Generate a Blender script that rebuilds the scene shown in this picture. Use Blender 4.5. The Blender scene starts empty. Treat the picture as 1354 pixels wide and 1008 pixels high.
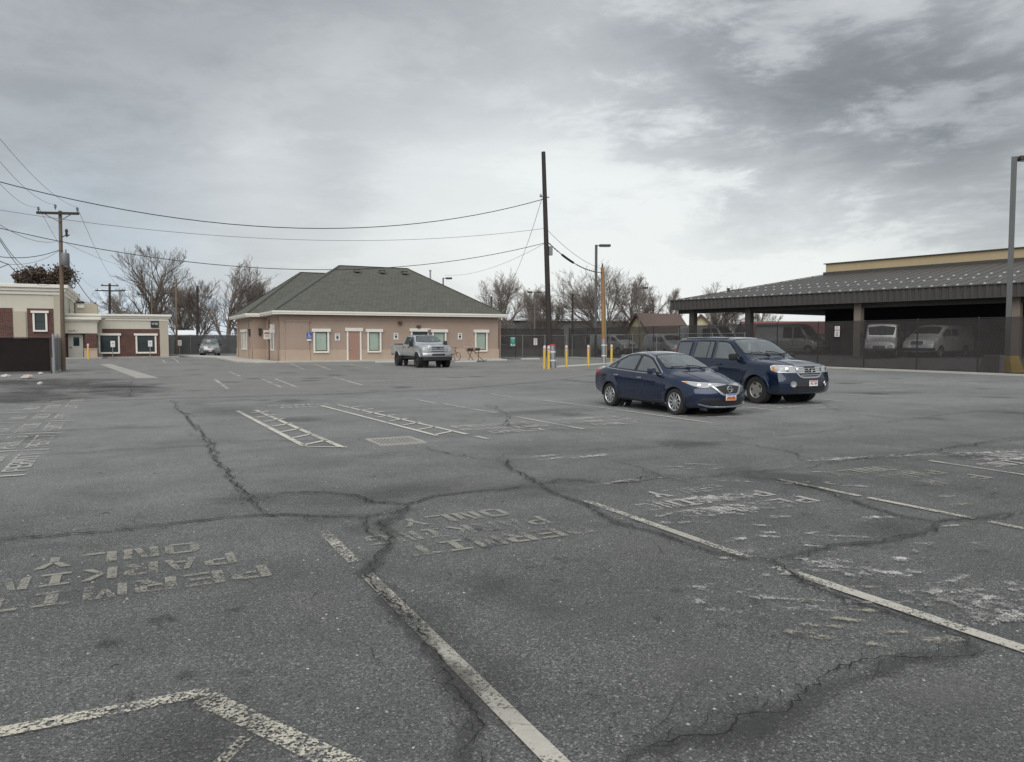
import bpy, bmesh, math, random
import numpy as np
from mathutils import Vector, Matrix
from mathutils.bvhtree import BVHTree
from mathutils.geometry import tessellate_polygon

R = math.radians
S = bpy.context.scene
COL = S.collection
rnd = random.Random(7)

# ------------------------------------------------------------------ camera
F_PX, CX, CY, EYE = 1000.0, 677.0, 504.0, 1.7
PITCH, YAW = R(3.12), R(26.76)
cam_d = bpy.data.cameras.new('camera')
cam_d.sensor_width = 36.0
cam_d.lens = 36.0 * F_PX / 1354.0
cam_d.clip_end = 20000.0
cam_d.clip_start = 0.05
cam = bpy.data.objects.new('camera', cam_d)
COL.objects.link(cam)
cam.location = (0, 0, EYE)
cam.rotation_euler = (R(90) - PITCH, 0, -YAW)
S.camera = cam
_f = Vector((math.sin(YAW) * math.cos(PITCH), math.cos(YAW) * math.cos(PITCH), -math.sin(PITCH)))
_r = Vector((math.cos(YAW), -math.sin(YAW), 0))
_u = _r.cross(_f)


def ray(px, py):
    return _f + _r * ((px - CX) / F_PX) - _u * ((py - CY) / F_PX)


def at(px, py, z=0.0):            # the point at height z seen at photo pixel
    d = ray(px, py)
    return Vector((0, 0, EYE)) + d * ((z - EYE) / d.z)


def atY(px, py, Y):
    d = ray(px, py)
    return Vector((0, 0, EYE)) + d * (Y / d.y)


def atX(px, py, X):
    d = ray(px, py)
    return Vector((0, 0, EYE)) + d * (X / d.x)


# ------------------------------------------------------------------ materials
def nodes(m):
    m.use_nodes = True
    nt = m.node_tree
    nt.nodes.clear()
    return nt


def N(nt, typ, ins=None, **kw):
    n = nt.nodes.new('ShaderNode' + typ)
    for k, v in kw.items():
        setattr(n, k, v)
    for k, v in (ins or {}).items():
        s = n.inputs[k]
        if hasattr(v, 'is_output'):
            nt.links.new(v, s)
        else:
            s.default_value = v
    return n


def c4(c, k=1.0):
    return (c[0] * k, c[1] * k, c[2] * k, 1.0)


def ramp(nt, fac, stops, interp='LINEAR'):
    n = N(nt, 'ValToRGB', {0: fac})
    n.color_ramp.interpolation = interp
    els = n.color_ramp.elements
    while len(els) < len(stops):
        els.new(0.5)
    for e, (p, c) in zip(els, stops):
        e.position = p
        e.color = c if len(c) == 4 else c4(c)
    return n.outputs[0]


def g(v):
    return (v, v, v, 1)


def pos(nt, scale=None, obj=False):
    o = N(nt, 'TexCoord').outputs['Object'] if obj else N(nt, 'NewGeometry').outputs['Position']
    if scale:
        o = N(nt, 'Mapping', {0: o, 3: scale}).outputs[0]
    return o


def noise(nt, vec, scale, detail=4.0, rough=0.55, dist=0.0):
    return N(nt, 'TexNoise', {'Vector': vec, 'Scale': scale, 'Detail': detail, 'Roughness': rough, 'Distortion': dist}).outputs[0]


def math_(nt, op, a, b=0.0, c=0.0, clamp=False):
    return N(nt, 'Math', {0: a, 1: b, 2: c}, operation=op, use_clamp=clamp).outputs[0]


def mixc(nt, fac, a, b, blend='MIX'):
    n = N(nt, 'Mix', data_type='RGBA', blend_type=blend)
    for i, v in ((0, fac), (6, a), (7, b)):
        if hasattr(v, 'is_output'):
            nt.links.new(v, n.inputs[i])
        else:
            n.inputs[i].default_value = v
    return n.outputs[2]


def finish(nt, shader):
    o = N(nt, 'OutputMaterial')
    nt.links.new(shader, o.inputs[0])


def M(name, col, rough=0.8, metal=0.0, var=0.18, vscale=3.0, bump=0.0, bscale=40.0, fine=0.0, coat=0.0, spec=0.5, obj=True, streak=0.0):
    """Plain surface: colour broken up by two noises (wear and dirt), optional bump, streaks, clear coat."""
    m = bpy.data.materials.new(name)
    nt = nodes(m)
    P = pos(nt, obj=obj)
    a = noise(nt, P, vscale, 5, 0.6)
    f = math_(nt, 'MULTIPLY_ADD', math_(nt, 'SUBTRACT', a, 0.5), 2.2 * var, 1.0)
    if fine:
        b = noise(nt, P, vscale * 22, 2, 0.5)
        f = math_(nt, 'MULTIPLY', f, math_(nt, 'MULTIPLY_ADD', math_(nt, 'SUBTRACT', b, 0.5), 2 * fine, 1.0))
    if streak:
        Q = N(nt, 'Mapping', {0: P, 3: (3.0, 3.0, 0.5)}).outputs[0]
        b = noise(nt, Q, 1.1, 5, 0.65)
        f = math_(nt, 'MULTIPLY', f, math_(nt, 'MULTIPLY_ADD', math_(nt, 'SUBTRACT', b, 0.5), 2 * streak, 1.0))
    colr = N(nt, 'VectorMath', {0: col[:3], 'Scale': f}, operation='SCALE').outputs[0]
    p = N(nt, 'BsdfPrincipled', {'Base Color': colr, 'Roughness': rough, 'Metallic': metal, 'Coat Weight': coat, 'Coat Roughness': 0.03, 'Specular IOR Level': spec})
    if bump:
        h = noise(nt, P, bscale, 3, 0.6)
        bn = N(nt, 'Bump', {'Strength': bump, 'Distance': 0.02, 'Height': h})
        nt.links.new(bn.outputs[0], p.inputs['Normal'])
    finish(nt, p.outputs[0])
    return m


def M_paint_car(name, col, flake=0.15):
    m = bpy.data.materials.new(name)
    nt = nodes(m)
    P = pos(nt, obj=True)
    a = noise(nt, P, 2.2, 3, 0.6)
    d = noise(nt, P, 60, 2, 0.5)
    low = math_(nt, 'MULTIPLY_ADD', N(nt, 'SeparateXYZ', {0: P}).outputs[2], -2.2, 1.25, clamp=True)   # road dust kicked up along the sills
    dust = math_(nt, 'MULTIPLY', math_(nt, 'MULTIPLY', low, a), 0.22, clamp=True)
    colr = mixc(nt, dust, c4(col), c4((0.10, 0.10, 0.10)))
    rg = math_(nt, 'MULTIPLY_ADD', math_(nt, 'ADD', a, math_(nt, 'MULTIPLY', dust, 1.5)), 0.14, 0.20)
    p = N(nt, 'BsdfPrincipled', {'Base Color': colr, 'Roughness': rg, 'Metallic': 0.45, 'Coat Weight': 1.0, 'Coat Roughness': 0.04})
    finish(nt, p.outputs[0])
    return m


def M_glass(name, tint=(0.5, 0.56, 0.54), clear=0.75, refl=0.10):
    m = bpy.data.materials.new(name)
    nt = nodes(m)
    t = N(nt, 'BsdfTransparent', {0: c4(tint)})
    d = N(nt, 'BsdfPrincipled', {'Base Color': c4((0.03, 0.04, 0.04)), 'Roughness': 0.4})
    mx = N(nt, 'MixShader', {0: clear, 1: d.outputs[0], 2: t.outputs[0]})
    gl = N(nt, 'BsdfGlossy', {'Roughness': 0.02, 'Color': (0.92, 0.97, 0.97, 1)})
    lw = N(nt, 'LayerWeight', {'Blend': 0.35})
    f = math_(nt, 'MULTIPLY_ADD', lw.outputs['Fresnel'], 1.0, refl, clamp=True)
    m2 = N(nt, 'MixShader', {0: f, 1: mx.outputs[0], 2: gl.outputs[0]})
    finish(nt, m2.outputs[0])
    return m


def M_window(name, col):
    """Building glazing: dark room or blind behind a reflective pane."""
    m = bpy.data.materials.new(name)
    nt = nodes(m)
    P = pos(nt, obj=True)
    a = noise(nt, P, 1.3, 3, 0.5)
    sl = N(nt, 'TexWave', {'Vector': P, 'Scale': 9.0, 'Distortion': 0.0}, wave_type='BANDS', bands_direction='Z').outputs[1]
    k = math_(nt, 'MULTIPLY_ADD', a, 0.5, math_(nt, 'MULTIPLY_ADD', sl, 0.12, 0.7))
    colr = N(nt, 'VectorMath', {0: col[:3], 'Scale': k}, operation='SCALE').outputs[0]
    p = N(nt, 'BsdfPrincipled', {'Base Color': colr, 'Roughness': 0.04, 'Specular IOR Level': 0.8})
    bn = N(nt, 'Bump', {'Strength': 0.02, 'Distance': 0.05, 'Height': noise(nt, P, 1.1, 1, 0.5)})
    nt.links.new(bn.outputs[0], p.inputs['Normal'])
    finish(nt, p.outputs[0])
    return m


def M_brick(name, c1, c2, mortar, nza=0.7, bw=0.22, bh=0.075, rough=0.85, msize=0.01, axis='X'):
    m = bpy.data.materials.new(name)
    nt = nodes(m)
    P = N(nt, 'SeparateXYZ', {0: pos(nt, obj=True)})
    V = N(nt, 'CombineXYZ', {0: math_(nt, 'ADD', P.outputs[0], P.outputs[1]), 1: P.outputs[2]}).outputs[0]
    b = N(nt, 'TexBrick', {'Vector': V, 'Color1': c4(c1), 'Color2': c4(c2), 'Mortar': c4(mortar), 'Scale': 1.0, 'Mortar Size': msize, 'Brick Width': bw, 'Row Height': bh, 'Bias': 0.0})
    nz = noise(nt, pos(nt, obj=True), 1.2, 5, 0.65)
    nf = noise(nt, pos(nt, obj=True), 30, 2, 0.6)
    k = math_(nt, 'MULTIPLY', math_(nt, 'MULTIPLY_ADD', nz, nza, 1.0 - nza / 2), math_(nt, 'MULTIPLY_ADD', nf, 0.5, 0.75))
    colr = N(nt, 'VectorMath', {0: b.outputs[0], 'Scale': k}, operation='SCALE').outputs[0]
    p = N(nt, 'BsdfPrincipled', {'Base Color': colr, 'Roughness': rough})
    bn = N(nt, 'Bump', {'Strength': 0.5, 'Distance': 0.01, 'Height': math_(nt, 'SUBTRACT', nf, b.outputs[1])})
    nt.links.new(bn.outputs[0], p.inputs['Normal'])
    finish(nt, p.outputs[0])
    return m


def M_asphalt(name, lo, hi, lifted=0.0, speck=1.0, stain=1.0):
    m = bpy.data.materials.new(name)
    nt = nodes(m)
    P = pos(nt)
    big = noise(nt, P, 0.16, 5, 0.62, 0.4)
    mid = noise(nt, P, 0.9, 5, 0.65, 0.3)
    # tyre-swept lanes run across the lot, so wear is drawn out along X
    Q = N(nt, 'Mapping', {0: P, 3: (0.10, 0.9, 1.0)}).outputs[0]
    lane = noise(nt, Q, 0.8, 4, 0.6, 0.5)
    fine = noise(nt, P, 46, 4, 0.8)
    v = N(nt, 'TexVoronoi', {'Vector': P, 'Scale': 120.0})
    cell = N(nt, 'SeparateColor', {0: v.outputs['Color']})
    v2 = N(nt, 'TexVoronoi', {'Vector': P, 'Scale': 105.0})
    cell2 = N(nt, 'SeparateColor', {0: v2.outputs['Color']})
    k = math_(nt, 'ADD', math_(nt, 'MULTIPLY', big, 0.55), math_(nt, 'MULTIPLY', mid, 0.30))
    k = math_(nt, 'ADD', k, math_(nt, 'MULTIPLY', lane, 0.35))
    k = math_(nt, 'MULTIPLY_ADD', math_(nt, 'SUBTRACT', k, 0.60), 2.4 * stain, 0.5, clamp=True)
    base = mixc(nt, k, c4(lo), c4(hi))
    if lifted:      # base colour gets paler with Y, from the near stalls into the aisle
        yy = N(nt, 'SeparateXYZ', {0: P}).outputs[1]
        wf = N(nt, 'MapRange', {0: math_(nt, 'MULTIPLY_ADD', math_(nt, 'SUBTRACT', mid, .5), 5.0, yy), 1: 4.0, 2: 15.0, 3: 1.0, 4: 1.0 + lifted}, interpolation_type='SMOOTHSTEP').outputs[0]
        base = N(nt, 'VectorMath', {0: base, 'Scale': wf}, operation='SCALE').outputs[0]
    grain = math_(nt, 'MULTIPLY', math_(nt, 'MULTIPLY_ADD', cell.outputs[0], 0.95, 0.52), math_(nt, 'MULTIPLY_ADD', fine, 1.3, 0.35))
    col = N(nt, 'VectorMath', {0: base, 'Scale': grain}, operation='SCALE').outputs[0]
    # pale aggregate chips worn to the surface, in patches
    chip = math_(nt, 'GREATER_THAN', cell2.outputs[1], math_(nt, 'MULTIPLY_ADD', mid, -0.36, 1.115))
    chip = math_(nt, 'MULTIPLY', chip, 0.50 * speck)
    col = mixc(nt, chip, col, c4((0.36, 0.36, 0.34)))
    far = N(nt, 'TexVoronoi', {'Vector': P, 'Scale': 7.0})
    bit = math_(nt, 'LESS_THAN', far.outputs['Distance'], 0.05)
    pick = math_(nt, 'GREATER_THAN', N(nt, 'SeparateColor', {0: far.outputs['Color']}).outputs[2], 0.86)
    col = mixc(nt, math_(nt, 'MULTIPLY', bit, pick), col, c4((0.6, 0.6, 0.57)))
    # oil drips
    oil = N(nt, 'TexVoronoi', {'Vector': N(nt, 'Mapping', {0: P, 1: (3.3, 1.7, 0), 3: (1, 0.8, 1)}).outputs[0], 'Scale': 0.42})
    o = math_(nt, 'ADD', oil.outputs['Distance'], math_(nt, 'MULTIPLY', mid, 0.5))
    o = ramp(nt, o, [(0.36, g(0.55)), (0.50, g(0.0))])
    col = mixc(nt, o, col, c4((0.045, 0.045, 0.045)))
    p = N(nt, 'BsdfPrincipled', {'Base Color': col, 'Roughness': 0.88, 'Specular IOR Level': 0.35})
    h = math_(nt, 'ADD', math_(nt, 'MULTIPLY', cell.outputs[0], 0.6), fine)
    bn = N(nt, 'Bump', {'Strength': 0.55, 'Distance': 0.006, 'Height': h})
    nt.links.new(bn.outputs[0], p.inputs['Normal'])
    finish(nt, p.outputs[0])
    return m


def M_road_paint(name, col, cover=0.62, patch=0.8, amax=0.92):
    """Worn road paint: chips off stone by stone, more in some places."""
    m = bpy.data.materials.new(name)
    nt = nodes(m)
    P = pos(nt)
    big = noise(nt, P, 1.1, 4, 0.6, 0.3)
    v = N(nt, 'TexVoronoi', {'Vector': P, 'Scale': 85.0})
    cell = N(nt, 'SeparateColor', {0: v.outputs['Color']})
    fine = noise(nt, P, 26, 4, 0.75)
    th = math_(nt, 'MULTIPLY_ADD', math_(nt, 'SUBTRACT', big, 0.5), 2.6 * patch, cover)
    k = math_(nt, 'ADD', math_(nt, 'MULTIPLY', cell.outputs[0], 0.5), math_(nt, 'MULTIPLY', fine, 0.6))
    a = math_(nt, 'MULTIPLY', math_(nt, 'SUBTRACT', th, k), 4.0, clamp=True)
    a = math_(nt, 'MULTIPLY', a, amax)
    colr = N(nt, 'VectorMath', {0: col[:3], 'Scale': math_(nt, 'MULTIPLY_ADD', fine, 0.6, 0.65)}, operation='SCALE').outputs[0]
    d = N(nt, 'BsdfPrincipled', {'Base Color': colr, 'Roughness': 0.75})
    t = N(nt, 'BsdfTransparent')
    mx = N(nt, 'MixShader', {0: a, 1: t.outputs[0], 2: d.outputs[0]})
    finish(nt, mx.outputs[0])
    return m


def M_soft(name, col, strength=1.0, nscale=6.0, hard=3.0, bias=0.0, rough=0.9):
    """A stain or seam drawn on the ground as a sheet whose edge fades across its UV (u: 0..1 across)."""
    m = bpy.data.materials.new(name)
    nt = nodes(m)
    uv = N(nt, 'SeparateXYZ', {0: N(nt, 'UVMap').outputs[0]})
    P = pos(nt)
    n1 = noise(nt, P, nscale, 5, 0.7)
    e = math_(nt, 'SUBTRACT', 1.0, math_(nt, 'ABSOLUTE', math_(nt, 'MULTIPLY_ADD', uv.outputs[0], 2.0, -1.0)))
    a = math_(nt, 'ADD', e, math_(nt, 'MULTIPLY_ADD', math_(nt, 'SUBTRACT', n1, 0.5), 1.6, bias))
    a = math_(nt, 'MULTIPLY', math_(nt, 'SUBTRACT', a, 0.35), hard, clamp=True)
    a = math_(nt, 'MULTIPLY', a, strength)
    f = noise(nt, P, 40, 3, 0.7)
    colr = N(nt, 'VectorMath', {0: col[:3], 'Scale': math_(nt, 'MULTIPLY_ADD', f, 0.8, 0.6)}, operation='SCALE').outputs[0]
    d = N(nt, 'BsdfPrincipled', {'Base Color': colr, 'Roughness': rough, 'Specular IOR Level': 0.3})
    t = N(nt, 'BsdfTransparent')
    mx = N(nt, 'MixShader', {0: a, 1: t.outputs[0], 2: d.outputs[0]})
    finish(nt, mx.outputs[0])
    return m


def M_spill(name, col, amax=0.85, amount=0.0):
    """Powder spilt on the stones: whole grains are white or bare, thinning out towards the sheet's edge."""
    m = bpy.data.materials.new(name)
    nt = nodes(m)
    P = pos(nt)
    uv = N(nt, 'SeparateXYZ', {0: N(nt, 'UVMap').outputs[0]})
    e = math_(nt, 'SUBTRACT', 1.0, math_(nt, 'ABSOLUTE', math_(nt, 'MULTIPLY_ADD', uv.outputs[0], 2.0, -1.0)))
    v = N(nt, 'TexVoronoi', {'Vector': P, 'Scale': 110.0})
    cell = N(nt, 'SeparateColor', {0: v.outputs['Color']})
    n1 = noise(nt, P, 9.0, 5, 0.7)
    n2 = noise(nt, P, 60.0, 3, 0.7)
    a = math_(nt, 'ADD', math_(nt, 'MULTIPLY', e, 0.75), math_(nt, 'MULTIPLY', math_(nt, 'SUBTRACT', n1, 0.5), 2.4))
    a = math_(nt, 'SUBTRACT', a, math_(nt, 'ADD', math_(nt, 'MULTIPLY', cell.outputs[0], 0.5), math_(nt, 'MULTIPLY', n2, 0.35)))
    a = math_(nt, 'MULTIPLY', math_(nt, 'ADD', a, amount), 3.0, clamp=True)
    a = math_(nt, 'MULTIPLY', a, math_(nt, 'MULTIPLY', math_(nt, 'MULTIPLY', e, 3.0, clamp=True), amax))
    d = N(nt, 'BsdfPrincipled', {'Base Color': c4(col), 'Roughness': 0.9})
    mx = N(nt, 'MixShader', {0: a, 1: N(nt, 'BsdfTransparent').outputs[0], 2: d.outputs[0]})
    finish(nt, mx.outputs[0])
    return m


def M_screen(name, col, dens=0.8, wcol=(0.075, 0.073, 0.072)):
    """Woven privacy screen behind chain link: mostly dark cloth, some of what lies behind shows through."""
    m = bpy.data.materials.new(name)
    nt = nodes(m)
    P = pos(nt)
    s = N(nt, 'SeparateXYZ', {0: P})
    h = math_(nt, 'ADD', s.outputs[0], s.outputs[1])
    k = 2 * math.pi / 0.11
    w1 = math_(nt, 'ABSOLUTE', math_(nt, 'SINE', math_(nt, 'MULTIPLY', math_(nt, 'ADD', h, s.outputs[2]), k * 0.5)))
    w2 = math_(nt, 'ABSOLUTE', math_(nt, 'SINE', math_(nt, 'MULTIPLY', math_(nt, 'SUBTRACT', h, s.outputs[2]), k * 0.5)))
    wire = math_(nt, 'LESS_THAN', math_(nt, 'MINIMUM', w1, w2), 0.13)
    big = noise(nt, P, 0.55, 4, 0.6)
    a = math_(nt, 'MULTIPLY_ADD', math_(nt, 'SUBTRACT', big, 0.5), 0.22, dens, clamp=True)
    colr = mixc(nt, wire, c4(col), c4(wcol))
    sc = math_(nt, 'MULTIPLY_ADD', noise(nt, P, 1.7, 4, 0.6), 0.7, 0.65)
    colr = N(nt, 'VectorMath', {0: colr, 'Scale': sc}, operation='SCALE').outputs[0]
    d = N(nt, 'BsdfPrincipled', {'Base Color': colr, 'Roughness': 0.9, 'Specular IOR Level': 0.2})
    t = N(nt, 'BsdfTransparent')
    mx = N(nt, 'MixShader', {0: math_(nt, 'MAXIMUM', a, wire), 1: t.outputs[0], 2: d.outputs[0]})
    finish(nt, mx.outputs[0])
    return m


# ------------------------------------------------------------------ mesh building
class MB:
    def __init__(s, off=(0, 0, 0)):
        s.v, s.f, s.uv, s.marks = [], [], [], []
        s.off = Vector(off)

    def add(s, vs, fs, uvs=None):
        b = len(s.v)
        s.marks.append((b, len(s.f)))
        s.v += [tuple(Vector(p) - s.off) for p in vs]
        s.f += [tuple(i + b for i in f) for f in fs]
        if uvs:
            s.uv += uvs
        return s

    def box(s, c, d, rz=0.0, m=None):
        x, y, z = d[0] / 2, d[1] / 2, d[2] / 2
        pts = [(-x, -y, -z), (x, -y, -z), (x, y, -z), (-x, y, -z), (-x, -y, z), (x, -y, z), (x, y, z), (-x, y, z)]
        ca, sa = math.cos(rz), math.sin(rz)
        if m is not None:
            pts = [m @ Vector(p) for p in pts]
        elif rz:
            pts = [(p[0] * ca - p[1] * sa, p[0] * sa + p[1] * ca, p[2]) for p in pts]
        return s.add([(p[0] + c[0], p[1] + c[1], p[2] + c[2]) for p in pts],
                     [(0, 3, 2, 1), (4, 5, 6, 7), (0, 1, 5, 4), (1, 2, 6, 5), (2, 3, 7, 6), (3, 0, 4, 7)])

    def bb(s, x0, x1, y0, y1, z0, z1):
        return s.box(((x0 + x1) / 2, (y0 + y1) / 2, (z0 + z1) / 2), (abs(x1 - x0), abs(y1 - y0), abs(z1 - z0)))

    def poly(s, pts):
        return s.add(pts, [tuple(range(len(pts)))])

    def tube(s, path, rad, n=6, caps=True):
        path = [Vector(p) for p in path]
        k = len(path)
        if not hasattr(rad, '__len__'):
            rad = [rad] * k
        vs, fs = [], []
        up = None
        for i, p in enumerate(path):
            t = (path[min(i + 1, k - 1)] - path[max(i - 1, 0)])
            t = t.normalized() if t.length > 1e-9 else Vector((0, 0, 1))
            if up is None:
                up = Vector((0, 0, 1)) if abs(t.z) < 0.9 else Vector((1, 0, 0))
            a = t.cross(up)
            a = a.normalized() if a.length > 1e-6 else t.orthogonal().normalized()
            b = a.cross(t).normalized()
            up = b
            for j in range(n):
                an = 2 * math.pi * j / n
                vs.append(p + (a * math.cos(an) + b * math.sin(an)) * rad[i])
        for i in range(k - 1):
            for j in range(n):
                j2 = (j + 1) % n
                fs.append((i * n + j, i * n + j2, (i + 1) * n + j2, (i + 1) * n + j))
        if caps:
            fs.append(tuple(range(n))[::-1])
            fs.append(tuple((k - 1) * n + j for j in range(n)))
        return s.add(vs, fs)

    def bar(s, p0, p1, r0, r1=None, n=8):
        return s.tube([p0, p1], [r0, r0 if r1 is None else r1], n)

    def beam(s, p0, p1, w, h):
        p0, p1 = Vector(p0), Vector(p1)
        t = (p1 - p0).normalized()
        a = t.cross(Vector((0, 0, 1)))
        a = a.normalized() if a.length > 1e-6 else Vector((1, 0, 0))
        b = a.cross(t).normalized()
        vs = []
        for p in (p0, p1):
            for i, j in ((-1, -1), (1, -1), (1, 1), (-1, 1)):
                vs.append(p + a * (i * w / 2) + b * (j * h / 2))
        return s.add(vs, [(0, 1, 2, 3)[::-1], (4, 5, 6, 7), (0, 1, 5, 4), (1, 2, 6, 5), (2, 3, 7, 6), (3, 0, 4, 7)])

    def lathe(s, prof, n=24, axis='z', c=(0, 0, 0)):
        vs, fs = [], []
        k = len(prof)
        for i in range(n):
            a = 2 * math.pi * i / n
            for r, h in prof:
                if axis == 'z':
                    vs.append((c[0] + r * math.cos(a), c[1] + r * math.sin(a), c[2] + h))
                else:
                    vs.append((c[0] + r * math.cos(a), c[1] + h, c[2] + r * math.sin(a)))
        for i in range(n):
            i2 = (i + 1) % n
            for j in range(k - 1):
                q = (i * k + j, i2 * k + j, i2 * k + j + 1, i * k + j + 1)
                fs.append(q if axis == 'z' else q[::-1])
        return s.add(vs, fs)

    def prism(s, pts, depth):          # closed polygon pts (3D, planar) pushed along vector depth
        d = Vector(depth)
        k = len(pts)
        vs = [Vector(p) for p in pts] + [Vector(p) + d for p in pts]
        fs = [tuple(range(k))[::-1], tuple(range(k, 2 * k))] + [(i, (i + 1) % k, k + (i + 1) % k, k + i) for i in range(k)]
        return s.add(vs, fs)

    def builds(s, name, mat, parent=None, **kw):      # every added shape becomes an object of its own
        out = []
        mk = s.marks + [(len(s.v), len(s.f))]
        for (v0, f0), (v1, f1) in zip(mk[:-1], mk[1:]):
            q = MB(s.off)
            q.v = s.v[v0:v1]
            q.f = [tuple(i - v0 for i in f) for f in s.f[f0:f1]]
            out.append(q.build(name, mat, parent, **kw))
        return out

    def build(s, name, mat, parent=None, smooth=None, bevel=0.0):
        me = bpy.data.meshes.new(name)
        me.from_pydata(s.v, [], s.f)
        if s.uv:
            l = me.uv_layers.new(name='UVMap')
            l.data.foreach_set('uv', [c for u in s.uv for c in u])
        for mm in (mat if isinstance(mat, (list, tuple)) else [mat]):
            me.materials.append(mm)
        if bevel:
            bm = bmesh.new()
            bm.from_mesh(me)
            bmesh.ops.remove_doubles(bm, verts=bm.verts, dist=1e-5)
            bmesh.ops.bevel(bm, geom=[e for e in bm.edges if len(e.link_faces) == 2 and e.calc_face_angle(0) > 0.6],
                            offset=bevel, segments=2, affect='EDGES', profile=0.6)
            bm.to_mesh(me)
            bm.free()
        if smooth is not None:
            me.polygons.foreach_set('use_smooth', [True] * len(me.polygons))
            if smooth > 0:
                me.set_sharp_from_angle(angle=R(smooth))
        me.update()
        o = bpy.data.objects.new(name, me)
        COL.objects.link(o)
        if parent is not None:
            o.parent = parent
        elif s.off.length > 0:
            o.location = s.off
        return o


def tag(o, label=None, cat=None, group=None, kind=None):
    for k, v in (('label', label), ('category', cat), ('group', group), ('kind', kind)):
        if v:
            o[k] = v
    return o


def thing(name, loc, label, cat, group=None, rz=0.0):
    o = bpy.data.objects.new(name, None)
    o.empty_display_size = 0.3
    COL.objects.link(o)
    o.location = loc
    o.rotation_euler = (0, 0, rz)
    return tag(o, label, cat, group)


def copy_tree(o, parent=None):
    c = o.copy()
    COL.objects.link(c)
    if parent is not None:
        c.parent = parent
    for ch in list(o.children):
        copy_tree(ch, c)
    return c


def text_mesh(s, size, name, mat, parent, loc, rot, width=None, extrude=0.003):
    cu = bpy.data.curves.new(name, 'FONT')
    cu.body = s
    cu.size = size
    cu.align_x = 'CENTER'
    cu.align_y = 'CENTER'
    cu.extrude = extrude
    t = bpy.data.objects.new('tmp', cu)
    COL.objects.link(t)
    bpy.context.view_layer.update()
    me = bpy.data.meshes.new_from_object(t.evaluated_get(bpy.context.evaluated_depsgraph_get()))
    bpy.data.objects.remove(t)
    me.materials.clear()
    me.materials.append(mat)
    if width:
        xs = [v.co.x for v in me.vertices]
        k = width / max(1e-6, max(xs) - min(xs))
        for v in me.vertices:
            v.co.x *= k
    o = bpy.data.objects.new(name, me)
    COL.objects.link(o)
    o.parent = parent
    o.location = loc
    o.rotation_euler = rot
    return o


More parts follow.
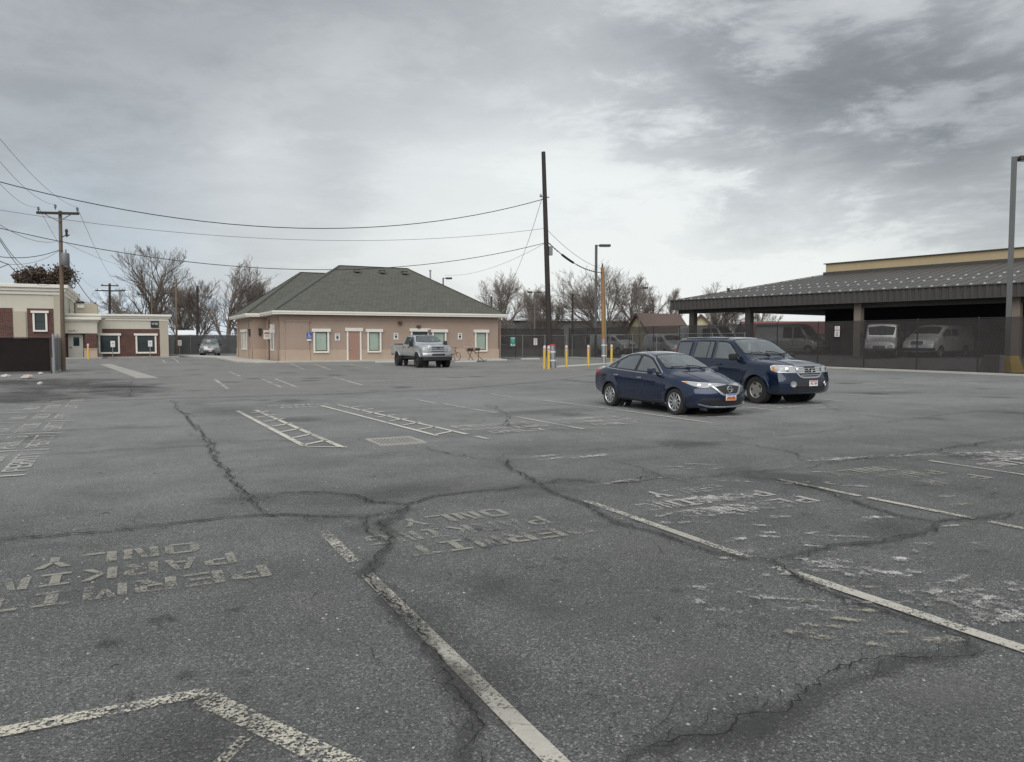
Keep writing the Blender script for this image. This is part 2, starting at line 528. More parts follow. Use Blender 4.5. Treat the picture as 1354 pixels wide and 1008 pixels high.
# ------------------------------------------------------------------ shared materials
MAT = dict(
    white_trim=M('white_trim', (0.72, 0.70, 0.64), 0.6, var=0.08, streak=0.05),
    white_paint=M('white_paint', (0.72, 0.72, 0.70), 0.55, var=0.08),
    galv=M('galvanised_steel', (0.36, 0.37, 0.38), 0.45, 0.75, var=0.15, vscale=6),
    grey_steel=M('grey_painted_steel', (0.17, 0.175, 0.18), 0.5, 0.2, var=0.1),
    dark_steel=M('dark_bronze_steel', (0.045, 0.042, 0.04), 0.5, 0.2, var=0.12),
    lamp_pole=M('lamp_pole_paint', (0.12, 0.125, 0.125), 0.5, 0.1, var=0.12, streak=0.1),
    black=M('black_plastic', (0.018, 0.018, 0.02), 0.5, var=0.1),
    rubber=M('tyre_rubber', (0.022, 0.022, 0.023), 0.85, var=0.25, vscale=9),
    chrome=M('chrome', (0.55, 0.56, 0.57), 0.28, 1.0, var=0.03),
    alloy=M('alloy', (0.62, 0.63, 0.64), 0.3, 0.85, var=0.06),
    dull_alloy=M('dull_alloy', (0.34, 0.33, 0.31), 0.45, 0.6, var=0.15, vscale=8),
    lamp_glass=M('lamp_lens', (0.42, 0.44, 0.44), 0.22, 0.1, var=0.25, vscale=14),
    amber=M('amber_lens', (0.75, 0.24, 0.03), 0.2, var=0.1),
    red_lens=M('red_lens', (0.42, 0.012, 0.015), 0.15, var=0.1),
    seat=M('seat_cloth', (0.16, 0.155, 0.15), 0.9, var=0.15),
    cabin=M('cabin_trim', (0.09, 0.09, 0.09), 0.8, var=0.1),
    plate=M('plate_white', (0.72, 0.72, 0.72), 0.4, var=0.06),
    plate_org=M('plate_orange', (0.65, 0.20, 0.06), 0.5, var=0.5, vscale=30),
    ink=M('black_ink', (0.02, 0.02, 0.025), 0.6, var=0.1),
    red_ink=M('red_ink', (0.48, 0.05, 0.06), 0.6, var=0.1),
    sign_white=M('sign_white', (0.70, 0.69, 0.68), 0.5, var=0.08),
    sign_blue=M('sign_blue', (0.02, 0.10, 0.42), 0.45, var=0.1),
    sign_teal=M('sign_teal', (0.01, 0.26, 0.22), 0.5, var=0.12),
    sign_navy=M('sign_navy', (0.012, 0.014, 0.03), 0.5, var=0.1),
    yellow=M('bollard_yellow', (0.66, 0.44, 0.08), 0.55, var=0.15, vscale=5, streak=0.12),
    concrete=M('concrete', (0.34, 0.33, 0.31), 0.9, var=0.22, vscale=1.6, fine=0.12, bump=0.25),
    pale_concrete=M('pale_concrete', (0.44, 0.43, 0.39), 0.9, var=0.2, vscale=1.4, fine=0.1, bump=0.2),
    wood_grey=M('weathered_pole', (0.16, 0.12, 0.085), 0.9, var=0.25, vscale=2, streak=0.35, bump=0.4),
    wood_dark=M('creosote_pole', (0.035, 0.030, 0.028), 0.85, var=0.25, vscale=2, streak=0.3, bump=0.4),
    wood_brown=M('brown_pole', (0.30, 0.17, 0.075), 0.9, var=0.25, vscale=2, streak=0.3, bump=0.4),
    wire=M('cable', (0.03, 0.03, 0.032), 0.7, var=0.1),
    wire_pale=M('bare_wire', (0.16, 0.16, 0.165), 0.6, 0.3, var=0.1),
    stucco=M('pink_stucco', (0.360, 0.275, 0.225), 0.92, var=0.13, vscale=0.7, fine=0.06, bump=0.5, bscale=50, streak=0.06),
    stucco_base=M('tan_stucco', (0.43, 0.335, 0.265), 0.92, var=0.12, vscale=0.7, fine=0.06, bump=0.3, bscale=60, streak=0.06),
    cream=M('cream_stucco', (0.56, 0.54, 0.46), 0.92, var=0.08, vscale=0.6, fine=0.05, bump=0.3, bscale=50, streak=0.05),
    tan_trim=M('tan_trim', (0.44, 0.40, 0.32), 0.92, var=0.08, vscale=0.6, streak=0.05),
    brick=M_brick('red_brick', (0.135, 0.040, 0.032), (0.050, 0.018, 0.017), (0.15, 0.12, 0.10), msize=0.012, bw=0.30, bh=0.10),
    shingle=M_brick('roof_shingle', (0.122, 0.127, 0.106), (0.088, 0.092, 0.077), (0.058, 0.060, 0.051), nza=0.45, bw=0.33, bh=0.075, msize=0.012),
    blind=M_window('window_blind', (0.34, 0.42, 0.36)),
    van_glass=M('van_window', (0.02, 0.023, 0.024), 0.35, var=0.2, spec=0.25),
    dark_glass=M_window('dark_window', (0.025, 0.04, 0.042)),
    frame_black=M('window_frame_black', (0.015, 0.015, 0.016), 0.5, var=0.1),
    door_pink=M('door_paint', (0.33, 0.20, 0.155), 0.6, var=0.06),
    door_grey=M('door_grey', (0.46, 0.46, 0.42), 0.6, var=0.06),
    metal_brown=M('ribbed_metal', (0.075, 0.070, 0.066), 0.55, 0.2, var=0.14, vscale=0.5, streak=0.15),
    metal_roof=M('standing_seam', (0.088, 0.083, 0.077), 0.5, 0.25, var=0.14, vscale=0.5),
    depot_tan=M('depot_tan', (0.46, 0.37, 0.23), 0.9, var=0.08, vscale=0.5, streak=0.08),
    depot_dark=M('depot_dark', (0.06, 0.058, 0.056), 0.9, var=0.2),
    depot_post=M('depot_post', (0.24, 0.20, 0.17), 0.9, var=0.12),
    screen=M_screen('privacy_screen', (0.046, 0.042, 0.041), 0.73),
    screen_solid=M_screen('black_privacy_cloth', (0.020, 0.0145, 0.015), 0.985, (0.02, 0.018, 0.018)),
    slats=M('grey_slats', (0.15, 0.155, 0.16), 0.6, 0.2, var=0.2, vscale=4),
    bark=M('bark', (0.135, 0.115, 0.10), 0.95, var=0.3, vscale=4),
    bark_pale=M('pale_bark', (0.25, 0.22, 0.195), 0.95, var=0.3, vscale=4),
    twig=M('twigs', (0.165, 0.138, 0.12), 0.95, var=0.3, vscale=1.5),
    leaf=M('dry_leaves', (0.085, 0.060, 0.043), 0.9, var=0.5, vscale=1.2),
    rust_roof=M('rust_red_roof', (0.17, 0.06, 0.052), 0.7, var=0.15),
    brown_roof=M('brown_roof', (0.115, 0.080, 0.068), 0.85, var=0.2, vscale=1.5, fine=0.1),
    siding=M('yellow_siding', (0.58, 0.52, 0.33), 0.8, var=0.1),
    grey_wall=M('grey_block', (0.14, 0.14, 0.14), 0.9, var=0.15),
    snow=M('old_snow', (0.74, 0.77, 0.80), 0.9, var=0.1),
    paint_navy=M_paint_car('navy_paint', (0.0042, 0.0150, 0.052)),
    paint_blue=M_paint_car('dark_blue_paint', (0.0060, 0.0175, 0.048)),
    paint_silver=M_paint_car('silver_paint', (0.44, 0.47, 0.49)),
    far_silver=M_paint_car('grey_silver_paint', (0.26, 0.27, 0.27)),
    paint_white=M_paint_car('white_car_paint', (0.70, 0.71, 0.70)),
    auto_glass=M_glass('windscreen', (0.72, 0.79, 0.76), 0.90, 0.26),
    side_glass=M_glass('side_glass', (0.70, 0.77, 0.74), 0.92, 0.24),
    privacy_glass=M_glass('dark_side_glass', (0.46, 0.50, 0.50), 0.8, 0.20),
    dash=M('dash_mat', (0.10, 0.10, 0.10), 0.9, var=0.1),
)

# ------------------------------------------------------------------ sky and light
SUN_EL, SUN_AZ = R(46), R(212)      # azimuth clockwise from +Y
w = bpy.data.worlds.new('World')
S.world = w
w.use_nodes = True
nt = w.node_tree
nt.nodes.clear()
sky = N(nt, 'TexSky', sky_type='NISHITA', sun_disc=False, sun_elevation=SUN_EL, sun_rotation=SUN_AZ, air_density=1.3, dust_density=2.0)
dirv = N(nt, 'TexCoord').outputs['Generated']
sx = N(nt, 'SeparateXYZ', {0: dirv})
zz = math_(nt, 'MAXIMUM', sx.outputs[2], 0.0)
inv = math_(nt, 'DIVIDE', 1.0, math_(nt, 'ADD', zz, 0.22))
pl = N(nt, 'CombineXYZ', {0: math_(nt, 'MULTIPLY', sx.outputs[0], inv), 1: math_(nt, 'MULTIPLY', sx.outputs[1], inv), 2: 0.0}).outputs[0]


def dirblob(px, py, sharp, k):
    """Soft patch of the cloud deck round one direction of the sky: k at its middle, fading outwards."""
    d = ray(px, py).normalized()
    dt = N(nt, 'VectorMath', {0: dirv, 1: tuple(d)}, operation='DOT_PRODUCT').outputs['Value']
    e = math_(nt, 'POWER', math_(nt, 'MAXIMUM', dt, 0.0), sharp)
    return math_(nt, 'MULTIPLY', e, k)


def blobs(lst):
    acc = None
    for b in lst:
        v = dirblob(*b)
        acc = v if acc is None else math_(nt, 'ADD', acc, v)
    return acc


# banks of cloud lie level, so the noise is squeezed along the vertical of the sky
bank = N(nt, 'Mapping', {0: dirv, 2: (0, 0, R(20)), 3: (1.0, 1.0, 2.9)}).outputs[0]
warp = N(nt, 'TexNoise', {'Vector': bank, 'Scale': 2.0, 'Detail': 3.0}).outputs[1]
wv = N(nt, 'VectorMath', {0: bank, 1: N(nt, 'VectorMath', {0: warp, 'Scale': 0.22}, operation='SCALE').outputs[0]}, operation='ADD').outputs[0]
n_big = noise(nt, wv, 2.3, 6, 0.50)
n_med = noise(nt, N(nt, 'Mapping', {0: wv, 1: (5.2, 1.3, 0.7)}).outputs[0], 4.4, 12, 0.63)
n_soft = noise(nt, bank, 1.1, 3, 0.45)
# brightness of the deck, 0 dark belly .. 1 thin bright cloud
lum = math_(nt, 'ADD', math_(nt, 'MULTIPLY', n_big, 0.55), math_(nt, 'MULTIPLY', n_soft, 0.45))
cont = blobs([(900, 60, 60, 0.7), (1150, 120, 60, 0.75), (1000, 250, 60, 0.9), (1330, 130, 80, 0.4)])    # where the deck breaks into heaps
edge = N(nt, 'MapRange', {0: n_med, 1: 0.44, 2: 0.58, 3: 0.40, 4: 0.60}, interpolation_type='SMOOTHSTEP').outputs[0]
heap = math_(nt, 'MULTIPLY', math_(nt, 'SUBTRACT', math_(nt, 'MULTIPLY_ADD', n_med, .45, math_(nt, 'MULTIPLY', edge, .62)), 0.535), math_(nt, 'MULTIPLY_ADD', cont, 0.95, 0.38))
lum = math_(nt, 'ADD', lum, heap)
lift = blobs([(620, 400, 30, 0.36), (900, 390, 50, 0.24), (1120, 330, 100, 0.20), (300, 300, 150, 0.10), (1000, 290, 300, 0.12),
              (700, 120, 30, 0.05), (930, 55, 150, -0.12), (1010, 130, 300, -0.05), (1140, 110, 200, -0.05), (960, 275, 700, -0.10),
              (250, 60, 25, -0.03), (1330, 20, 60, -0.03), (60, 240, 120, -0.06), (1230, 190, 300, -0.06), (820, 190, 500, -0.08), (470, 245, 900, -0.09), (560, 200, 300, -0.05), (180, 235, 500, -0.06), (420, 225, 700, -0.06), (620, 30, 300, -0.05), (985, 285, 900, -0.08), (1040, 45, 200, -0.12), (1150, 90, 300, -0.08), (250, 120, 30, -0.05), (1230, 160, 350, -0.08), (1330, 200, 200, -0.06), (760, 330, 80, 0.06)])
lum = math_(nt, 'ADD', lum, lift)
deck = ramp(nt, lum, [(0.04, (0.110, 0.118, 0.124)), (0.16, (0.140, 0.150, 0.157)), (0.36, (0.215, 0.228, 0.237)), (0.58, (0.315, 0.330, 0.340)), (0.78, (0.43, 0.448, 0.450)), (1.0, (0.50, 0.518, 0.512))])
# a gap of pale blue under the deck low on the left, seen between thin cloud streaks
gap = dirblob(120, 380, 130, 1.0)
gap = math_(nt, 'MULTIPLY', gap, math_(nt, 'MULTIPLY_ADD', math_(nt, 'SUBTRACT', n_med, 0.42), 3.2, 0.75, clamp=True), clamp=True)
deck = mixc(nt, math_(nt, 'MULTIPLY', gap, 0.75), deck, (0.30, 0.36, 0.42, 1))
up = N(nt, 'VectorMath', {0: deck, 'Scale': 10.0}, operation='SCALE').outputs[0]     # the sky texture's own scale is about ten times display white
mixs = mixc(nt, 0.95, sky.outputs[0], up)
bg = N(nt, 'Background', {0: mixs, 1: 0.1})
o = N(nt, 'OutputWorld')
nt.links.new(bg.outputs[0], o.inputs[0])

sun_d = bpy.data.lights.new('sun', 'SUN')
sun_d.energy = 1.5
sun_d.angle = R(75)
sun_d.color = (1.0, 0.97, 0.93)
sun = bpy.data.objects.new('sun', sun_d)
COL.objects.link(sun)
sv = Vector((math.sin(SUN_AZ) * math.cos(SUN_EL), math.cos(SUN_AZ) * math.cos(SUN_EL), math.sin(SUN_EL)))
sun.rotation_euler = (-sv).to_track_quat('-Z', 'Y').to_euler()

S.view_settings.view_transform = 'Standard'
S.view_settings.look = 'None'
S.view_settings.exposure = 0.80
S.view_settings.gamma = 1.0

# ------------------------------------------------------------------ ground
M_DIRT = M('valley_ground', (0.13, 0.125, 0.11), 0.95, var=0.3, vscale=0.05, obj=False)
M_NEAR = M_asphalt('worn_asphalt', (0.070, 0.071, 0.071), (0.134, 0.136, 0.135), lifted=0.80)
M_FAR = M_asphalt('older_asphalt', (0.155, 0.156, 0.151), (0.228, 0.228, 0.219), speck=0.6, stain=1.3)
M_DEPOT = M_asphalt('depot_asphalt', (0.09, 0.09, 0.09), (0.14, 0.14, 0.14), speck=0.3)

gm = MB()
gm.poly([(-6000, -3000, -0.30), (6000, -3000, -0.30), (6000, 9000, -0.30), (-6000, 9000, -0.30)])
tag(gm.build('ground', M_DIRT), kind='structure')


def sheet(name, pts, z, mat):
    m = MB()
    m.poly([(p[0], p[1], z) for p in pts])
    return tag(m.build(name, mat), kind='structure')


sheet('parking_lot', [(-60, -30), (37.5, -30), (37.5, 150), (-60, 150)], 0.0, M_NEAR)
sheet('older_pavement', [(-60, 24.2), (-10, 23.9), (1.5, 23.8), (4.7, 23.55), (7.1, 23.8), (9.9, 24.1), (13.9, 26.1), (17.7, 28.8), (24, 33), (30, 36.5), (37.3, 39.5), (37.3, 149), (-60, 149)], 0.004, M_FAR)
m = MB()
m.add([(37.5, -30, 0), (38.6, -30, 0.02), (45, -30, 0.55), (37.5, 150, 0), (38.6, 150, 0.02), (45, 150, 0.55), (140, -30, 0.55), (140, 150, 0.55)],
      [(0, 1, 4, 3), (1, 2, 5, 4), (2, 6, 7, 5)])
tag(m.build('depot_pavement', M_DEPOT), kind='structure')

# kerb under the long fence
m = MB()
m.bb(37.05, 37.5, -20, 61.6, -0.1, 0.09)
tag(m.build('fence_kerb', MAT['pale_concrete'], bevel=0.02), kind='structure')

# pale gutter crossing the drive on the left
a, b, c, d = at(132, 482), at(146, 481.4), at(210, 500.2), at(181, 500.6)
sheet('gutter', [a, d, c, b], 0.010, MAT['concrete'])
# pale pad round the tall pole
a, b, c, d = at(735, 486.5), at(806, 481.5), at(812, 479.5), at(738, 484)
sheet('pole_pad', [a, b, c, d], 0.010, MAT['pale_concrete'])

# ------------------------------------------------------------------ painted lines
P_WHITE = M_road_paint('worn_white_paint', (0.52, 0.50, 0.44), 0.76, 0.6)
P_HATCH = M_road_paint('hatch_paint', (0.62, 0.60, 0.53), 0.90, 0.5)
P_THIN = M_road_paint('faded_white_paint', (0.54, 0.52, 0.47), 0.76, 0.8)
P_GHOST = M_road_paint('ghost_paint', (0.52, 0.51, 0.47), 0.76, 0.8, 0.8)
P_LET = M_road_paint('stencil_paint', (0.40, 0.385, 0.33), 0.66, 1.05, 0.62)
P_LET2 = M_road_paint('stencil_paint_old', (0.38, 0.37, 0.33), 0.68, 1.1, 0.62)
P_LET3 = M_road_paint('stencil_paint_white', (0.50, 0.49, 0.46), 0.66, 1.0, 0.75)
P_BRIGHT = M_road_paint('bright_paint', (0.60, 0.57, 0.48), 0.70, 0.5)

ZL = 0.012


def lines(name, segs, mat, width=0.10, z=ZL):
    m = MB()
    for sgm in segs:
        p, q = Vector((sgm[0][0], sgm[0][1], z)), Vector((sgm[1][0], sgm[1][1], z))
        wd = sgm[2] if len(sgm) > 2 else width
        t = (q - p).normalized()
        nrm = Vector((-t.y, t.x, 0)) * wd / 2
        m.poly([p - nrm, q - nrm, q + nrm, p + nrm])
    return tag(m.build(name, mat), kind='structure')


# near row of stalls (open end at Y 6.7), every 2.8 m
lines('stall_lines', [((1.485, 6.68), (1.485, 5.62)), ((1.485, 5.28), (1.485, -2.0)), ((4.24, 6.7), (4.25, 4.35), 0.09), ((4.26, 4.08), (4.33, 2.3), 0.11), ((4.33, 2.3), (4.33, -2), 0.11),
                      ((6.99, 6.67), (7.02, 5.55), 0.085), ((7.03, 5.45), (7.10, 4.35), 0.085), ((7.11, 4.22), (7.14, 2.5), 0.085),
                      ((9.96, 6.77), (10.02, 3.0), 0.085)], P_WHITE)
lines('corner_lines', [((-2.0, 3.83), (0.30, 3.83), 0.10)], P_BRIGHT)
lines('corner_arm', [((0.27, 3.775), (1.0, 2.38), 0.125), ((0.40, 3.31), (0.02, 2.80), 0.055)], P_BRIGHT)
# second row, two hatched bays and single lines
seg = [((2.24, 18.97), (2.44, 12.16)), ((2.66, 18.98), (2.94, 11.82)), ((2.44, 12.12), (3.02, 11.75), 0.06)]
for k in range(7):
    y = 12.3 + k * 0.98
    seg.append(((2.43, y), (2.90, y + 0.42), 0.09))
lines('hatched_bay_west', seg, P_HATCH, 0.10)
seg = [((4.35, 19.52), (4.80, 12.45)), ((4.79, 19.56), (5.35, 12.41))]
for k in range(8):
    y = 12.6 + k * 0.86
    seg.append(((4.80, y), (5.30, y + 0.35), 0.08))
lines('hatched_bay_east', seg, P_HATCH, 0.09)
lines('middle_stall_lines', [((5.39, 12.1), (5.41, 11.65)), ((7.21, 20.4), (7.21, 18.8)), ((7.35, 18.6), (7.52, 15.6)), ((7.53, 15.3), (7.64, 12.12)), ((10.1, 21.5), (10.06, 19.8)),
                             ((10.2, 19.2), (10.5, 15.4)), ((10.5, 15.25), (10.54, 11.85)), ((13.77, 14.4), (13.97, 12.6)), ((13.5, 18), (13.7, 15.8)),
                             ((17.65, 15.5), (17.4, 13.95)), ((19.5, 17.6), (20.1, 14.9)), ((22.6, 17.0), (22.9, 14.9))], P_THIN, 0.085)
lines('east_stall_lines', [((22.5, 20.2), (22.9, 19.9), 0.22), ((25.2, 19.9), (25.5, 19.5), 0.22), ((27.2, 19.6), (27.6, 19.0), 0.25), ((29.3, 18.7), (29.6, 18.2), 0.25),
                           ((30.6, 17.9), (31.8, 16.8), 0.14), ((31.0, 17.2), (31.8, 17.4), 0.1), ((33.0, 16.6), (33.6, 15.9), 0.2)], P_BRIGHT, 0.15)
# left column of stalls, lines run along X
seg = []
for y0, x1 in ((11.15, -1.22), (13.62, -1.16), (16.0, -1.11), (18.3, -1.06), (20.75, -1.0), (23.4, -0.95), (26.2, -0.92), (29.0, -0.9), (32, -0.9), (35.2, -0.9)):
    seg.append(((-6.2, y0 + 0.25), (x1, y0)))
lines('west_stall_lines', seg, P_THIN, 0.075)
# stalls in front of the pink office
A = lambda x0, y0, x1, y1: (at(x0, y0), at(x1, y1))
lines('office_stall_lines', [A(345, 501, 373, 513), A(363, 501, 394, 513), A(373, 513, 394, 512.5), A(284, 502, 301, 514.5), A(378, 478, 402, 489), A(415, 482, 437, 489),
                             A(463, 482, 490, 487.5), A(441, 499, 480, 510), A(303, 492, 318, 498), A(226, 472, 236, 479), A(214, 476, 219, 480)], P_THIN, 0.11)

# ------------------------------------------------------------------ stencilled lettering, read from the far side
def rc(a, b, c, d):
    return [(a, b), (c, b), (c, d), (a, d)]


BOWL = [rc(0, 0, .28, 1), [(.34, .86), (.34, 1), (.78, 1), (.72, .86)], rc(.34, .42, .72, .56), [(.72, .56), (.78, .44), (1, .56), (1, .88), (.80, .99), (.72, .86)]]
RING = [[(0, .16), (.26, .20), (.26, .80), (0, .84)], [(.03, .88), (.26, .85), (.74, .85), (.97, .88), (.80, 1), (.20, 1)], [(.20, 0), (.80, 0), (.97, .12), (.74, .15), (.26, .15), (.03, .12)]]
GL = {
    'P': BOWL,
    'R': BOWL + [[(.44, .39), (.72, .39), (1, 0), (.70, 0)]],
    'E': [rc(0, 0, .28, 1), rc(.34, .85, 1, 1), rc(.34, .43, .88, .57), rc(.34, 0, 1, .15)],
    'M': [rc(0, 0, .22, 1), rc(.78, 0, 1, 1), [(.25, 1), (.42, 1), (.53, .42), (.45, .32)], [(.75, 1), (.58, 1), (.47, .42), (.55, .32)]],
    'I': [rc(.10, .87, .90, 1), rc(.36, .16, .64, .84), rc(.10, 0, .90, .13)],
    'T': [rc(0, .85, 1, 1), rc(.36, 0, .64, .82)],
    'A': [[(0, 0), (.26, 0), (.46, 1), (.30, 1)], [(.74, 0), (1, 0), (.70, 1), (.54, 1)], [(.32, .22), (.68, .22), (.64, .37), (.36, .37)]],
    'K': [rc(0, 0, .28, 1), [(.33, .50), (.56, .50), (1, 1), (.72, 1)], [(.33, .47), (.56, .47), (1, 0), (.72, 0)]],
    'N': [rc(0, 0, .25, 1), rc(.75, 0, 1, 1), [(.28, 1), (.48, 1), (.72, 0), (.52, 0)]],
    'G': RING + [[(.74, .17), (1, .15), (1, .52), (.56, .52), (.56, .40), (.74, .40)]],
    'O': RING + [[(.74, .20), (1, .16), (1, .84), (.74, .80)]],
    'L': [rc(0, 0, .28, 1), rc(.34, 0, 1, .16)],
    'Y': [rc(.37, 0, .63, .44), [(0, 1), (.28, 1), (.54, .50), (.38, .47)], [(1, 1), (.72, 1), (.50, .54), (.62, .47)]],
}

def stencil(name, rows, org, ex, ey, mat, z=ZL):
    """rows of (word, x0, x1, y0, y1) in the reader's own axes ex (reading direction) and ey (up the letter)."""
    m = MB()
    ex, ey, org = Vector(ex), Vector(ey), Vector(org)
    for word, x0, x1, y0, y1 in rows:
        n = len(word)
        adv = (x1 - x0) / n
        for i, ch in enumerate(word):
            lx = x0 + i * adv
            for pg in GL[ch]:
                q = []
                for u, v_ in pg:
                    p = org + ex * (lx + u * adv * 0.84) + ey * (y0 + v_ * (y1 - y0))
                    q.append((p.x, p.y, z))
                m.poly(q)
    return tag(m.build(name, mat), kind='structure')


def ppo(x0, wd, y=5.55, k=1.0, mat=P_LET, nm='stall_lettering', mat2=P_LET2):
    stencil(nm, [('PERMIT', 0.0, wd, 0, 0.30 * k)], (x0, y + 0.3 * k, 0), (-1, 0, 0), (0, -1, 0), mat)
    return stencil(nm, [('PARKING', 0.18, wd * 1.12, -0.45 * k, -0.15 * k), ('ONLY', wd * 0.22, wd * 0.86, -0.92 * k, -0.62 * k)],
                   (x0, y + 0.3 * k, 0), (-1, 0, 0), (0, -1, 0), mat2)


ppo(0.87, 1.86, mat2=P_LET)
ppo(3.64, 1.74)
ppo(6.44, 1.72, mat=P_LET3, mat2=P_LET3)
ppo(9.42, 1.95, mat=P_LET, mat2=P_LET)
ppo(12.3, 1.9, mat=P_LET3, mat2=P_LET3)
# second row reads from this side
for x0, y0 in ((5.55, 13.4), (7.9, 13.6), (14.4, 14.2), (10.9, 13.6)):
    stencil('stall_lettering', [('PERMIT', 0, 1.75, 0.0, 0.34), ('PARKING', -.03, 1.8, -0.55, -0.2), ('ONLY', .3, 1.5, -1.1, -0.75)], (x0, y0, 0), (1, 0, 0), (0, 1, 0), P_GHOST)
for k, (y0, y1) in enumerate(((11.5, 13.3), (13.95, 15.7), (16.3, 18.0), (18.7, 20.4), (21.1, 23.0), (23.8, 25.7), (26.6, 28.5), (29.5, 31.5), (32.4, 34.6))):
    stencil('stall_lettering', [('PERMIT', 0, y1 - y0, 0.0, 0.30), ('PARKING', 0, y1 - y0, 0.42, 0.72), ('ONLY', .3, (y1 - y0) * 0.85, 0.84, 1.14)],
            (-1.22, y0, 0), (0, 1, 0), (-1, 0, 0), P_GHOST)
stencil('stall_lettering', [('PERMIT', 0, 2.0, 0, .35), ('ONLY', .2, 1.6, -.6, -.2)], (3.1, 19.8, 0), (1, 0, 0), (0, 1, 0), P_GHOST)
for x0, y0 in ((8.2, 30.2), (11.5, 30.6)):
    stencil('stall_lettering', [('PERMIT', 0, 1.9, 0, .4), ('PARKING', 0, 1.9, -.6, -.2)], (x0, y0, 0), (1, 0, 0), (0, 1, 0), P_GHOST)

# ------------------------------------------------------------------ cracks, seams, spills
K_CORE = M_soft('crack_core', (0.022, 0.022, 0.022), 0.95, 22.0, 7.0, 0.12)
K_BAND = M_soft('crack_band', (0.066, 0.067, 0.066), 0.40, 5.0, 2.6, -0.12)
K_HAIR = M_soft('hairline_crack', (0.035, 0.035, 0.035), 0.6, 7.0, 3.0, -0.10)


def smooth_path(pts, step):
    out = []
    for i in range(len(pts) - 1):
        p0, p1, p2, p3 = pts[max(i - 1, 0)], pts[i], pts[i + 1], pts[min(i + 2, len(pts) - 1)]
        n = max(1, int((p2 - p1).length / step))
        for k in range(n):
            t = k / n
            out.append(0.5 * ((2 * p1) + (-p0 + p2) * t + (2 * p0 - 5 * p1 + 4 * p2 - p3) * t * t + (-p0 + 3 * p1 - 3 * p2 + p3) * t ** 3))
    out.append(pts[-1])
    return out


def ribbon(m, path, wid, jit, z, seed, vary=0.4):
    r = random.Random(seed)
    k = len(path)
    L, Q = [], []
    off = wob = 0.0
    for i, p in enumerate(path):
        t = (path[min(i + 1, k - 1)] - path[max(i - 1, 0)])
        t = t.normalized() if t.length > 1e-6 else Vector((1, 0, 0))
        nv = Vector((-t.y, t.x, 0))
        off = 0.6 * off + r.gauss(0, jit)
        wob = 0.88 * wob + r.gauss(0, jit * 1.1)
        h = wid / 2 * (1 + r.uniform(-vary, vary)) * min(1, 0.35 + 6.0 * min(i, k - 1 - i) / k)
        c = p + nv * (off + wob)
        L.append((c.x - nv.x * h, c.y - nv.y * h, z))
        Q.append((c.x + nv.x * h, c.y + nv.y * h, z))
    for i in range(k - 1):
        m.add([L[i], L[i + 1], Q[i + 1], Q[i]], [(0, 1, 2, 3)], [(0, 0), (0, 1), (1, 1), (1, 0)])


CR = [  # photo-traced courses of the cracks on the ground: points, core width, dark band width
    ([(-30, 719), (0, 716), (60, 710), (150, 702), (250, 692), (345, 683), (430, 686), (500, 684), (540, 672)], 0.062, 0.06),
    ([(232, 540), (246, 552), (262, 570), (277, 588), (283, 606), (304, 628), (318, 648), (342, 668), (353, 681)], 0.045, 0.08),
    ([(232, 540), (226, 530)], 0.03, 0.10),
    ([(345, 656), (400, 653), (465, 655), (490, 665), (540, 667), (575, 657), (640, 650), (700, 645), (716, 643)], 0.05, 0.07),
    ([(540, 669), (528, 680), (505, 690), (512, 712), (495, 735), (478, 757), (485, 770), (505, 787), (540, 825), (568, 862), (600, 910), (630, 940), (648, 975), (652, 1030)], 0.026, 0.20),
    ([(484, 686), (490, 702), (510, 718)], 0.02, 0.08),
    ([(716, 643), (735, 655), (772, 666), (810, 690), (880, 712), (950, 733), (1022, 744), (1050, 765), (1120, 795), (1200, 820), (1280, 846), (1292, 855)], 0.03, 0.14),
    ([(1292, 855), (1270, 865), (1230, 870), (1170, 880), (1120, 893), (1070, 910), (1000, 945), (960, 965), (905, 972), (860, 985), (815, 1010)], 0.025, 0.26),
    ([(668, 608), (673, 622), (700, 636), (716, 643), (745, 636), (810, 640), (870, 630), (885, 633)], 0.035, 0.12),
    ([(885, 631), (930, 633), (1000, 626), (1060, 618), (1085, 612), (1150, 606), (1230, 597), (1354, 580)], 0.035, 0.12),
    ([(810, 612), (850, 620), (880, 632), (910, 640)], 0.02, 0.07),
    ([(640, 602), (720, 600), (800, 595), (900, 589), (960, 585), (1000, 590), (1050, 600), (1078, 612)], 0.025, 0.08),
    ([(985, 632), (1030, 636), (1090, 650), (1130, 665), (1180, 682), (1240, 690), (1300, 687), (1354, 678)], 0.032, 0.12),
    ([(1240, 691), (1225, 703), (1170, 716), (1110, 722), (1060, 735), (1022, 744)], 0.032, 0.14),
    ([(545, 590), (600, 602), (650, 611), (668, 610)], 0.025, 0.08),
    ([(560, 578), (640, 575), (720, 565), (800, 562), (880, 566), (950, 573), (1000, 582)], 0.02, 0.07),
    ([(1000, 579), (1100, 570), (1200, 556), (1290, 545), (1354, 541)], 0.025, 0.08),
    ([(1080, 532), (1110, 543), (1160, 552), (1205, 555)], 0.022, 0.07),
    ([(283, 585), (340, 583), (400, 584), (470, 580), (500, 578)], 0.03, 0.06),
    ([(10, 573), (100, 569), (180, 567), (240, 565)], 0.05, 0.10),
    ([(60, 602), (150, 597), (260, 591), (280, 591)], 0.04, 0.08),
    ([(175, 502), (172, 516), (168, 526)], 0.03, 0.06),
    ([(255, 557), (330, 555), (380, 553)], 0.04, 0.06),
    ([(640, 535), (668, 547), (672, 566)], 0.035, 0.07),
    ([(620, 548), (700, 545), (800, 535), (830, 530)], 0.025, 0.06),
]
core, band = MB(), MB()
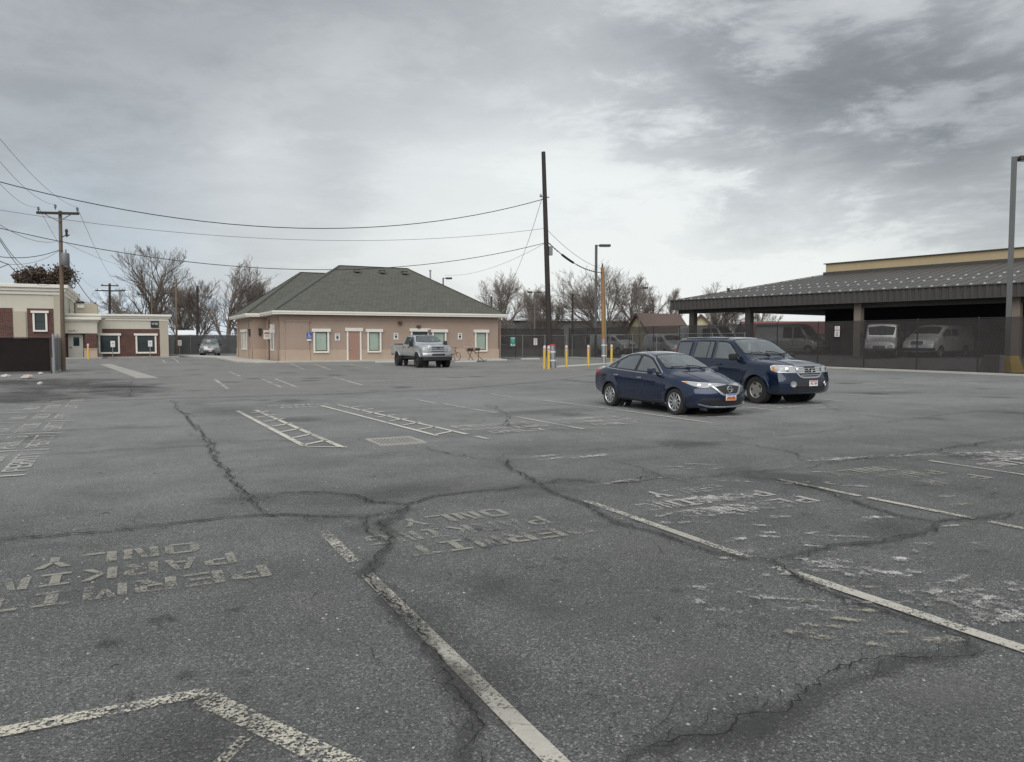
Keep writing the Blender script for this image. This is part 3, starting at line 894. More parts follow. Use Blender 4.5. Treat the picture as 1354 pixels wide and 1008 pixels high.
for i, (pts, cw, bw) in enumerate(CR):
    path = [at(*p) for p in pts]
    for p in path:
        p.z = 0
    d0 = min(p.length for p in path)
    st = 0.035 if d0 < 9 else 0.10
    sp = smooth_path(path, st)
    ribbon(core, sp, cw * 0.50, 0.012 if d0 < 9 else 0.026, 0.018, 100 + i, 0.8)
    if d0 < 9:
        ribbon(core, sp, cw * 0.22, 0.030, 0.0185, 300 + i, 0.8)
    ribbon(band, smooth_path(path, 0.25), bw * (1.4 if d0 < 9 else .7), 0.02, 0.0165, 200 + i, 0.45)
tag(band.build('crack_sealing', K_BAND), kind='structure')
tag(core.build('pavement_cracks', K_CORE), kind='structure')
# hairlines off the main cracks
hair = MB()
rr = random.Random(21)
for i, (pts, cw, bw) in enumerate(CR):
    path = [at(*p) for p in pts]
    for p in path:
        p.z = 0
    for k in range(int(2 + sum((path[j + 1] - path[j]).length for j in range(len(path) - 1)) * 0.8)):
        j = rr.randrange(len(path) - 1)
        p = path[j].lerp(path[j + 1], rr.random())
        an = rr.uniform(0, 6.28)
        q = [p]
        for s_ in range(rr.randrange(4, 10)):
            an += rr.gauss(0, 0.5)
            q.append(q[-1] + Vector((math.cos(an), math.sin(an), 0)) * rr.uniform(0.06, 0.22))
        ribbon(hair, q, 0.012, 0.006, 0.0175, rr.random(), 0.5)
tag(hair.build('hairline_cracks', K_HAIR), kind='structure')
# seam along the edge of the older pavement
seam = MB()
sp = smooth_path([Vector((x, y, 0)) for x, y in [(-10, 23.9), (1.5, 23.8), (4.7, 23.55), (7.1, 23.8), (9.9, 24.1), (13.9, 26.1), (17.7, 28.8), (24, 33), (30, 36.5), (36.9, 39.3)]], 0.4)
ribbon(seam, sp, 0.22, 0.03, 0.0195, 5, 0.5)
tag(seam.build('pavement_seam', K_BAND), kind='structure')


# stains: darker sealed areas and white salt spills, round sheets that fade to their edge
def blot(m, c, rx, ry, rz, z, n=20):
    ca, sa = math.cos(rz), math.sin(rz)
    for i in range(n):
        a0, a1 = 2 * math.pi * i / n, 2 * math.pi * (i + 1) / n
        e = []
        for a_ in (a0, a1):
            x, y = rx * math.cos(a_), ry * math.sin(a_)
            e.append((c[0] + x * ca - y * sa, c[1] + x * sa + y * ca, z))
        m.add([(c[0], c[1], z), e[0], e[1]], [(0, 1, 2)], [(0.5, 0), (0, 1), (0, 1)])


K_DARK = M_soft('dark_patch', (0.055, 0.055, 0.054), 0.30, 0.9, 1.3, 0.05)
K_SALT = M_spill('salt_spill', (0.62, 0.61, 0.59), 0.75, -0.09)
K_PALE = M_soft('pale_wear', (0.20, 0.20, 0.195), 0.40, 1.0, 1.2, -0.05)
m = MB()
for px, py, rx, ry, rz in ((60, 505, 5.0, 1.2, 0.1), (40, 530, 3.2, 1.3, 0.0), (150, 510, 3.0, 1.5, 0.3), (640, 900, 0.45, 0.9, 0.1), (560, 820, 0.35, 0.8, 0.0), (1000, 960, 0.6, 0.45, 0.5),
                           (500, 655, 1.6, 0.7, 0.2), (720, 545, 3.0, 1.2, 0.2), (300, 545, 1.5, 3.0, 0.1), (1180, 700, 0.9, 0.5, 0.3), (330, 660, 0.7, 0.6, 0), (470, 700, 0.25, 0.4, 0), (1160, 520, 4.0, 1.4, -0.4),
                           (250, 980, 0.7, 0.6, 0.4)):
    p = at(px, py)
    blot(m, p, rx, ry, rz, 0.0145)
tag(m.build('dark_patches', K_DARK), kind='structure')
ro = random.Random(5)
m = MB()
for cx_, cy_ in ((.1, 5.0), (.3, 3.9), (2.8, 4.6), (3.0, 3.6), (2.6, 6.0), (5.6, 4.8), (5.5, 3.8), (8.4, 5.0), (8.6, 4.0), (6.4, 14.5), (9.0, 14.8), (12.2, 13.9), (-2.4, 14.6), (-2.6, 17.2), (15.8, 13.2), (11.5, 5.0)):
    for _ in range(7):
        blot(m, (cx_ + ro.gauss(0, .22), cy_ + ro.gauss(0, .25)), ro.uniform(.03, .17), ro.uniform(.03, .14), ro.uniform(0, 3), 0.0148, 12)
tag(m.build('oil_drips', M_soft('oil_drip', (0.036, 0.036, 0.036), 0.36, 7.0, 1.8, 0.0, 0.6)), kind='structure')
m = MB()
for px, py, rx, ry, rz in ((20, 506, 5.5, 4.0, 0), (90, 512, 3.5, 5.0, .1), (30, 525, 3.0, 4.0, 0), (170, 515, 2.0, 4.0, 0)):
    blot(m, at(px, py), rx, ry, rz, 0.0142, 28)
tag(m.build('sealed_strip', M_soft('dark_sealer', (0.055, 0.055, 0.056), 0.42, 0.8, 2.0, 0.15)), kind='structure')
m = MB()
for px, py, rx, ry, rz in ((870, 720, 1.2, 0.8, 0.2), (620, 640, 2.0, 1.0, 0), (430, 610, 2.6, 1.2, 0.2), (900, 880, 0.9, 0.6, 0.2), (1250, 920, 0.8, 0.5, 0), (420, 800, 0.6, 0.5, 0), (230, 590, 2.4, 1.6, 0), (700, 590, 3, 1, 0.1),
                           (1150, 580, 3.2, 1.2, 0), (980, 640, 1.5, 0.6, 0.2)):
    blot(m, at(px, py), rx, ry, rz, 0.0135)
tag(m.build('pale_wear', K_PALE), kind='structure')
rs = random.Random(31)
scat = [(rs.uniform(880, 1354), rs.uniform(592, 830), rs.uniform(.08, .5), rs.uniform(.03, .14), rs.uniform(-.9, .3)) for _ in range(60)]
m = MB()
for px, py, rx, ry, rz in scat:
    blot(m, at(px, py), rx, ry, rz, 0.0152)
tag(m.build('salt_scuffs', M_spill('salt_scuff', (0.50, 0.50, 0.48), 0.65, -0.12)), kind='structure')
m = MB()
for px, py, rx, ry, rz in ((1085, 745, 0.34, 0.10, -0.5), (1110, 752, 0.30, 0.08, -0.6), (1195, 741, 0.22, 0.07, -0.3), (1025, 712, 0.24, 0.06, -0.5), (1020, 706, 0.15, 0.05, -0.3), (1075, 706, 0.16, 0.04, 0.2),
                           (1130, 607, 1.1, 0.16, -0.15), (1205, 603, 1.3, 0.16, -0.2), (1165, 686, 0.3, 0.07, -0.4), (785, 604, 0.55, 0.12, 0.0), (715, 605, 0.6, 0.10, 0.1), (825, 638, 0.7, 0.10, 0.0), (735, 607, 0.5, 0.08, 0.2),
                           (950, 675, 0.75, 0.22, -0.1), (940, 660, 0.9, 0.22, -0.2), (1300, 600, 1.2, 0.25, -0.2), (1335, 607, 1.0, 0.3, -0.2), (980, 715, 0.22, 0.07, 0.1), (1290, 800, 0.55, 0.22, -0.3), (1330, 815, 0.6, 0.2, -0.3),
                           (1240, 785, 0.4, 0.14, -0.3), (1170, 760, 0.4, 0.13, -0.4), (900, 693, 0.35, 0.07, -0.4)):
    blot(m, at(px, py), rx * 1.25, ry * 1.5, rz, 0.0155)
tag(m.build('salt_spills', K_SALT), kind='structure')
K_YEL = M_spill('yellowed_paint', (0.36, 0.34, 0.27), 0.8, 0.0)
m = MB()
for px, py, rx, ry, rz in ((1050, 838, 0.16, 0.06, -0.6), (1075, 845, 0.20, 0.05, -0.6), (1120, 822, 0.20, 0.06, -0.6), (1155, 855, 0.16, 0.05, -0.6), (1240, 848, 0.2, 0.09, -0.5), (1150, 810, 0.22, 0.06, -0.6), (1090, 830, 0.22, 0.06, -0.6),
                           (1270, 668, 0.25, 0.10, 0), (1145, 778, 0.2, 0.05, -0.6), (1060, 795, 0.2, 0.05, -0.6), (1180, 838, 0.2, 0.06, -0.6)):
    blot(m, at(px, py), rx, ry, rz, 0.0150)
tag(m.build('faded_lettering', K_YEL), kind='structure')

# grit and broken twigs lying about
rs = random.Random(77)
m = MB()
for _ in range(420):
    y = 2.2 + 13 * rs.random() ** 1.6
    x = rs.uniform(-.35, 1.35) * y
    r_ = rs.uniform(.003, .008) * (1 + y * .07)
    q = [(x + r_ * rs.uniform(.6, 1.3) * math.cos(k * 1.257), y + r_ * rs.uniform(.6, 1.3) * math.sin(k * 1.257), .001) for k in range(5)]
    m.add(q + [(x + rs.uniform(-.3, .3) * r_, y, r_ * rs.uniform(.6, 1.1))], [(k, (k + 1) % 5, 5) for k in range(5)])
tag(m.build('grit', M('grit_stone', (.34, .33, .31), .9, var=.6, vscale=3, obj=False)), kind='stuff')
m = MB()
for _ in range(46):
    y = 2.4 + 9 * rs.random() ** 1.3
    x = rs.uniform(-.35, 1.3) * y
    a_, l_ = rs.uniform(0, 3.14), rs.uniform(.02, .07)
    m.tube([(x, y, .022), (x + l_ * .5 * math.cos(a_), y + l_ * .5 * math.sin(a_), .026), (x + l_ * math.cos(a_ + .4), y + l_ * math.sin(a_ + .4), .022)], .003, 5)
tag(m.build('dry_twig_litter', M('litter_twig', (.04, .034, .03), .9)), kind='stuff')

# drain grate set in the lot
c = at(522, 585)
t = thing('drain_grate', (3.92, 12.1, 0), 'square cast iron drain grate set in the asphalt between the hatched bays', 'drain grate')
fr = MB()
hw, hl = 0.45, 0.46
for sx_, sy_, dx, dy in ((0, -hl, 2 * hw + .07, .07), (0, hl, 2 * hw + .07, .07)):
    fr.box((sx_, sy_, 0.008), (dx, dy, 0.03))
for sx_ in (-hw, hw):
    fr.box((sx_, 0, 0.008), (.07, 2 * hl - .07, 0.03))
fr.build('frame', MAT['concrete'], t)
gr = MB()
for k in range(11):
    gr.box((-0.40 + k * 0.08, 0, 0.0112), (0.028, 0.84, 0.0026))
for k in range(6):
    gr.box((0, -0.40 + k * 0.16, 0.0108), (0.84, 0.040, 0.0026))
gr.build('grating', M('cast_iron', (0.38, 0.37, 0.35), 0.7, 0.3, var=0.2, vscale=8), t)
painted_pit = MB()
painted_pit.bb(-.415, .415, -.425, .425, 0.0025, 0.0092)  # black slab close under the bars paints the shade of the hole
painted_pit.build('painted_pit', MAT['ink'], t)
t.scale = (.82, .86, 1)

# ------------------------------------------------------------------ pink office
T = thing('office_building', (9.96, 58, 0), 'pink stucco single storey office with green hipped shingle roof', 'building')
O = (9.96, 58, 0)
X0, X1, Y0, Y1 = 9.96, 27.95, 58.0, 70.0
WX0, WX1, WY0, WY1 = 8.89, 21.0, 64.2, 73.9
ZE = 3.55                       # wall top
m = MB(O)
m.bb(X0, X1, Y0, Y1, 0, ZE)
m.bb(WX0, WX1, WY0, WY1, 0, ZE - .002)
# corner piers and shallow pilasters of the long front
m.bb(10.36, 12.05, Y0 - 0.10, Y0, 0, ZE - 0.5)
m.bb(X0 - 0.09, X0, 62.6, 64.2, 0, ZE - .3)
m.bb(WX0 - 0.09, WX0, 64.25, 65.4, 0, ZE - .3)
m.bb(WX0 - 0.09, WX0, 72.9, 73.8, 0, ZE - .3)
m.build('wall', MAT['stucco'], T)
m = MB(O)
zb = 0.93
m.bb(X0 - .04, X1 + .04, Y0 - .05, Y0, 0, zb)
m.bb(10.31, 12.10, Y0 - .15, Y0 - .10, 0, zb)
m.bb(X0 - .05, X0, Y0 - .05, 62.6, 0, zb)
m.bb(X0 - .14, X0 - .09, 62.55, 64.15, 0, zb)
m.bb(WX0 - .04, X0, WY0 - .05, WY0, 0, zb)
m.bb(WX0 - .05, WX0, 65.4, 72.9, 0, zb)
m.bb(WX0 - .14, WX0 - .09, 64.2, 65.45, 0, zb)
m.bb(WX0 - .14, WX0 - .09, 72.85, 73.85, 0, zb)
m.build('wall_base', MAT['stucco_base'], T, bevel=0.015)
m = MB(O)
m.bb(10.30, 12.15, Y0 - .16, Y0 - .0, ZE - 0.5, ZE - 0.38)
m.bb(X0 - .03, X1 + .03, Y0 - .035, Y0, ZE - 0.36, ZE - 0.02)
m.bb(X0 - .035, X0, Y0, 64.2, ZE - 0.36, ZE - 0.02)
m.bb(WX0 - .035, WX0, WY0, WY1, ZE - 0.36, ZE - 0.02)
m.build('frieze', MAT['stucco'], T)


def hip(mb, x0, x1, y0, y1, ze, zr, ov):
    x0, x1, y0, y1 = x0 - ov, x1 + ov, y0 - ov, y1 + ov
    h = (y1 - y0) / 2
    ym = (y0 + y1) / 2
    a, b, c, d = (x0, y0, ze), (x1, y0, ze), (x1, y1, ze), (x0, y1, ze)
    r0, r1 = (x0 + h, ym, zr), (x1 - h, ym, zr)
    mb.poly([a, b, r1, r0])
    mb.poly([b, c, r1])
    mb.poly([c, d, r0, r1])
    mb.poly([d, a, r0])
    return r0, r1


m = MB(O)
r0, r1 = hip(m, X0, X1, Y0, Y1, 3.84, 7.98, 0.55)
q0, q1 = hip(m, WX0, WX1 + 2, WY0, WY1, 3.83, 7.72, 0.55)
rf = m.build('roof', MAT['shingle'], T)
cap = MB(O)
for p, q in ((r0, r1), (q0, q1), ((X0 - .55, Y0 - .55, 3.84), r0), ((X1 + .55, Y0 - .55, 3.84), r1), ((X1 + .55, Y1 + .55, 3.84), r1), ((WX0 - .55, WY0 - .55, 3.83), q0), ((WX0 - .55, WY1 + .55, 3.83), q0)):
    cap.beam(p, q, 0.22, 0.03)
cap.build('ridge_cap', M('ridge_cap_shingle', (0.070, 0.073, 0.061), 0.9, var=0.2), rf)
for px, py in ((472, 355), (505.5, 357.5), (535, 359)):
    p = atY(px, py, 63.0)
    v = MB(O)
    v.box((p.x, 63.0, 7.50), (0.42, 0.42, 0.22))
    v.box((p.x, 62.98, 7.63), (0.54, 0.5, 0.05))
    v.build('roof_vent', M('vent_metal', (0.16, 0.15, 0.14), 0.6, 0.2), rf, bevel=0.02)
p = atY(569, 366, 64.0)
v = MB(O)
v.bar((p.x, 64.0, 6.4), (p.x, 64.0, 7.9), 0.07, n=10)
v.lathe([(0.0, 0.12), (0.11, 0.10), (0.11, 0.0), (0.07, 0.0)], 10, c=(p.x, 64.0, 7.82))
v.build('vent_pipe', MAT['galv'], rf, smooth=40)
g_ = MB(O)


def fascia(mb, x0, x1, y0, y1, z, ov):
    x0, x1, y0, y1 = x0 - ov, x1 + ov, y0 - ov, y1 + ov
    for (a0, a1, b0, b1) in ((x0 - .10, x1 + .10, y0 - .10, y0), (x0 - .10, x0, y0, y1), (x1, x1 + .10, y0, y1), (x0 - .10, x1 + .10, y1, y1 + .10)):
        mb.bb(a0, a1, b0, b1, z - 0.13, z + 0.02)
        mb.bb(a0 + .03, a1 - .03, b0 + .03, b1 - .03, z - 0.25, z - 0.13)


fascia(g_, X0, X1, Y0, Y1, 3.83, .55)
fascia(g_, WX0, WX1, WY0, WY1, 3.80, .55)
gt = g_.build('gutter', MAT['white_trim'], T, bevel=0.02)
so = MB(O)
so.bb(X0 - .52, X1 + .52, Y0 - .52, Y1 + .5, ZE + 0.03, ZE + 0.05)
so.bb(WX0 - .52, WX1, WY0 - .52, WY1 + .5, ZE, ZE + 0.02)
so.build('soffit', MAT['white_trim'], T)
# downpipes
dp = MB(O)
for (x, y) in ((X0 - .16, 62.45), (WX0 - .16, 65.5), (X1 + .10, Y0 - .10), (X0 - .13, 58.35)):
    dp.box((x, y, 1.75), (.08, .08, 3.4))
dp.builds('downpipe', M('downpipe_paint', (0.30, 0.22, 0.18), 0.6, var=0.1), T, bevel=0.01)


def window_front(xc, wd, z0, z1, Y, parent, off, glass, trim=MAT['white_trim'], tw=0.14, rows=0, head=0.24):
    m = MB(off)
    m.bb(xc - wd / 2 - tw, xc - wd / 2, Y - .14, Y, z0 - tw, z1)
    m.bb(xc + wd / 2, xc + wd / 2 + tw, Y - .14, Y, z0 - tw, z1)
    m.bb(xc - wd / 2, xc + wd / 2, Y - .16, Y, z0 - tw, z0)
    m.bb(xc - wd / 2 - tw - .12, xc + wd / 2 + tw + .12, Y - .21, Y, z1, z1 + head)
    o = m.build('window', trim, parent, bevel=0.012)
    f = MB(off)
    s_ = 0.06
    f.bb(xc - wd / 2, xc - wd / 2 + s_, Y - .05, Y, z0, z1)
    f.bb(xc + wd / 2 - s_, xc + wd / 2, Y - .05, Y, z0, z1)
    f.bb(xc - wd / 2 + s_, xc + wd / 2 - s_, Y - .05, Y, z0, z0 + s_)
    f.bb(xc - wd / 2 + s_, xc + wd / 2 - s_, Y - .05, Y, z1 - s_, z1)
    if rows:
        f.bb(xc - wd / 2 + s_, xc + wd / 2 - s_, Y - .045, Y, (z0 + z1) / 2 - .025, (z0 + z1) / 2 + .025)
    f.build('frame', MAT['frame_black'], o)
    p = MB(off)
    p.bb(xc - wd / 2 + s_, xc + wd / 2 - s_, Y - .02, Y + .01, z0 + s_, z1 - s_)
    p.build('pane', glass, o)
    return o


def wx(px, Y=58.0):
    return atY(px, 450, Y).x


for a, b in ((416.5, 432.5), (487.5, 501.5), (573, 587.5), (629.5, 642)):
    window_front((wx(a) + wx(b)) / 2, wx(b) - wx(a), 0.84, 2.30, Y0, T, O, MAT['blind'])
# staff door, plus the doorway behind the truck
for a, b, nm in ((460.3, 475.6, 'door'), (545, 565, 'door')):
    xa, xb = wx(a), wx(b)
    m = MB(O)
    m.bb(xa - .12, xa, Y0 - .09, Y0, 0, 2.36)
    m.bb(xb, xb + .12, Y0 - .09, Y0, 0, 2.36)
    m.bb(xa - .24, xb + .24, Y0 - .15, Y0, 2.36, 2.62)
    fr_ = m.build('door', MAT['white_trim'], T, bevel=0.012)
    m = MB(O)
    m.bb(xa, xb, Y0 - .06, Y0, 0.02, 2.36)
    m.build('leaf', MAT['door_pink'] if a < 500 else MAT['dark_glass'], fr_)
    m = MB(O)
    m.bar((xa + .12, Y0 - .06, 1.02), (xa + .12, Y0 - .14, 1.02), 0.03)
    m.bar((xa + .12, Y0 - .13, 1.02), (xa + .26, Y0 - .13, 1.02), 0.014)
    m.build('handle', MAT['chrome'], fr_)
    m = MB(O)
    m.bar((xa + .12, Y0 - .06, 1.25), (xa + .12, Y0 - .10, 1.25), 0.035)
    m.build('deadbolt', MAT['chrome'], fr_)


def window_west(yc, wd, z0, z1, X, parent, off, n=1):
    m = MB(off)
    tw = .12
    m.bb(X - .09, X, yc - wd / 2 - tw, yc - wd / 2, z0 - tw, z1)
    m.bb(X - .09, X, yc + wd / 2, yc + wd / 2 + tw, z0 - tw, z1)
    m.bb(X - .10, X, yc - wd / 2, yc + wd / 2, z0 - tw, z0)
    m.bb(X - .15, X, yc - wd / 2 - tw - .1, yc + wd / 2 + tw + .1, z1, z1 + .24)
    for k in range(1, n):
        y = yc - wd / 2 + wd * k / n
        m.bb(X - .09, X, y - .12, y + .12, z0, z1)
    o = m.build('window', MAT['white_trim'], parent, bevel=0.012)
    p = MB(off)
    p.bb(X - .02, X + .01, yc - wd / 2, yc + wd / 2, z0, z1)
    p.build('pane', MAT['dark_glass'], o)


window_west(61.3, 1.0, 0.95, 2.35, X0, T, O)
window_west(69.2, 2.9, 0.95, 2.35, WX0, T, O, 3)
# carriage lamps
for x, y, z, nrm in ((9.42, WY0 - .12, 2.35, 0), (WX0 - .15, 65.0, 2.3, 0)):
    m = MB(O)
    m.box((x, y, z), (.2, .2, .42))
    m.box((x, y, z + .24), (.28, .26, .06))
    m.box((x, y + .07, z - .28), (.1, .1, .14))
    m.build('wall_lamp', MAT['dark_steel'], T, bevel=0.02)
for px, py in ((528.5, 427), (553, 432)):
    p = atY(px, py, Y0)
    m = MB(O)
    m.box((p.x, Y0 - .10, p.z), (.30, .2, .2))
    m.box((p.x, Y0 - .16, p.z - .12), (.2, .14, .08))
    m.build('wall_lamp', M('bronze_floodlight', (0.09, 0.05, 0.035), 0.5), T, bevel=0.03)
m = MB(O)
p = atY(567, 438.5, Y0)
m.box((p.x, Y0 - .08, p.z), (.26, .16, .3))
m.build('meter_box', MAT['grey_steel'], T, bevel=0.02)

# signs on the office front
for px, py, lab in ((446, 446, 'white square wall sign with black emblem left of the pink door'),
                    (523.5, 445, 'white square wall sign with black emblem above the silver truck'),
                    (608, 445, 'white square wall sign with black emblem right of the silver truck')):
    p = atY(px, py, Y0)
    s_ = thing('wall_sign', (p.x, Y0 - .02, p.z), lab, 'sign', 'small white signs on the pink wall')
    m = MB()
    m.box((0, 0, 0), (.38, .03, .54))
    m.build('panel', MAT['sign_white'], s_, bevel=0.006)
    m = MB()
    m.add([(0.10 * math.cos(a * math.pi / 8), -.02, -.02 + 0.11 * math.sin(a * math.pi / 8)) for a in range(16)], [tuple(range(16))])
    m.box((0, -.0185, .17), (.24, .008, .05))
    m.box((0, -.0185, -.2), (.2, .008, .03))
    m.build('emblem', MAT['ink'], s_)
p = atY(409.5, 445, Y0 - .1)
s_ = thing('accessible_parking_sign', (p.x - .05, Y0 - .12, p.z), 'blue wheelchair parking sign with white plate below on pink wall', 'sign')
m = MB()
m.box((0, 0, .06), (.36, .03, .44))
m.build('panel', MAT['sign_blue'], s_, bevel=0.006)
m = MB()
m.box((0, 0, -.27), (.32, .03, .14))
m.build('plate', MAT['sign_white'], s_, bevel=0.006)
m = MB()
for a in range(14):
    a0, a1 = R(-200 + a * 20), R(-180 + a * 20)
    m.beam((.0 + .09 * math.cos(a0), -.02, .0 + .09 * math.sin(a0)), (.0 + .09 * math.cos(a1), -.02, .0 + .09 * math.sin(a1)), .008, .03)
m.beam((-.03, -.02, .18), (-.01, -.02, .03), .008, .04)
m.beam((-.01, -.02, .04), (.09, -.02, .03), .008, .035)
m.beam((.09, -.02, .03), (.12, -.02, -.08), .008, .035)
m.lathe([(0, -.02), (.03, -.02), (.03, -.012)], 10, axis='y', c=(-.03, 0, .215))
m.build('wheelchair_symbol', MAT['sign_white'], s_)
p = atX(357.5, 439, X0 - .2)
s_ = thing('wall_sign', (X0 - .30, 62.2, 2.1), 'red and white sign on the west side of the pink office', 'sign')
m = MB()
m.box((0, 0, 0), (.5, .04, .72))
m.build('panel', MAT['sign_white'], s_, bevel=0.008)
m = MB()
m.box((0, -.022, .12), (.36, .008, .12))
m.box((0, -.022, -.10), (.30, .008, .05))
m.build('lettering', MAT['red_ink'], s_)
p = atX(366, 435, X0 - .1)
s_ = thing('wall_sign', (X0 - .13, 59.6, 2.55), 'two small white plates near the corner of the pink office', 'sign')
for dz in (.17, -.17):
    m = MB()
    m.box((-.16, 0, dz), (.36, .03, .30))
    m.build('plate', MAT['sign_white'], s_, bevel=0.006)

# pavement round the office with its kerb, and wheel stops
m = MB()
m.prism([(8.0, 57.0, 0), (9.5, 57.0, 0), (9.5, 57.35, 0), (28.0, 57.35, 0), (28.0, 58, 0), (9.5, 58, 0), (9.5, 76, 0), (4.0, 88, 0), (3.0, 88, 0), (6.9, 75, 0), (7.0, 60, 0)], (0, 0, .13))
tag(m.build('pavement', MAT['pale_concrete'], bevel=0.02), kind='structure')


def wheel_stop(p, rz, lab, grp='concrete wheel stops in the parking lot', ln=1.8, mat='pale_concrete'):
    t = thing('wheel_stop', p, lab, 'wheel stop', grp, rz)
    m = MB()
    pr = [(-.09, 0), (.09, 0), (.06, .12), (-.06, .12)]
    m.prism([(-ln / 2, a, z) for a, z in pr], (ln, 0, 0))
    m.build('bumper_block', MAT[mat], t, bevel=0.012)
    m = MB()
    for sx_ in (-.6, .6):
        m.bar((sx_ * ln / 1.8, 0, .115), (sx_ * ln / 1.8, 0, .127), .02)
    m.builds('anchor_pin', MAT['dark_steel'], t)


for px, py, lab in ((511.5, 479.5, 'white concrete wheel stop left of the silver pickup'), (616, 479, 'white concrete wheel stop by the folding chair at the pink wall'),
                    (657, 477, 'white concrete wheel stop at the right corner of the pink office'), (701, 475.5, 'white concrete wheel stop before the small fence gate')):
    p = at(px, py)
    wheel_stop((p.x, p.y, 0), 0, lab)
for k, (px, py) in enumerate(((302, 473), (320, 475), (327, 476.5), (334.5, 478), (342, 480))):
    p = at(px, py)
    wheel_stop((p.x, p.y, 0), R(90), ['grey wheel stop farthest along the office kerb', 'second grey wheel stop from the far end of the office kerb', 'middle grey wheel stop along the west kerb of the office',
                                      'second nearest grey wheel stop along the west office kerb', 'nearest grey wheel stop along the west office kerb'][k], 'wheel stops along the west kerb', 1.6, 'concrete')

# ------------------------------------------------------------------ brick buildings on the left
YB = 80.0
T = thing('shop_building', (-5.3, YB, 0), 'low cream and brick building with dark square sign and white trimmed windows', 'building')
O = (-5.3, YB, 0)
m = MB(O)
m.bb(-5.35, 3.25, YB, YB + 14, 0, 3.72)
m.build('wall', MAT['cream'], T)
m = MB(O)
m.bb(-2.3, 2.55, YB - .05, YB, 0.12, 2.72)
m.build('brick_panel', MAT['brick'], T)
m = MB(O)
m.bb(-5.35, 3.45, YB - .22, YB + 14, 3.72, 3.90)
m.bb(-5.35, 3.62, YB - .40, YB + 14.2, 3.90, 4.10)
m.bb(-2.0, 3.33, YB - .10, YB, 3.50, 3.72)
m.build('cornice', MAT['white_trim'], T, bevel=0.03)
m = MB(O)
m.bb(2.55, 3.30, YB - .12, YB, 0.1, 3.5)
m.build('corner_pier', MAT['tan_trim'], T)
for a, b in ((132.5, 156), (181.5, 204.5)):
    window_front((wx(a, YB) + wx(b, YB)) / 2, wx(b, YB) - wx(a, YB), 0.55, 2.10, YB - .05, T, O, MAT['dark_glass'], tw=.15, rows=1 if a > 150 else 0, head=0.2)
p = atY(204.5, 429, YB)
m = MB(O)
m.box((p.x, YB - .06, p.z), (.68, .1, .62))
sg = m.build('sign_board', MAT['sign_navy'], T, bevel=0.01)
text_mesh('WSB', .30, 'sign_lettering', MAT['sign_white'], sg, (p.x + 5.3, -.125, p.z + .04), (R(90), 0, 0), width=.54)
# porch with the entrance
m = MB(O)
m.bb(-6.6, -2.65, YB - 1.5, YB, 2.28, 3.35)
m.build('porch_wall', MAT['cream'], T)
m = MB(O)
m.bb(-6.75, -2.5, YB - 1.65, YB, 3.35, 3.50)
m.bb(-6.95, -2.30, YB - 1.85, YB, 3.50, 3.72)
m.build('porch_cornice', MAT['white_trim'], T, bevel=0.03)
m = MB(O)
m.bb(-3.65, -2.72, YB - 1.48, YB - .5, 0, 2.28)
m.bb(-6.6, -5.12, YB - 1.48, YB - .5, 0, 2.28)
m.builds('porch_pier', MAT['brick'], T)
m = MB(O)
m.bb(-5.12, -3.65, YB - .9, YB - .5, 0, 2.28)
m.build('porch_recess', MAT['dark_steel'], T)
m = MB(O)
m.bb(-5.0, -3.82, YB - .96, YB - .9, 0.02, 2.18)
dr = m.build('door', MAT['door_grey'], T, bevel=0.01)
m = MB(O)
m.bb(-4.58, -4.12, YB - .985, YB - .955, 1.15, 1.95)
m.build('pane', MAT['dark_glass'], dr)
m = MB(O)
m.bb(-4.90, -4.72, YB - 1.01, YB - .96, 1.0, 1.05)
m.build('handle', MAT['dark_steel'], dr)
text_mesh('SUITE 1', .26, 'suite_lettering', MAT['ink'], T, (-4.55 + 5.3, -1.51, 2.48), (R(90), 0, 0), width=.72)
rt = thing('rooftop_unit', (wx(113, 86) + .2, 86, 4.0), 'beige rooftop air handling unit above the low cream building', 'air unit')
m = MB()
m.box((0, 0, .62), (1.9, 1.4, 1.24))
m.build('casing', MAT['tan_trim'], rt, bevel=0.03)
m = MB()
m.box((-.5, -.72, .95), (.62, .2, .3))
m.build('hood', MAT['white_paint'], rt, bevel=0.03)
pb = thing('planter_box', (-3.18, YB - 1.95, 0), 'square pink concrete planter beside the porch pier', 'planter')
m = MB()
m.box((0, 0, .42), (1.05, .6, .84))
m.build('box', MAT['stucco_base'], pb, bevel=0.03)
m = MB()
m.box((0, 0, .88), (1.13, .68, .08))
m.build('coping', MAT['stucco_base'], pb, bevel=0.015)

YT = 77.5
T = thing('tall_brick_building', (-5.3, YT, 0), 'two storey brick and cream building behind the black fence', 'building')
O = (-5.3, YT, 0)
m = MB(O)
m.bb(-26, -5.25, YT, YT + 16, 0, 5.7)
m.build('wall', MAT['cream'], T)
m = MB(O)
for x0_, x1_ in ((-7.9, -5.95), (-10.9, -8.95), (-14.6, -11.8)):
    m.bb(x0_, x1_, YT - .06, YT, 0.1, 4.42)
m.builds('brick_panel', MAT['brick'], T)
m = MB(O)
m.bb(-8.85, -8.0, YT - .14, YT, 0, 4.15)
m.bb(-11.7, -10.95, YT - .14, YT, 0, 4.15)
m.bb(-5.9, -5.2, YT - .10, YT, 0, 5.6)
m.builds('pilaster', MAT['tan_trim'], T)
m = MB(O)
m.bb(-26, -5.10, YT - .14, YT + 16.1, 5.62, 5.92)
m.bb(-26, -4.95, YT - .30, YT + 16.3, 5.92, 6.20)
m.bb(-26, -4.75, YT - .50, YT + 16.5, 6.20, 6.50)
m.build('cornice', MAT['white_trim'], T, bevel=0.04)
window_front(wx(54, YT), wx(61, YT) - wx(47, YT), 2.55, 4.02, YT - .06, T, O, MAT['dark_glass'], tw=.15, rows=1, head=0.2)

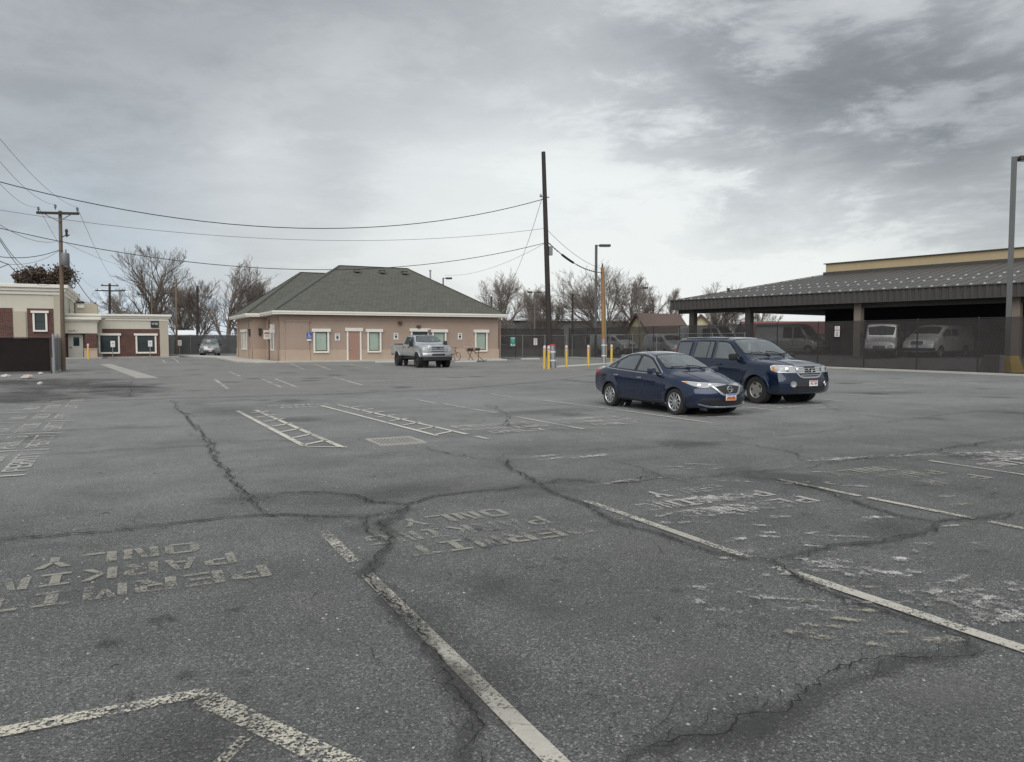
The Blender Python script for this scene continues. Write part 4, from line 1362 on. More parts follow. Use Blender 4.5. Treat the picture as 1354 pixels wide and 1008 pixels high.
# pavement in front of the brick buildings
m = MB()
m.prism([(-7, 77.0, 0), (-2.3, 77.0, 0), (-1.9, 79.0, 0), (4.2, 79.2, 0), (4.2, 80, 0), (-7, 80, 0)], (0, 0, .12))
tag(m.build('pavement', MAT['concrete'], bevel=0.02), kind='structure')

# ------------------------------------------------------------------ depot canopy on the right
E1 = Vector((42.15, 52.84, 0))
DA, DB = Vector((0.1943, -0.9809, 0)), Vector((0.9809, 0.1943, 0))


def D(a, b, z):
    return E1 + DA * a + DB * b + Vector((0, 0, z))


T = thing('depot_canopy', E1, 'long low depot with dark ribbed fascia, metal roof and tan upper wall', 'building')
O = E1
LA = 46.0
m = MB(O)
m.add([D(0, 0, 5.07), D(LA, 0, 5.07), D(LA, 11.6, 7.41), D(7.6, 11.6, 7.41)], [(0, 1, 2, 3)])
m.add([D(0, 0, 5.07), D(7.6, 11.6, 7.41), D(7.6, 16, 7.41), D(0, 27.6, 5.07)], [(0, 1, 2, 3)])
for k in range(58):
    a_ = 0.8 + k * 0.78
    b1 = min(11.55, a_ * 11.6 / 7.6 - .05)
    m.beam(D(a_, 0.02, 5.08), D(a_, b1, 5.08 + b1 * 0.2017), 0.025, 0.03)
rf = m.build('roof', MAT['metal_roof'], T)
stud = MB()
stud.prism([(-.09, -.06, 0), (.09, -.06, 0), (.07, .04, .09), (-.07, .04, .09)], (0, .02, 0))
st0 = stud.build('snow_stud', M('snow_stud_metal', (0.36, 0.36, 0.35), 0.5, 0.1), rf, bevel=.008)
pl_ = [(0.4 + k * 0.78, 0.3) for k in range(34)] + [(0.8 + k * 0.78 + row * 0.39 + 0.2, b_) for row, b_ in enumerate((3.2, 5.0)) for k in range(34)]
pl_ = [q for q in pl_ if q[1] < q[0] * 1.5 + .3][:100]
for k, (a_, b_) in enumerate(pl_):
    o = st0 if k == 0 else st0.copy()
    if k:
        COL.objects.link(o)
        o.parent = rf
    o.location = DA * a_ + DB * b_ + Vector((0, 0, 5.07 + b_ * .2017 + .03))
    o.rotation_euler = (0, 0, math.atan2(DA.y, DA.x))
rest = MB(O)
for a_, b_ in [(0.4 + k * 0.78, 0.3) for k in range(34, 57)] + [(0.8 + k * 0.78 + row * 0.39 + 0.2, b_) for row, b_ in enumerate((3.2, 5.0)) for k in range(34, 57)]:
    rest.box(D(a_, b_, 5.07 + b_ * .2017 + .07), (.24, .16, .12), math.atan2(DA.y, DA.x))
tag(rest.build('snow_studs', MAT['galv'], rf), kind='stuff')
m = MB(O)
m.beam(D(0, 0, 5.11), D(7.6, 11.6, 7.46), .3, .06)
m.build('ridge_cap', MAT['metal_brown'], rf)
# ribbed fascia: a folded sheet with depth
m = MB(O)
pr = []
k = 0
a_ = 0.0
while a_ < LA:
    pr += [(a_, 0.0), (a_ + .17, 0.0), (a_ + .21, 0.06), (a_ + .38, 0.06)]
    a_ += .42
pts = []
for i, (aa, bb_) in enumerate(pr):
    pts.append((aa, -0.10 + bb_))
vs, fs = [], []
for (aa, bb_) in pts:
    vs += [D(aa, bb_, 4.30), D(aa, bb_, 5.06)]
for i in range(len(pts) - 1):
    fs.append((2 * i, 2 * i + 2, 2 * i + 3, 2 * i + 1))
m.add(vs, fs)
m.build('fascia', MAT['metal_brown'], T)
m = MB(O)
m.beam(D(-.05, .02, 5.085), D(LA, .02, 5.085), .34, .05)
m.beam(D(-.05, .02, 4.285), D(LA, .02, 4.285), .26, .04)
m.beam(D(-.02, .02, 4.68), D(-.02, 27, 4.68), .12, .78)
m.build('edge_trim', MAT['metal_brown'], T)
m = MB(O)
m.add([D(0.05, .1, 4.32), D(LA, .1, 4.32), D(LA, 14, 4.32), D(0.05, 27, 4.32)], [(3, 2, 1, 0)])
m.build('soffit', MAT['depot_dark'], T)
m = MB(O)
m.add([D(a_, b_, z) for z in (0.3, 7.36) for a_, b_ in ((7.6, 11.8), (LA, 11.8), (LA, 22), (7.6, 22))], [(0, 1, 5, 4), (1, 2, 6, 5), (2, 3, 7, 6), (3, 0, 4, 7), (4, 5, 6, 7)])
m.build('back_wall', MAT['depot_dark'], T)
m = MB(O)
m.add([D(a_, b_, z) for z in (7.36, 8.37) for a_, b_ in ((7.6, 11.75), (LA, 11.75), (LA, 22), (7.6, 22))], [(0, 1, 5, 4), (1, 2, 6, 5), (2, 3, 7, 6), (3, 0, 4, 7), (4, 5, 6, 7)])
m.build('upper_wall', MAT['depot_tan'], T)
m = MB(O)
m.beam(D(7.5, 11.60, 7.50), D(LA, 11.60, 7.50), .22, .30)
m.beam(D(7.45, 11.72, 8.40), D(LA, 11.72, 8.40), .26, .07)
m.build('flashing', MAT['metal_brown'], T)
for a_ in (1.8, 7.4, 16.4, 26.2, 36.0):
    for b_ in (0.8,):
        m = MB(O)
        m.box(D(a_, b_, 2.3), (.5, .5, 4.0), math.atan2(DA.y, DA.x))
        m.build('column', MAT['depot_post'] if a_ > 8 else MAT['metal_brown'], T, bevel=0.02)
m = MB(O)
m.beam(D(0.3, .8, 4.12), D(LA, .8, 4.12), .3, .34)
m.build('header_beam', MAT['depot_dark'], T)
p = atY(928, 391, 58)
v = MB(O)
v.bar(D(1.2, 6.5, 5.0), D(1.2, 6.5, 6.35), .12, n=10)
v.lathe([(0, .10), (.17, .08), (.17, 0), (.12, 0)], 10, c=tuple(D(1.2, 6.5, 6.3)))
v.build('vent_pipe', MAT['dark_steel'], rf, smooth=40)

# ------------------------------------------------------------------ fences
XF = 37.3
FH = 2.72


def fence(name, p0, p1, h, n, label, mat, post, parent_cat='fence', rail=True, pr=0.035, gap=0.06, knots=True):
    p0, p1 = Vector(p0), Vector(p1)
    t = thing(name, p0, label, parent_cat)
    d = p1 - p0
    m = MB(p0)
    Z = Vector((0, 0, 1))
    nseg = max(1, n - 1)
    nv = Vector((-d.y, d.x, 0)).normalized() * 0.02
    vs, fs = [], []
    for i in range(nseg * 2 + 1):
        q = p0 + d * (i / (nseg * 2)) + nv * (0.6 * math.sin(i * 2.1))
        vs += [q + Z * gap, q + Z * (h - 0.02 - 0.02 * abs(math.sin(i * 1.7)))]
    for i in range(nseg * 2):
        fs.append((2 * i, 2 * i + 2, 2 * i + 3, 2 * i + 1))
    m.add(vs, fs)
    m.build('screen', mat, t)
    for i in range(n):
        q = p0 + d * (i / nseg) - nv * 3.0
        pm = MB(p0)
        pm.bar(q, q + Z * h, pr, n=8)
        pm.lathe([(pr * 1.25, -.02), (pr * 1.2, .03), (0, .06)], 8, c=tuple(q + Z * h))
        pm.build('post', post, t, smooth=40)
    if rail:
        m = MB(p0)
        m.bar(p0 + Z * h - nv * 3, p1 + Z * h - nv * 3, 0.022, n=6)
        m.bar(p0 + Z * .08 - nv * 3, p1 + Z * .08 - nv * 3, 0.012, n=5)
        m.build('rail', post, t)
    return t


fence('screened_fence', (XF, 10.0, 0.05), (XF, 62.0, 0.05), FH, 17, 'tall chain link fence with dark brown privacy screen along the depot', MAT['screen'], MAT['dark_steel'])
fence('screened_fence', (29.2, 62.3, 0.05), (36.9, 62.3, 0.05), FH - .05, 4, 'tall dark screened fence behind the small gate by the pink office', MAT['screen'], MAT['dark_steel'])
M_CL = M_screen('bare_chain_link', (0.12, 0.12, 0.12), 0.10)
fence('chain_link_fence', (29.3, 60.6, 0), (36.2, 60.6, 0), 2.1, 4, 'short galvanised chain link fence carrying the teal sign', M_CL, MAT['grey_steel'], pr=0.05)
fence('chain_link_fence', (36.55, 60.0, 0.09), (36.55, 38.0, 0.09), 2.05, 8, 'lower galvanised chain link run just inside the dark screened fence', M_CL, MAT['grey_steel'], pr=0.035)
# signs on fences
p = atY(678, 452, 60.5)
s_ = thing('fence_sign', (p.x, 60.5, p.z), 'teal notice sign with white lines on the chain link fence', 'sign')
m = MB()
m.box((0, 0, 0), (.50, .02, .80))
m.build('panel', MAT['sign_teal'], s_, bevel=0.004)
m = MB()
m.box((0, -.012, .32), (.42, .006, .07))
m.box((-.14, -.012, -.25), (.16, .006, .11))
m.box((.14, -.012, -.25), (.14, .006, .09))
m.box((0, -.012, -.36), (.46, .006, .05))
for k in range(3):
    m.box((0, -.012, .18 - k * .10), (.34 - .05 * k, .006, .025))
m.build('lettering', MAT['sign_white'], s_)
p = atY(708, 452, 60.5)
s_ = thing('fence_sign', (p.x, 60.5, p.z), 'white notice sign on the dark fence left of the tall pole', 'sign')
m = MB()
m.box((0, 0, 0), (.36, .02, .60))
m.build('panel', MAT['sign_white'], s_, bevel=0.004)
m = MB()
m.box((0, -.012, .20), (.24, .006, .07))
m.box((0, -.012, .06), (.26, .006, .06))
m.build('heading', MAT['red_ink'], s_)
m = MB()
m.box((0, -.012, -.08), (.16, .006, .05))
m.box((0, -.012, -.20), (.08, .006, .08))
m.build('lettering', MAT['ink'], s_)
p = atX(1107, 438.5, XF - .12)
s_ = thing('no_parking_sign', (XF - .12, p.y, p.z), 'white and red no parking sign on the dark screened fence', 'sign', rz=R(-90))
m = MB()
m.box((0, 0, 0), (.34, .02, .62))
m.build('panel', MAT['sign_white'], s_, bevel=0.004)
text_mesh('NO', .11, 'lettering', MAT['red_ink'], s_, (0, -.014, .21), (R(90), 0, 0), width=.12)
text_mesh('PARKING', .12, 'lettering', MAT['red_ink'], s_, (0, -.014, .07), (R(90), 0, 0), width=.29)
m = MB()
for k, wd in enumerate((.12, .16, .18)):
    m.box((0, -.012, -.06 - k * .08), (wd, .006, .035))
m.build('small_print', MAT['ink'], s_)

# black privacy fence and slatted gate end on the left
fence('black_fence', (-13, 44.9, 0), (-3.62, 44.9, 0), 1.82, 5, 'black privacy fence of stretched cloth at the left of the lot', MAT['screen_solid'], MAT['dark_steel'], gap=0.10)
T = thing('slatted_gate', (-3.45, 44.8, 0), 'grey slatted gate panel beside the weathered power pole', 'gate')
m = MB()
for k in range(14):
    m.box((0, .25 + k * .33, .95), (.03, .24, 1.7))
m.build('slat', MAT['slats'], T)
m = MB()
for y in (0.02, 2.3, 4.75):
    m.bar((-.03, y, 0), (-.03, y, 2.0), .06)
m.bar((-.02, 0, 1.86), (-.02, 4.75, 1.86), .03)
m.bar((-.02, 0, .12), (-.02, 4.75, .12), .03)
m.build('frame', MAT['galv'], T, smooth=40)
# grey fence at the back of the drive
fence('slatted_fence', (3.45, 92.0, 0), (16.5, 92.0, 0), 2.25, 6, 'grey slatted chain link fence across the back of the drive', M_screen('grey_slat_screen', (0.085, 0.088, 0.09), 0.93), MAT['galv'])
T = thing('equipment_cabinet', (3.62, 88.0, 0), 'dark grey metal cabinet at the corner of the low cream building', 'cabinet')
m = MB()
m.box((0.05, 0, 1.05), (1.0, .8, 2.1))
m.build('casing', MAT['slats'], T, bevel=0.02)
m = MB()
m.box((-.18, -.41, 1.05), (.40, .03, 1.9))
m.box((.28, -.41, 1.05), (.40, .03, 1.9))
m.build('door', MAT['grey_steel'], T, bevel=0.008)

# ------------------------------------------------------------------ bollards
spots = [((719.8, 488), 'leftmost yellow bollard, beside the tall dark pole'), ((725.6, 488.3), 'yellow bollard standing right against the tall pole guard'), ((749, 485.7), 'yellow bollard between the two poles, nearer the tall dark one'),
         ((778, 484.3), 'yellow bollard between the two poles, nearer the short brown one'), ((808.5, 481.5), 'yellow bollard right of the short brown pole by the sedan roof'), ((801.2, 477), 'faded yellow bollard half hidden behind the brown pole guard'),
         ((117, 475.4), 'yellow bollard in front of the pink planter by the grey door')]
proto = None
for (px, py), lab in spots:
    p = at(px, py)
    if proto is None:
        t = thing('bollard', (0, 0, 0), lab, 'bollard', 'yellow bollards guarding poles and door')
        m = MB()
        m.lathe([(.08, 0), (.08, 1.06)], 14)
        m.build('pipe', MAT['yellow'], t, smooth=50)
        m = MB()
        m.lathe([(.083, 1.06), (.083, 1.28), (.068, 1.33), (.038, 1.365), (0, 1.375)], 14)
        m.build('cap', M('bollard_cap', (0.62, 0.50, 0.42), 0.6, var=0.2, vscale=9), t, smooth=50)
        m = MB()
        m.lathe([(.085, 1.13), (.085, 1.18)], 14)
        m.build('reflector_band', M('worn_red_band', (0.40, 0.12, 0.09), 0.6, var=0.5, vscale=12), t)
        proto = t
    else:
        t = copy_tree(proto)
    t.location = p
    t['label'] = lab
    t.rotation_euler = (rnd.uniform(-.012, .012), rnd.uniform(-.012, .012), rnd.uniform(0, 6))

# ------------------------------------------------------------------ poles and lamps


def top_of(base, py_top, px_top):
    """Point above base seen at photo row py_top, on the vertical plane through base."""
    d = ray(px_top, py_top)
    hb = Vector((base[0], base[1], 0)).length
    k = hb / Vector((d.x, d.y, 0)).length
    return Vector((0, 0, EYE)) + d * k


# tall dark pole
PB = at(727.5, 486.5)
PT = top_of(PB, 201, 718.5)
T = thing('utility_pole', PB, 'tall dark bare utility pole with steel guard at its foot', 'utility pole')
m = MB(PB)
m.tube([PB + (PT - PB) * k for k in (0, .25, .5, .75, 1)], [.17, .16, .15, .135, .12], 12)
m.build('shaft', MAT['wood_dark'], T, smooth=50)
m = MB(PB)
q = Vector((.12, -.15, 0))
m.tube([PB + q + (PT - PB) * k for k in (0, .105)], .17, 12)
m.build('conduit_guard', MAT['galv'], T, smooth=50)
for k in (.035, .075, .108):
    m = MB(PB)
    c = PB + (PT - PB) * k
    m.lathe([(.185, -.04), (.185, .04)], 12, c=(c.x + .12, c.y - .15, c.z))
    m.build('strap', MAT['red_ink'] if k > .1 else MAT['white_paint'], T)
m = MB(PB)
c = PB + (PT - PB) * .545
m.box(c + Vector((.2, -.12, 0)), (.22, .2, .55))
m.build('terminal_box', MAT['galv'], T, bevel=0.02)
m = MB(PB)
c = PB + (PT - PB) * .79
m.bar(c + Vector((-.35, 0, .05)), c + Vector((.3, 0, .05)), .035)
m.lathe([(.05, -.1), (.075, 0), (.05, .1)], 8, c=tuple(c + Vector((-.3, -.05, .1))))
m.build('insulator', MAT['galv'], T)
# short brown pole
QB = at(798.5, 480.5)
QT = top_of(QB, 354, 796.5)
T = thing('utility_pole', QB, 'short honey brown pole with grey steel guard and conduit', 'utility pole')
m = MB(QB)
m.tube([QB + (QT - QB) * k for k in (0, .5, 1)], [.135, .13, .12], 12)
m.build('shaft', MAT['wood_brown'], T, smooth=50)
m = MB(QB)
m.tube([QB + (QT - QB) * k for k in (0, .27)], .16, 12)
m.tube([QB + Vector((.17, -.05, 0)) + (QT - QB) * k for k in (.0, .93)], .04, 8)
m.build('conduit_guard', MAT['galv'], T, smooth=50)
for k in (.08, .19, .265):
    m = MB(QB)
    c = QB + (QT - QB) * k
    m.lathe([(.172, -.04), (.172, .04)], 12, c=tuple(c))
    m.build('strap', MAT['red_ink'] if k > .2 else MAT['white_paint'], T)
m = MB(QB)
m.lathe([(.04, 0), (.07, .08), (.03, .3), (0, .34)], 8, c=tuple(QT))
m.build('insulator', MAT['dark_steel'], T)
# weathered power pole with crossarm and transformer
LB = at(84, 491)
LT = top_of(LB, 279, 79.5)
T = thing('power_pole', LB, 'weathered wooden power pole with crossarm and grey transformer', 'utility pole')
m = MB(LB)
m.tube([LB + (LT - LB) * k for k in (0, .35, .7, 1)], [.115, .105, .095, .085], 12)
m.build('shaft', MAT['wood_grey'], T, smooth=50)
AZ = LT - Vector((0, 0, .17))
ax = Vector((0.893, -0.45, -0.015))
m = MB(LB)
m.beam(AZ - ax * 1.12 + Vector((-.1, -.2, .02)), AZ + ax * 1.12 + Vector((-.1, -.2, 0)), .11, .13)
m.build('crossarm', MAT['wood_dark'], T)
m = MB(LB)
for s_ in (-1, 1):
    m.bar(AZ + ax * (.68 * s_) + Vector((-.1, -.2, -.06)), AZ + Vector((-.06, -.16, -.42)), .022)
m.build('brace', MAT['grey_steel'], T)
ins = []
for s_ in (-1.03, -.12, 1.05):
    m = MB(LB)
    c = AZ + ax * s_ + Vector((-.1, -.2, .07 if abs(s_) > .5 else .2))
    m.lathe([(.03, 0), (.035, .1), (.075, .12), (.05, .18), (.075, .20), (.03, .27), (0, .28)], 9, c=tuple(c))
    m.build('insulator', MAT['grey_steel'], T, smooth=40)
    ins.append(c + Vector((0, 0, .26)))
m = MB(LB)
tc = LB + (LT - LB) * .70 + ax * .36 + Vector((-.12, -.2, 0))
m.lathe([(0, .33), (.19, .31), (.22, .26), (.22, -.28), (.20, -.33), (0, -.33)], 16, c=tuple(tc))
m.bar(tc + Vector((.05, 0, .3)), tc + Vector((.05, 0, .5)), .035)
m.box(tc + Vector((-.16, .1, 0)), (.2, .14, .4))
m.build('transformer', MAT['grey_steel'], T, smooth=40)
m = MB(LB)
cc = LB + (LT - LB) * .865 + ax * .32
m.bar(LB + (LT - LB) * .835, cc + Vector((0, 0, -.12)), .03)
m.lathe([(.03, -.18), (.06, -.1), (.06, .05), (.09, .1), (.04, .2), (0, .22)], 8, c=tuple(cc))
m.bar(cc + ax * .15 + Vector((0, 0, -.1)), cc - ax * .02 + Vector((0, 0, -.22)), .03)
m.build('fuse_cutout', MAT['dark_steel'], T, smooth=40)


def small_pole(px, base_y, top_y, r, mat, label, name='utility_pole', arm=None, Yd=None, lean=0):
    b = atY(px, base_y, Yd) if Yd else at(px, base_y)
    b.z = 0
    t_ = top_of(b, top_y, px + lean)
    T = thing(name, b, label, 'utility pole')
    m = MB(b)
    m.tube([b, b.lerp(t_, .5), t_], [r * 1.2, r * 1.1, r], 10)
    m.build('shaft', mat, T, smooth=50)
    for dz, ln in (arm or ()):
        m = MB(b)
        c = t_ - Vector((0, 0, dz))
        m.beam(c - ax * ln, c + ax * ln, .12, .14)
        for s_ in (-.85, .85):
            m.lathe([(.03, 0), (.07, .1), (.03, .25)], 7, c=tuple(c + ax * (ln * s_)))
        m.build('crossarm', mat, T)
    return b, t_


_, FPT = small_pole(145, 466, 375, .15, MAT['wood_dark'], 'distant dark power pole with crossarms in front of the mountains', 'power_pole', ((1.0, 2.0), (.3, 1.2)), Yd=118)
small_pole(201, 466, 371, .085, MAT['wood_grey'], 'tan pole rising behind the low cream building', Yd=104, lean=-.5)
small_pole(233.5, 470, 369, .10, MAT['wood_grey'], 'brown pole at the right end of the low cream building', Yd=89.5, lean=-.5)
small_pole(261, 468, 378, .13, MAT['wood_dark'], 'thin dark pole among the bare trees by the back fence', Yd=95)
small_pole(757, 470, 389, .12, MAT['wood_dark'], 'thin dark pole among the bare trees right of the tall pole', Yd=78)
small_pole(650, 466, 392, .13, MAT['wood_dark'], 'dark pole just beyond the right end of the office roof', Yd=95)


def lamp_post(base, py_top, px, label, heads, r=.09, sq=False, foot=None):
    t_ = top_of(base, py_top, px)
    T = thing('parking_lamp', base, label, 'lamp post')
    m = MB(base)
    if sq:
        h = t_.z - base.z
        m.box(base + Vector((0, 0, h / 2)), (r * 2, r * 2, h), R(26))
    else:
        m.tube([base, t_], [r, r * .85], 10)
    m.build('pole', MAT['lamp_pole'], T, smooth=40)
    for (dx, ln, wd) in heads:
        d_ = ax * dx
        m = MB(base)
        c = t_ + Vector((0, 0, -.05))
        m.beam(c, c + d_ * .35, .07, .07)
        m.build('arm', MAT['lamp_pole'], T)
        m = MB(base)
        c2 = c + d_ * (.30 + ln / 2)
        m.box(c2, (ln, wd, .20), math.atan2(d_.y, d_.x))
        hd = m.build('lamp_head', MAT['dark_steel'], T, bevel=0.03)
        m = MB(base)
        m.box(c2 + Vector((0, 0, -.11)), (ln * .75, wd * .75, .03), math.atan2(d_.y, d_.x))
        m.build('lens', MAT['lamp_glass'], hd)
    if foot:
        foot(T, base)
    return T


def yellow_foot(T, b):
    m = MB(b)
    w0, w1, h = .55, .36, .9
    m.add([(b.x + sx_ * w, b.y + sy_ * w, z) for w, z in ((w0, 0.1), (w1, h)) for sx_, sy_ in ((-1, -1), (1, -1), (1, 1), (-1, 1))],
          [(0, 1, 5, 4), (1, 2, 6, 5), (2, 3, 7, 6), (3, 0, 4, 7), (4, 5, 6, 7)])
    m.build('footing', MAT['yellow'], T, bevel=0.03)


b = atX(1331, 497, 38.75)
b.z = 0
lamp_post(b, 208, 1338, 'tall grey square lamp post at the right edge behind the fence', [(1, .75, .42)], .115, True, yellow_foot)
b = atX(787.5, 470, 38.7)
b.z = 0.1
lamp_post(b, 324, 788, 'grey lamp post with one dark head beside the short brown pole', [(1, 1.05, .45)], .09, True)
b = atY(707, 468, 78)
b.z = 0
lamp_post(b, 386, 707, 'slim lamp post with two heads left of the tall dark pole', [(1, .55, .35), (-1, .55, .35)], .11)
b = atY(845.5, 468, 66)
b.z = 0
lamp_post(b, 380, 845.5, 'slim lamp post with one head in front of the yellow gable', [(1, .6, .35)], .10)
b = atY(586, 468, 84)
b.z = 0
lamp_post(b, 367.5, 586, 'dark lamp post showing above the office roof slope', [(1, .75, .4)], .10)
T = thing('concrete_block', (37.98, 22.6, 0), 'dark concrete block behind the fence beside the lamp post footing', 'concrete block')
m = MB()
m.prism([(-.2, -.42, .03), (-.2, .72, .03), (-.2, .36, .95), (-.2, -.42, .95)], (.4, 0, 0))
m.build('block', MAT['concrete'], T, bevel=0.03)
m = MB()
m.bar((0, -.3, .95), (0, -.3, 1.15), .04)
m.build('lifting_eye', MAT['dark_steel'], T)

# signs on posts by the low building
for px, pt, pb_, lab in ((149, 451, 471, 'small white post sign before the left shop window'), (198.5, 450.5, 470.5, 'small white post sign before the right shop window'),
                         (237.5, 450, 469, 'small white post sign before the grey back fence'), (276, 450, 467.5, 'small white post sign beside the far parked truck')):
    Y = 78.4 if px < 220 else 86.0
    b = atY(px, pb_, Y)
    b.z = 0.0
    T = thing('post_sign', b, lab, 'sign', 'small white signs on posts along the far pavement')
    t_ = top_of(b, pt, px)
    m = MB(b)
    m.bar(b, t_, .035)
    m.build('post', MAT['galv'], T, smooth=40)
    m = MB(b)
    m.box(t_ + Vector((0, -.05, -.28)), (.36, .02, .56))
    pn = m.build('panel', MAT['sign_white'], T, bevel=.005)
    m = MB(b)
    m.box(t_ + Vector((0, -.063, -.22)), (.18, .006, .16))
    m.box(t_ + Vector((0, -.063, -.42)), (.22, .006, .04))
    m.build('marking', M('faded_ink', (0.42, 0.42, 0.44), .6), pn)

# ------------------------------------------------------------------ wires
def wire(p0, p1, sag, r, label, mat='wire', n=26, splice=None):
    p0, p1 = Vector(p0), Vector(p1)
    path = []
    for i in range(n + 1):
        t = i / n
        p = p0.lerp(p1, t)
        p.z -= sag * 4 * t * (1 - t)
        path.append(p)
    T = thing('overhead_wire', p0, label, 'wire')
    m = MB(p0)
    m.tube(path, r, 5)
    m.build('cable', MAT[mat], T, smooth=0)
    if splice:
        m = MB(p0)
        a = [path[i] for i in range(int(splice[0] * n), int(splice[1] * n) + 1)]
        m.tube(a, .075, 8)
        m.build('splice_case', MAT['black'], T, smooth=40)
        for k in range(1, n):
            if not splice[0] - .06 < k / n < splice[1] + .06 and k < n - 4:
                q = MB(p0)
                q.lathe([(.0, -.05), (.045, -.03), (.045, .03), (0, .05)], 7, c=tuple(path[k]))
                q.build('spacer', MAT['black'], T)


def on_pole(B_, T_, py):
    """point on the pole axis at photo row py"""
    lo, hi = 0.0, 1.0
    for _ in range(40):
        mid = (lo + hi) / 2
        d = B_.lerp(T_, mid) - Vector((0, 0, EYE))
        y = CY - F_PX * d.dot(_u) / d.dot(_f)
        if y > py:
            lo = mid
        else:
            hi = mid
    return B_.lerp(T_, lo)


tA, tB, tC = on_pole(PB, PT, 263), on_pole(PB, PT, 302), on_pole(PB, PT, 321)
wire(tA, atY(-60, 224, 41), 2.15, .022, 'thick black cable, the highest one leaving the tall dark pole to the left')
wire(tB, atY(-60, 268, 41), 1.15, .011, 'thin pale wire between the two long cables left of the tall pole', 'wire_pale')
wire(tC, atY(-60, 287, 41), 1.95, .018, 'lower long black cable leaving the tall dark pole to the left')
wire(tA + Vector((-.2, 0, 0)), atY(674, 376, 72), .55, .014, 'slack wire dropping from the tall pole to the bare trees')
wire(tC, atY(588, 364, 70), .6, .010, 'thin pale wire from the tall pole down to the office roof', 'wire_pale')
wire(tB, on_pole(QB, QT, 356), .35, .012, 'upper thin wire between the tall dark pole and the short brown pole')
wire(tC + Vector((.1, 0, .05)), on_pole(QB, QT, 361), .42, .026, 'beaded cable with black splice case between the two right poles', splice=(.24, .44))
w8 = (('wire from the left end of the crossarm to the upper left', 0, (-30, 180)), ('wire from the middle insulator of the crossarm to the upper left', 1, (-30, 150)), ('wire from the right end of the crossarm to the upper left', 2, (-30, 120)))
for lab, k, (px, py) in w8:
    wire(ins[k], atY(px - 20, py, 22), .5, .007, lab, 'wire_pale')
for lab, k, dx in (('faint wire from the left crossarm end towards the distant pole', 0, -1.8), ('faint wire from the right crossarm end towards the distant pole', 2, 1.8)):
    wire(ins[k], FPT + ax * dx + Vector((0, 0, -.7)), 1.0, .010, lab, 'wire_pale')
wire(tc + Vector((.1, 0, -.3)), FPT + Vector((0, 0, -2.0)), 1.6, .022, 'thick drop cable from the transformer to the distant dark pole')
lp = on_pole(LB, LT, 330)
wire(lp, atY(-20, 336, 44), .30, .018, 'slightly sagging cable from the weathered pole to the left edge')
wire(on_pole(LB, LT, 318), atY(-20, 284, 30), .4, .010, 'thin pale wire rising left from beside the transformer', 'wire_pale')
wire(on_pole(LB, LT, 318), atY(182, 353, 100), .4, .010, 'thin pale wire running right towards the tall bare tree', 'wire_pale')
roof = Vector((-6.2, 77.4, 6.55))
wire(atY(-20, 282, 30), atY(56, 356, 60), .8, .013, 'upper thick service cable at the left edge sweeping to the trees')
wire(atY(-20, 286, 30), roof, .9, .014, 'lower thick service cable sweeping to the tall brick building roof')
wire(atY(-20, 330, 36), atY(11, 349.5, 40), .1, .018, 'short cable at the left edge joining a cable knot')
wire(atY(11, 349.5, 40), atY(40, 372, 74), .15, .016, 'cable from the knot down to the tall brick building')
wire(atY(-20, 358, 38), atY(11, 349.5, 40), .05, .016, 'low cable rising from the left edge to the cable knot')
wire(atY(11, 349.5, 40), lp, .25, .010, 'faint wire from the cable knot up to the weathered pole', 'wire_pale')

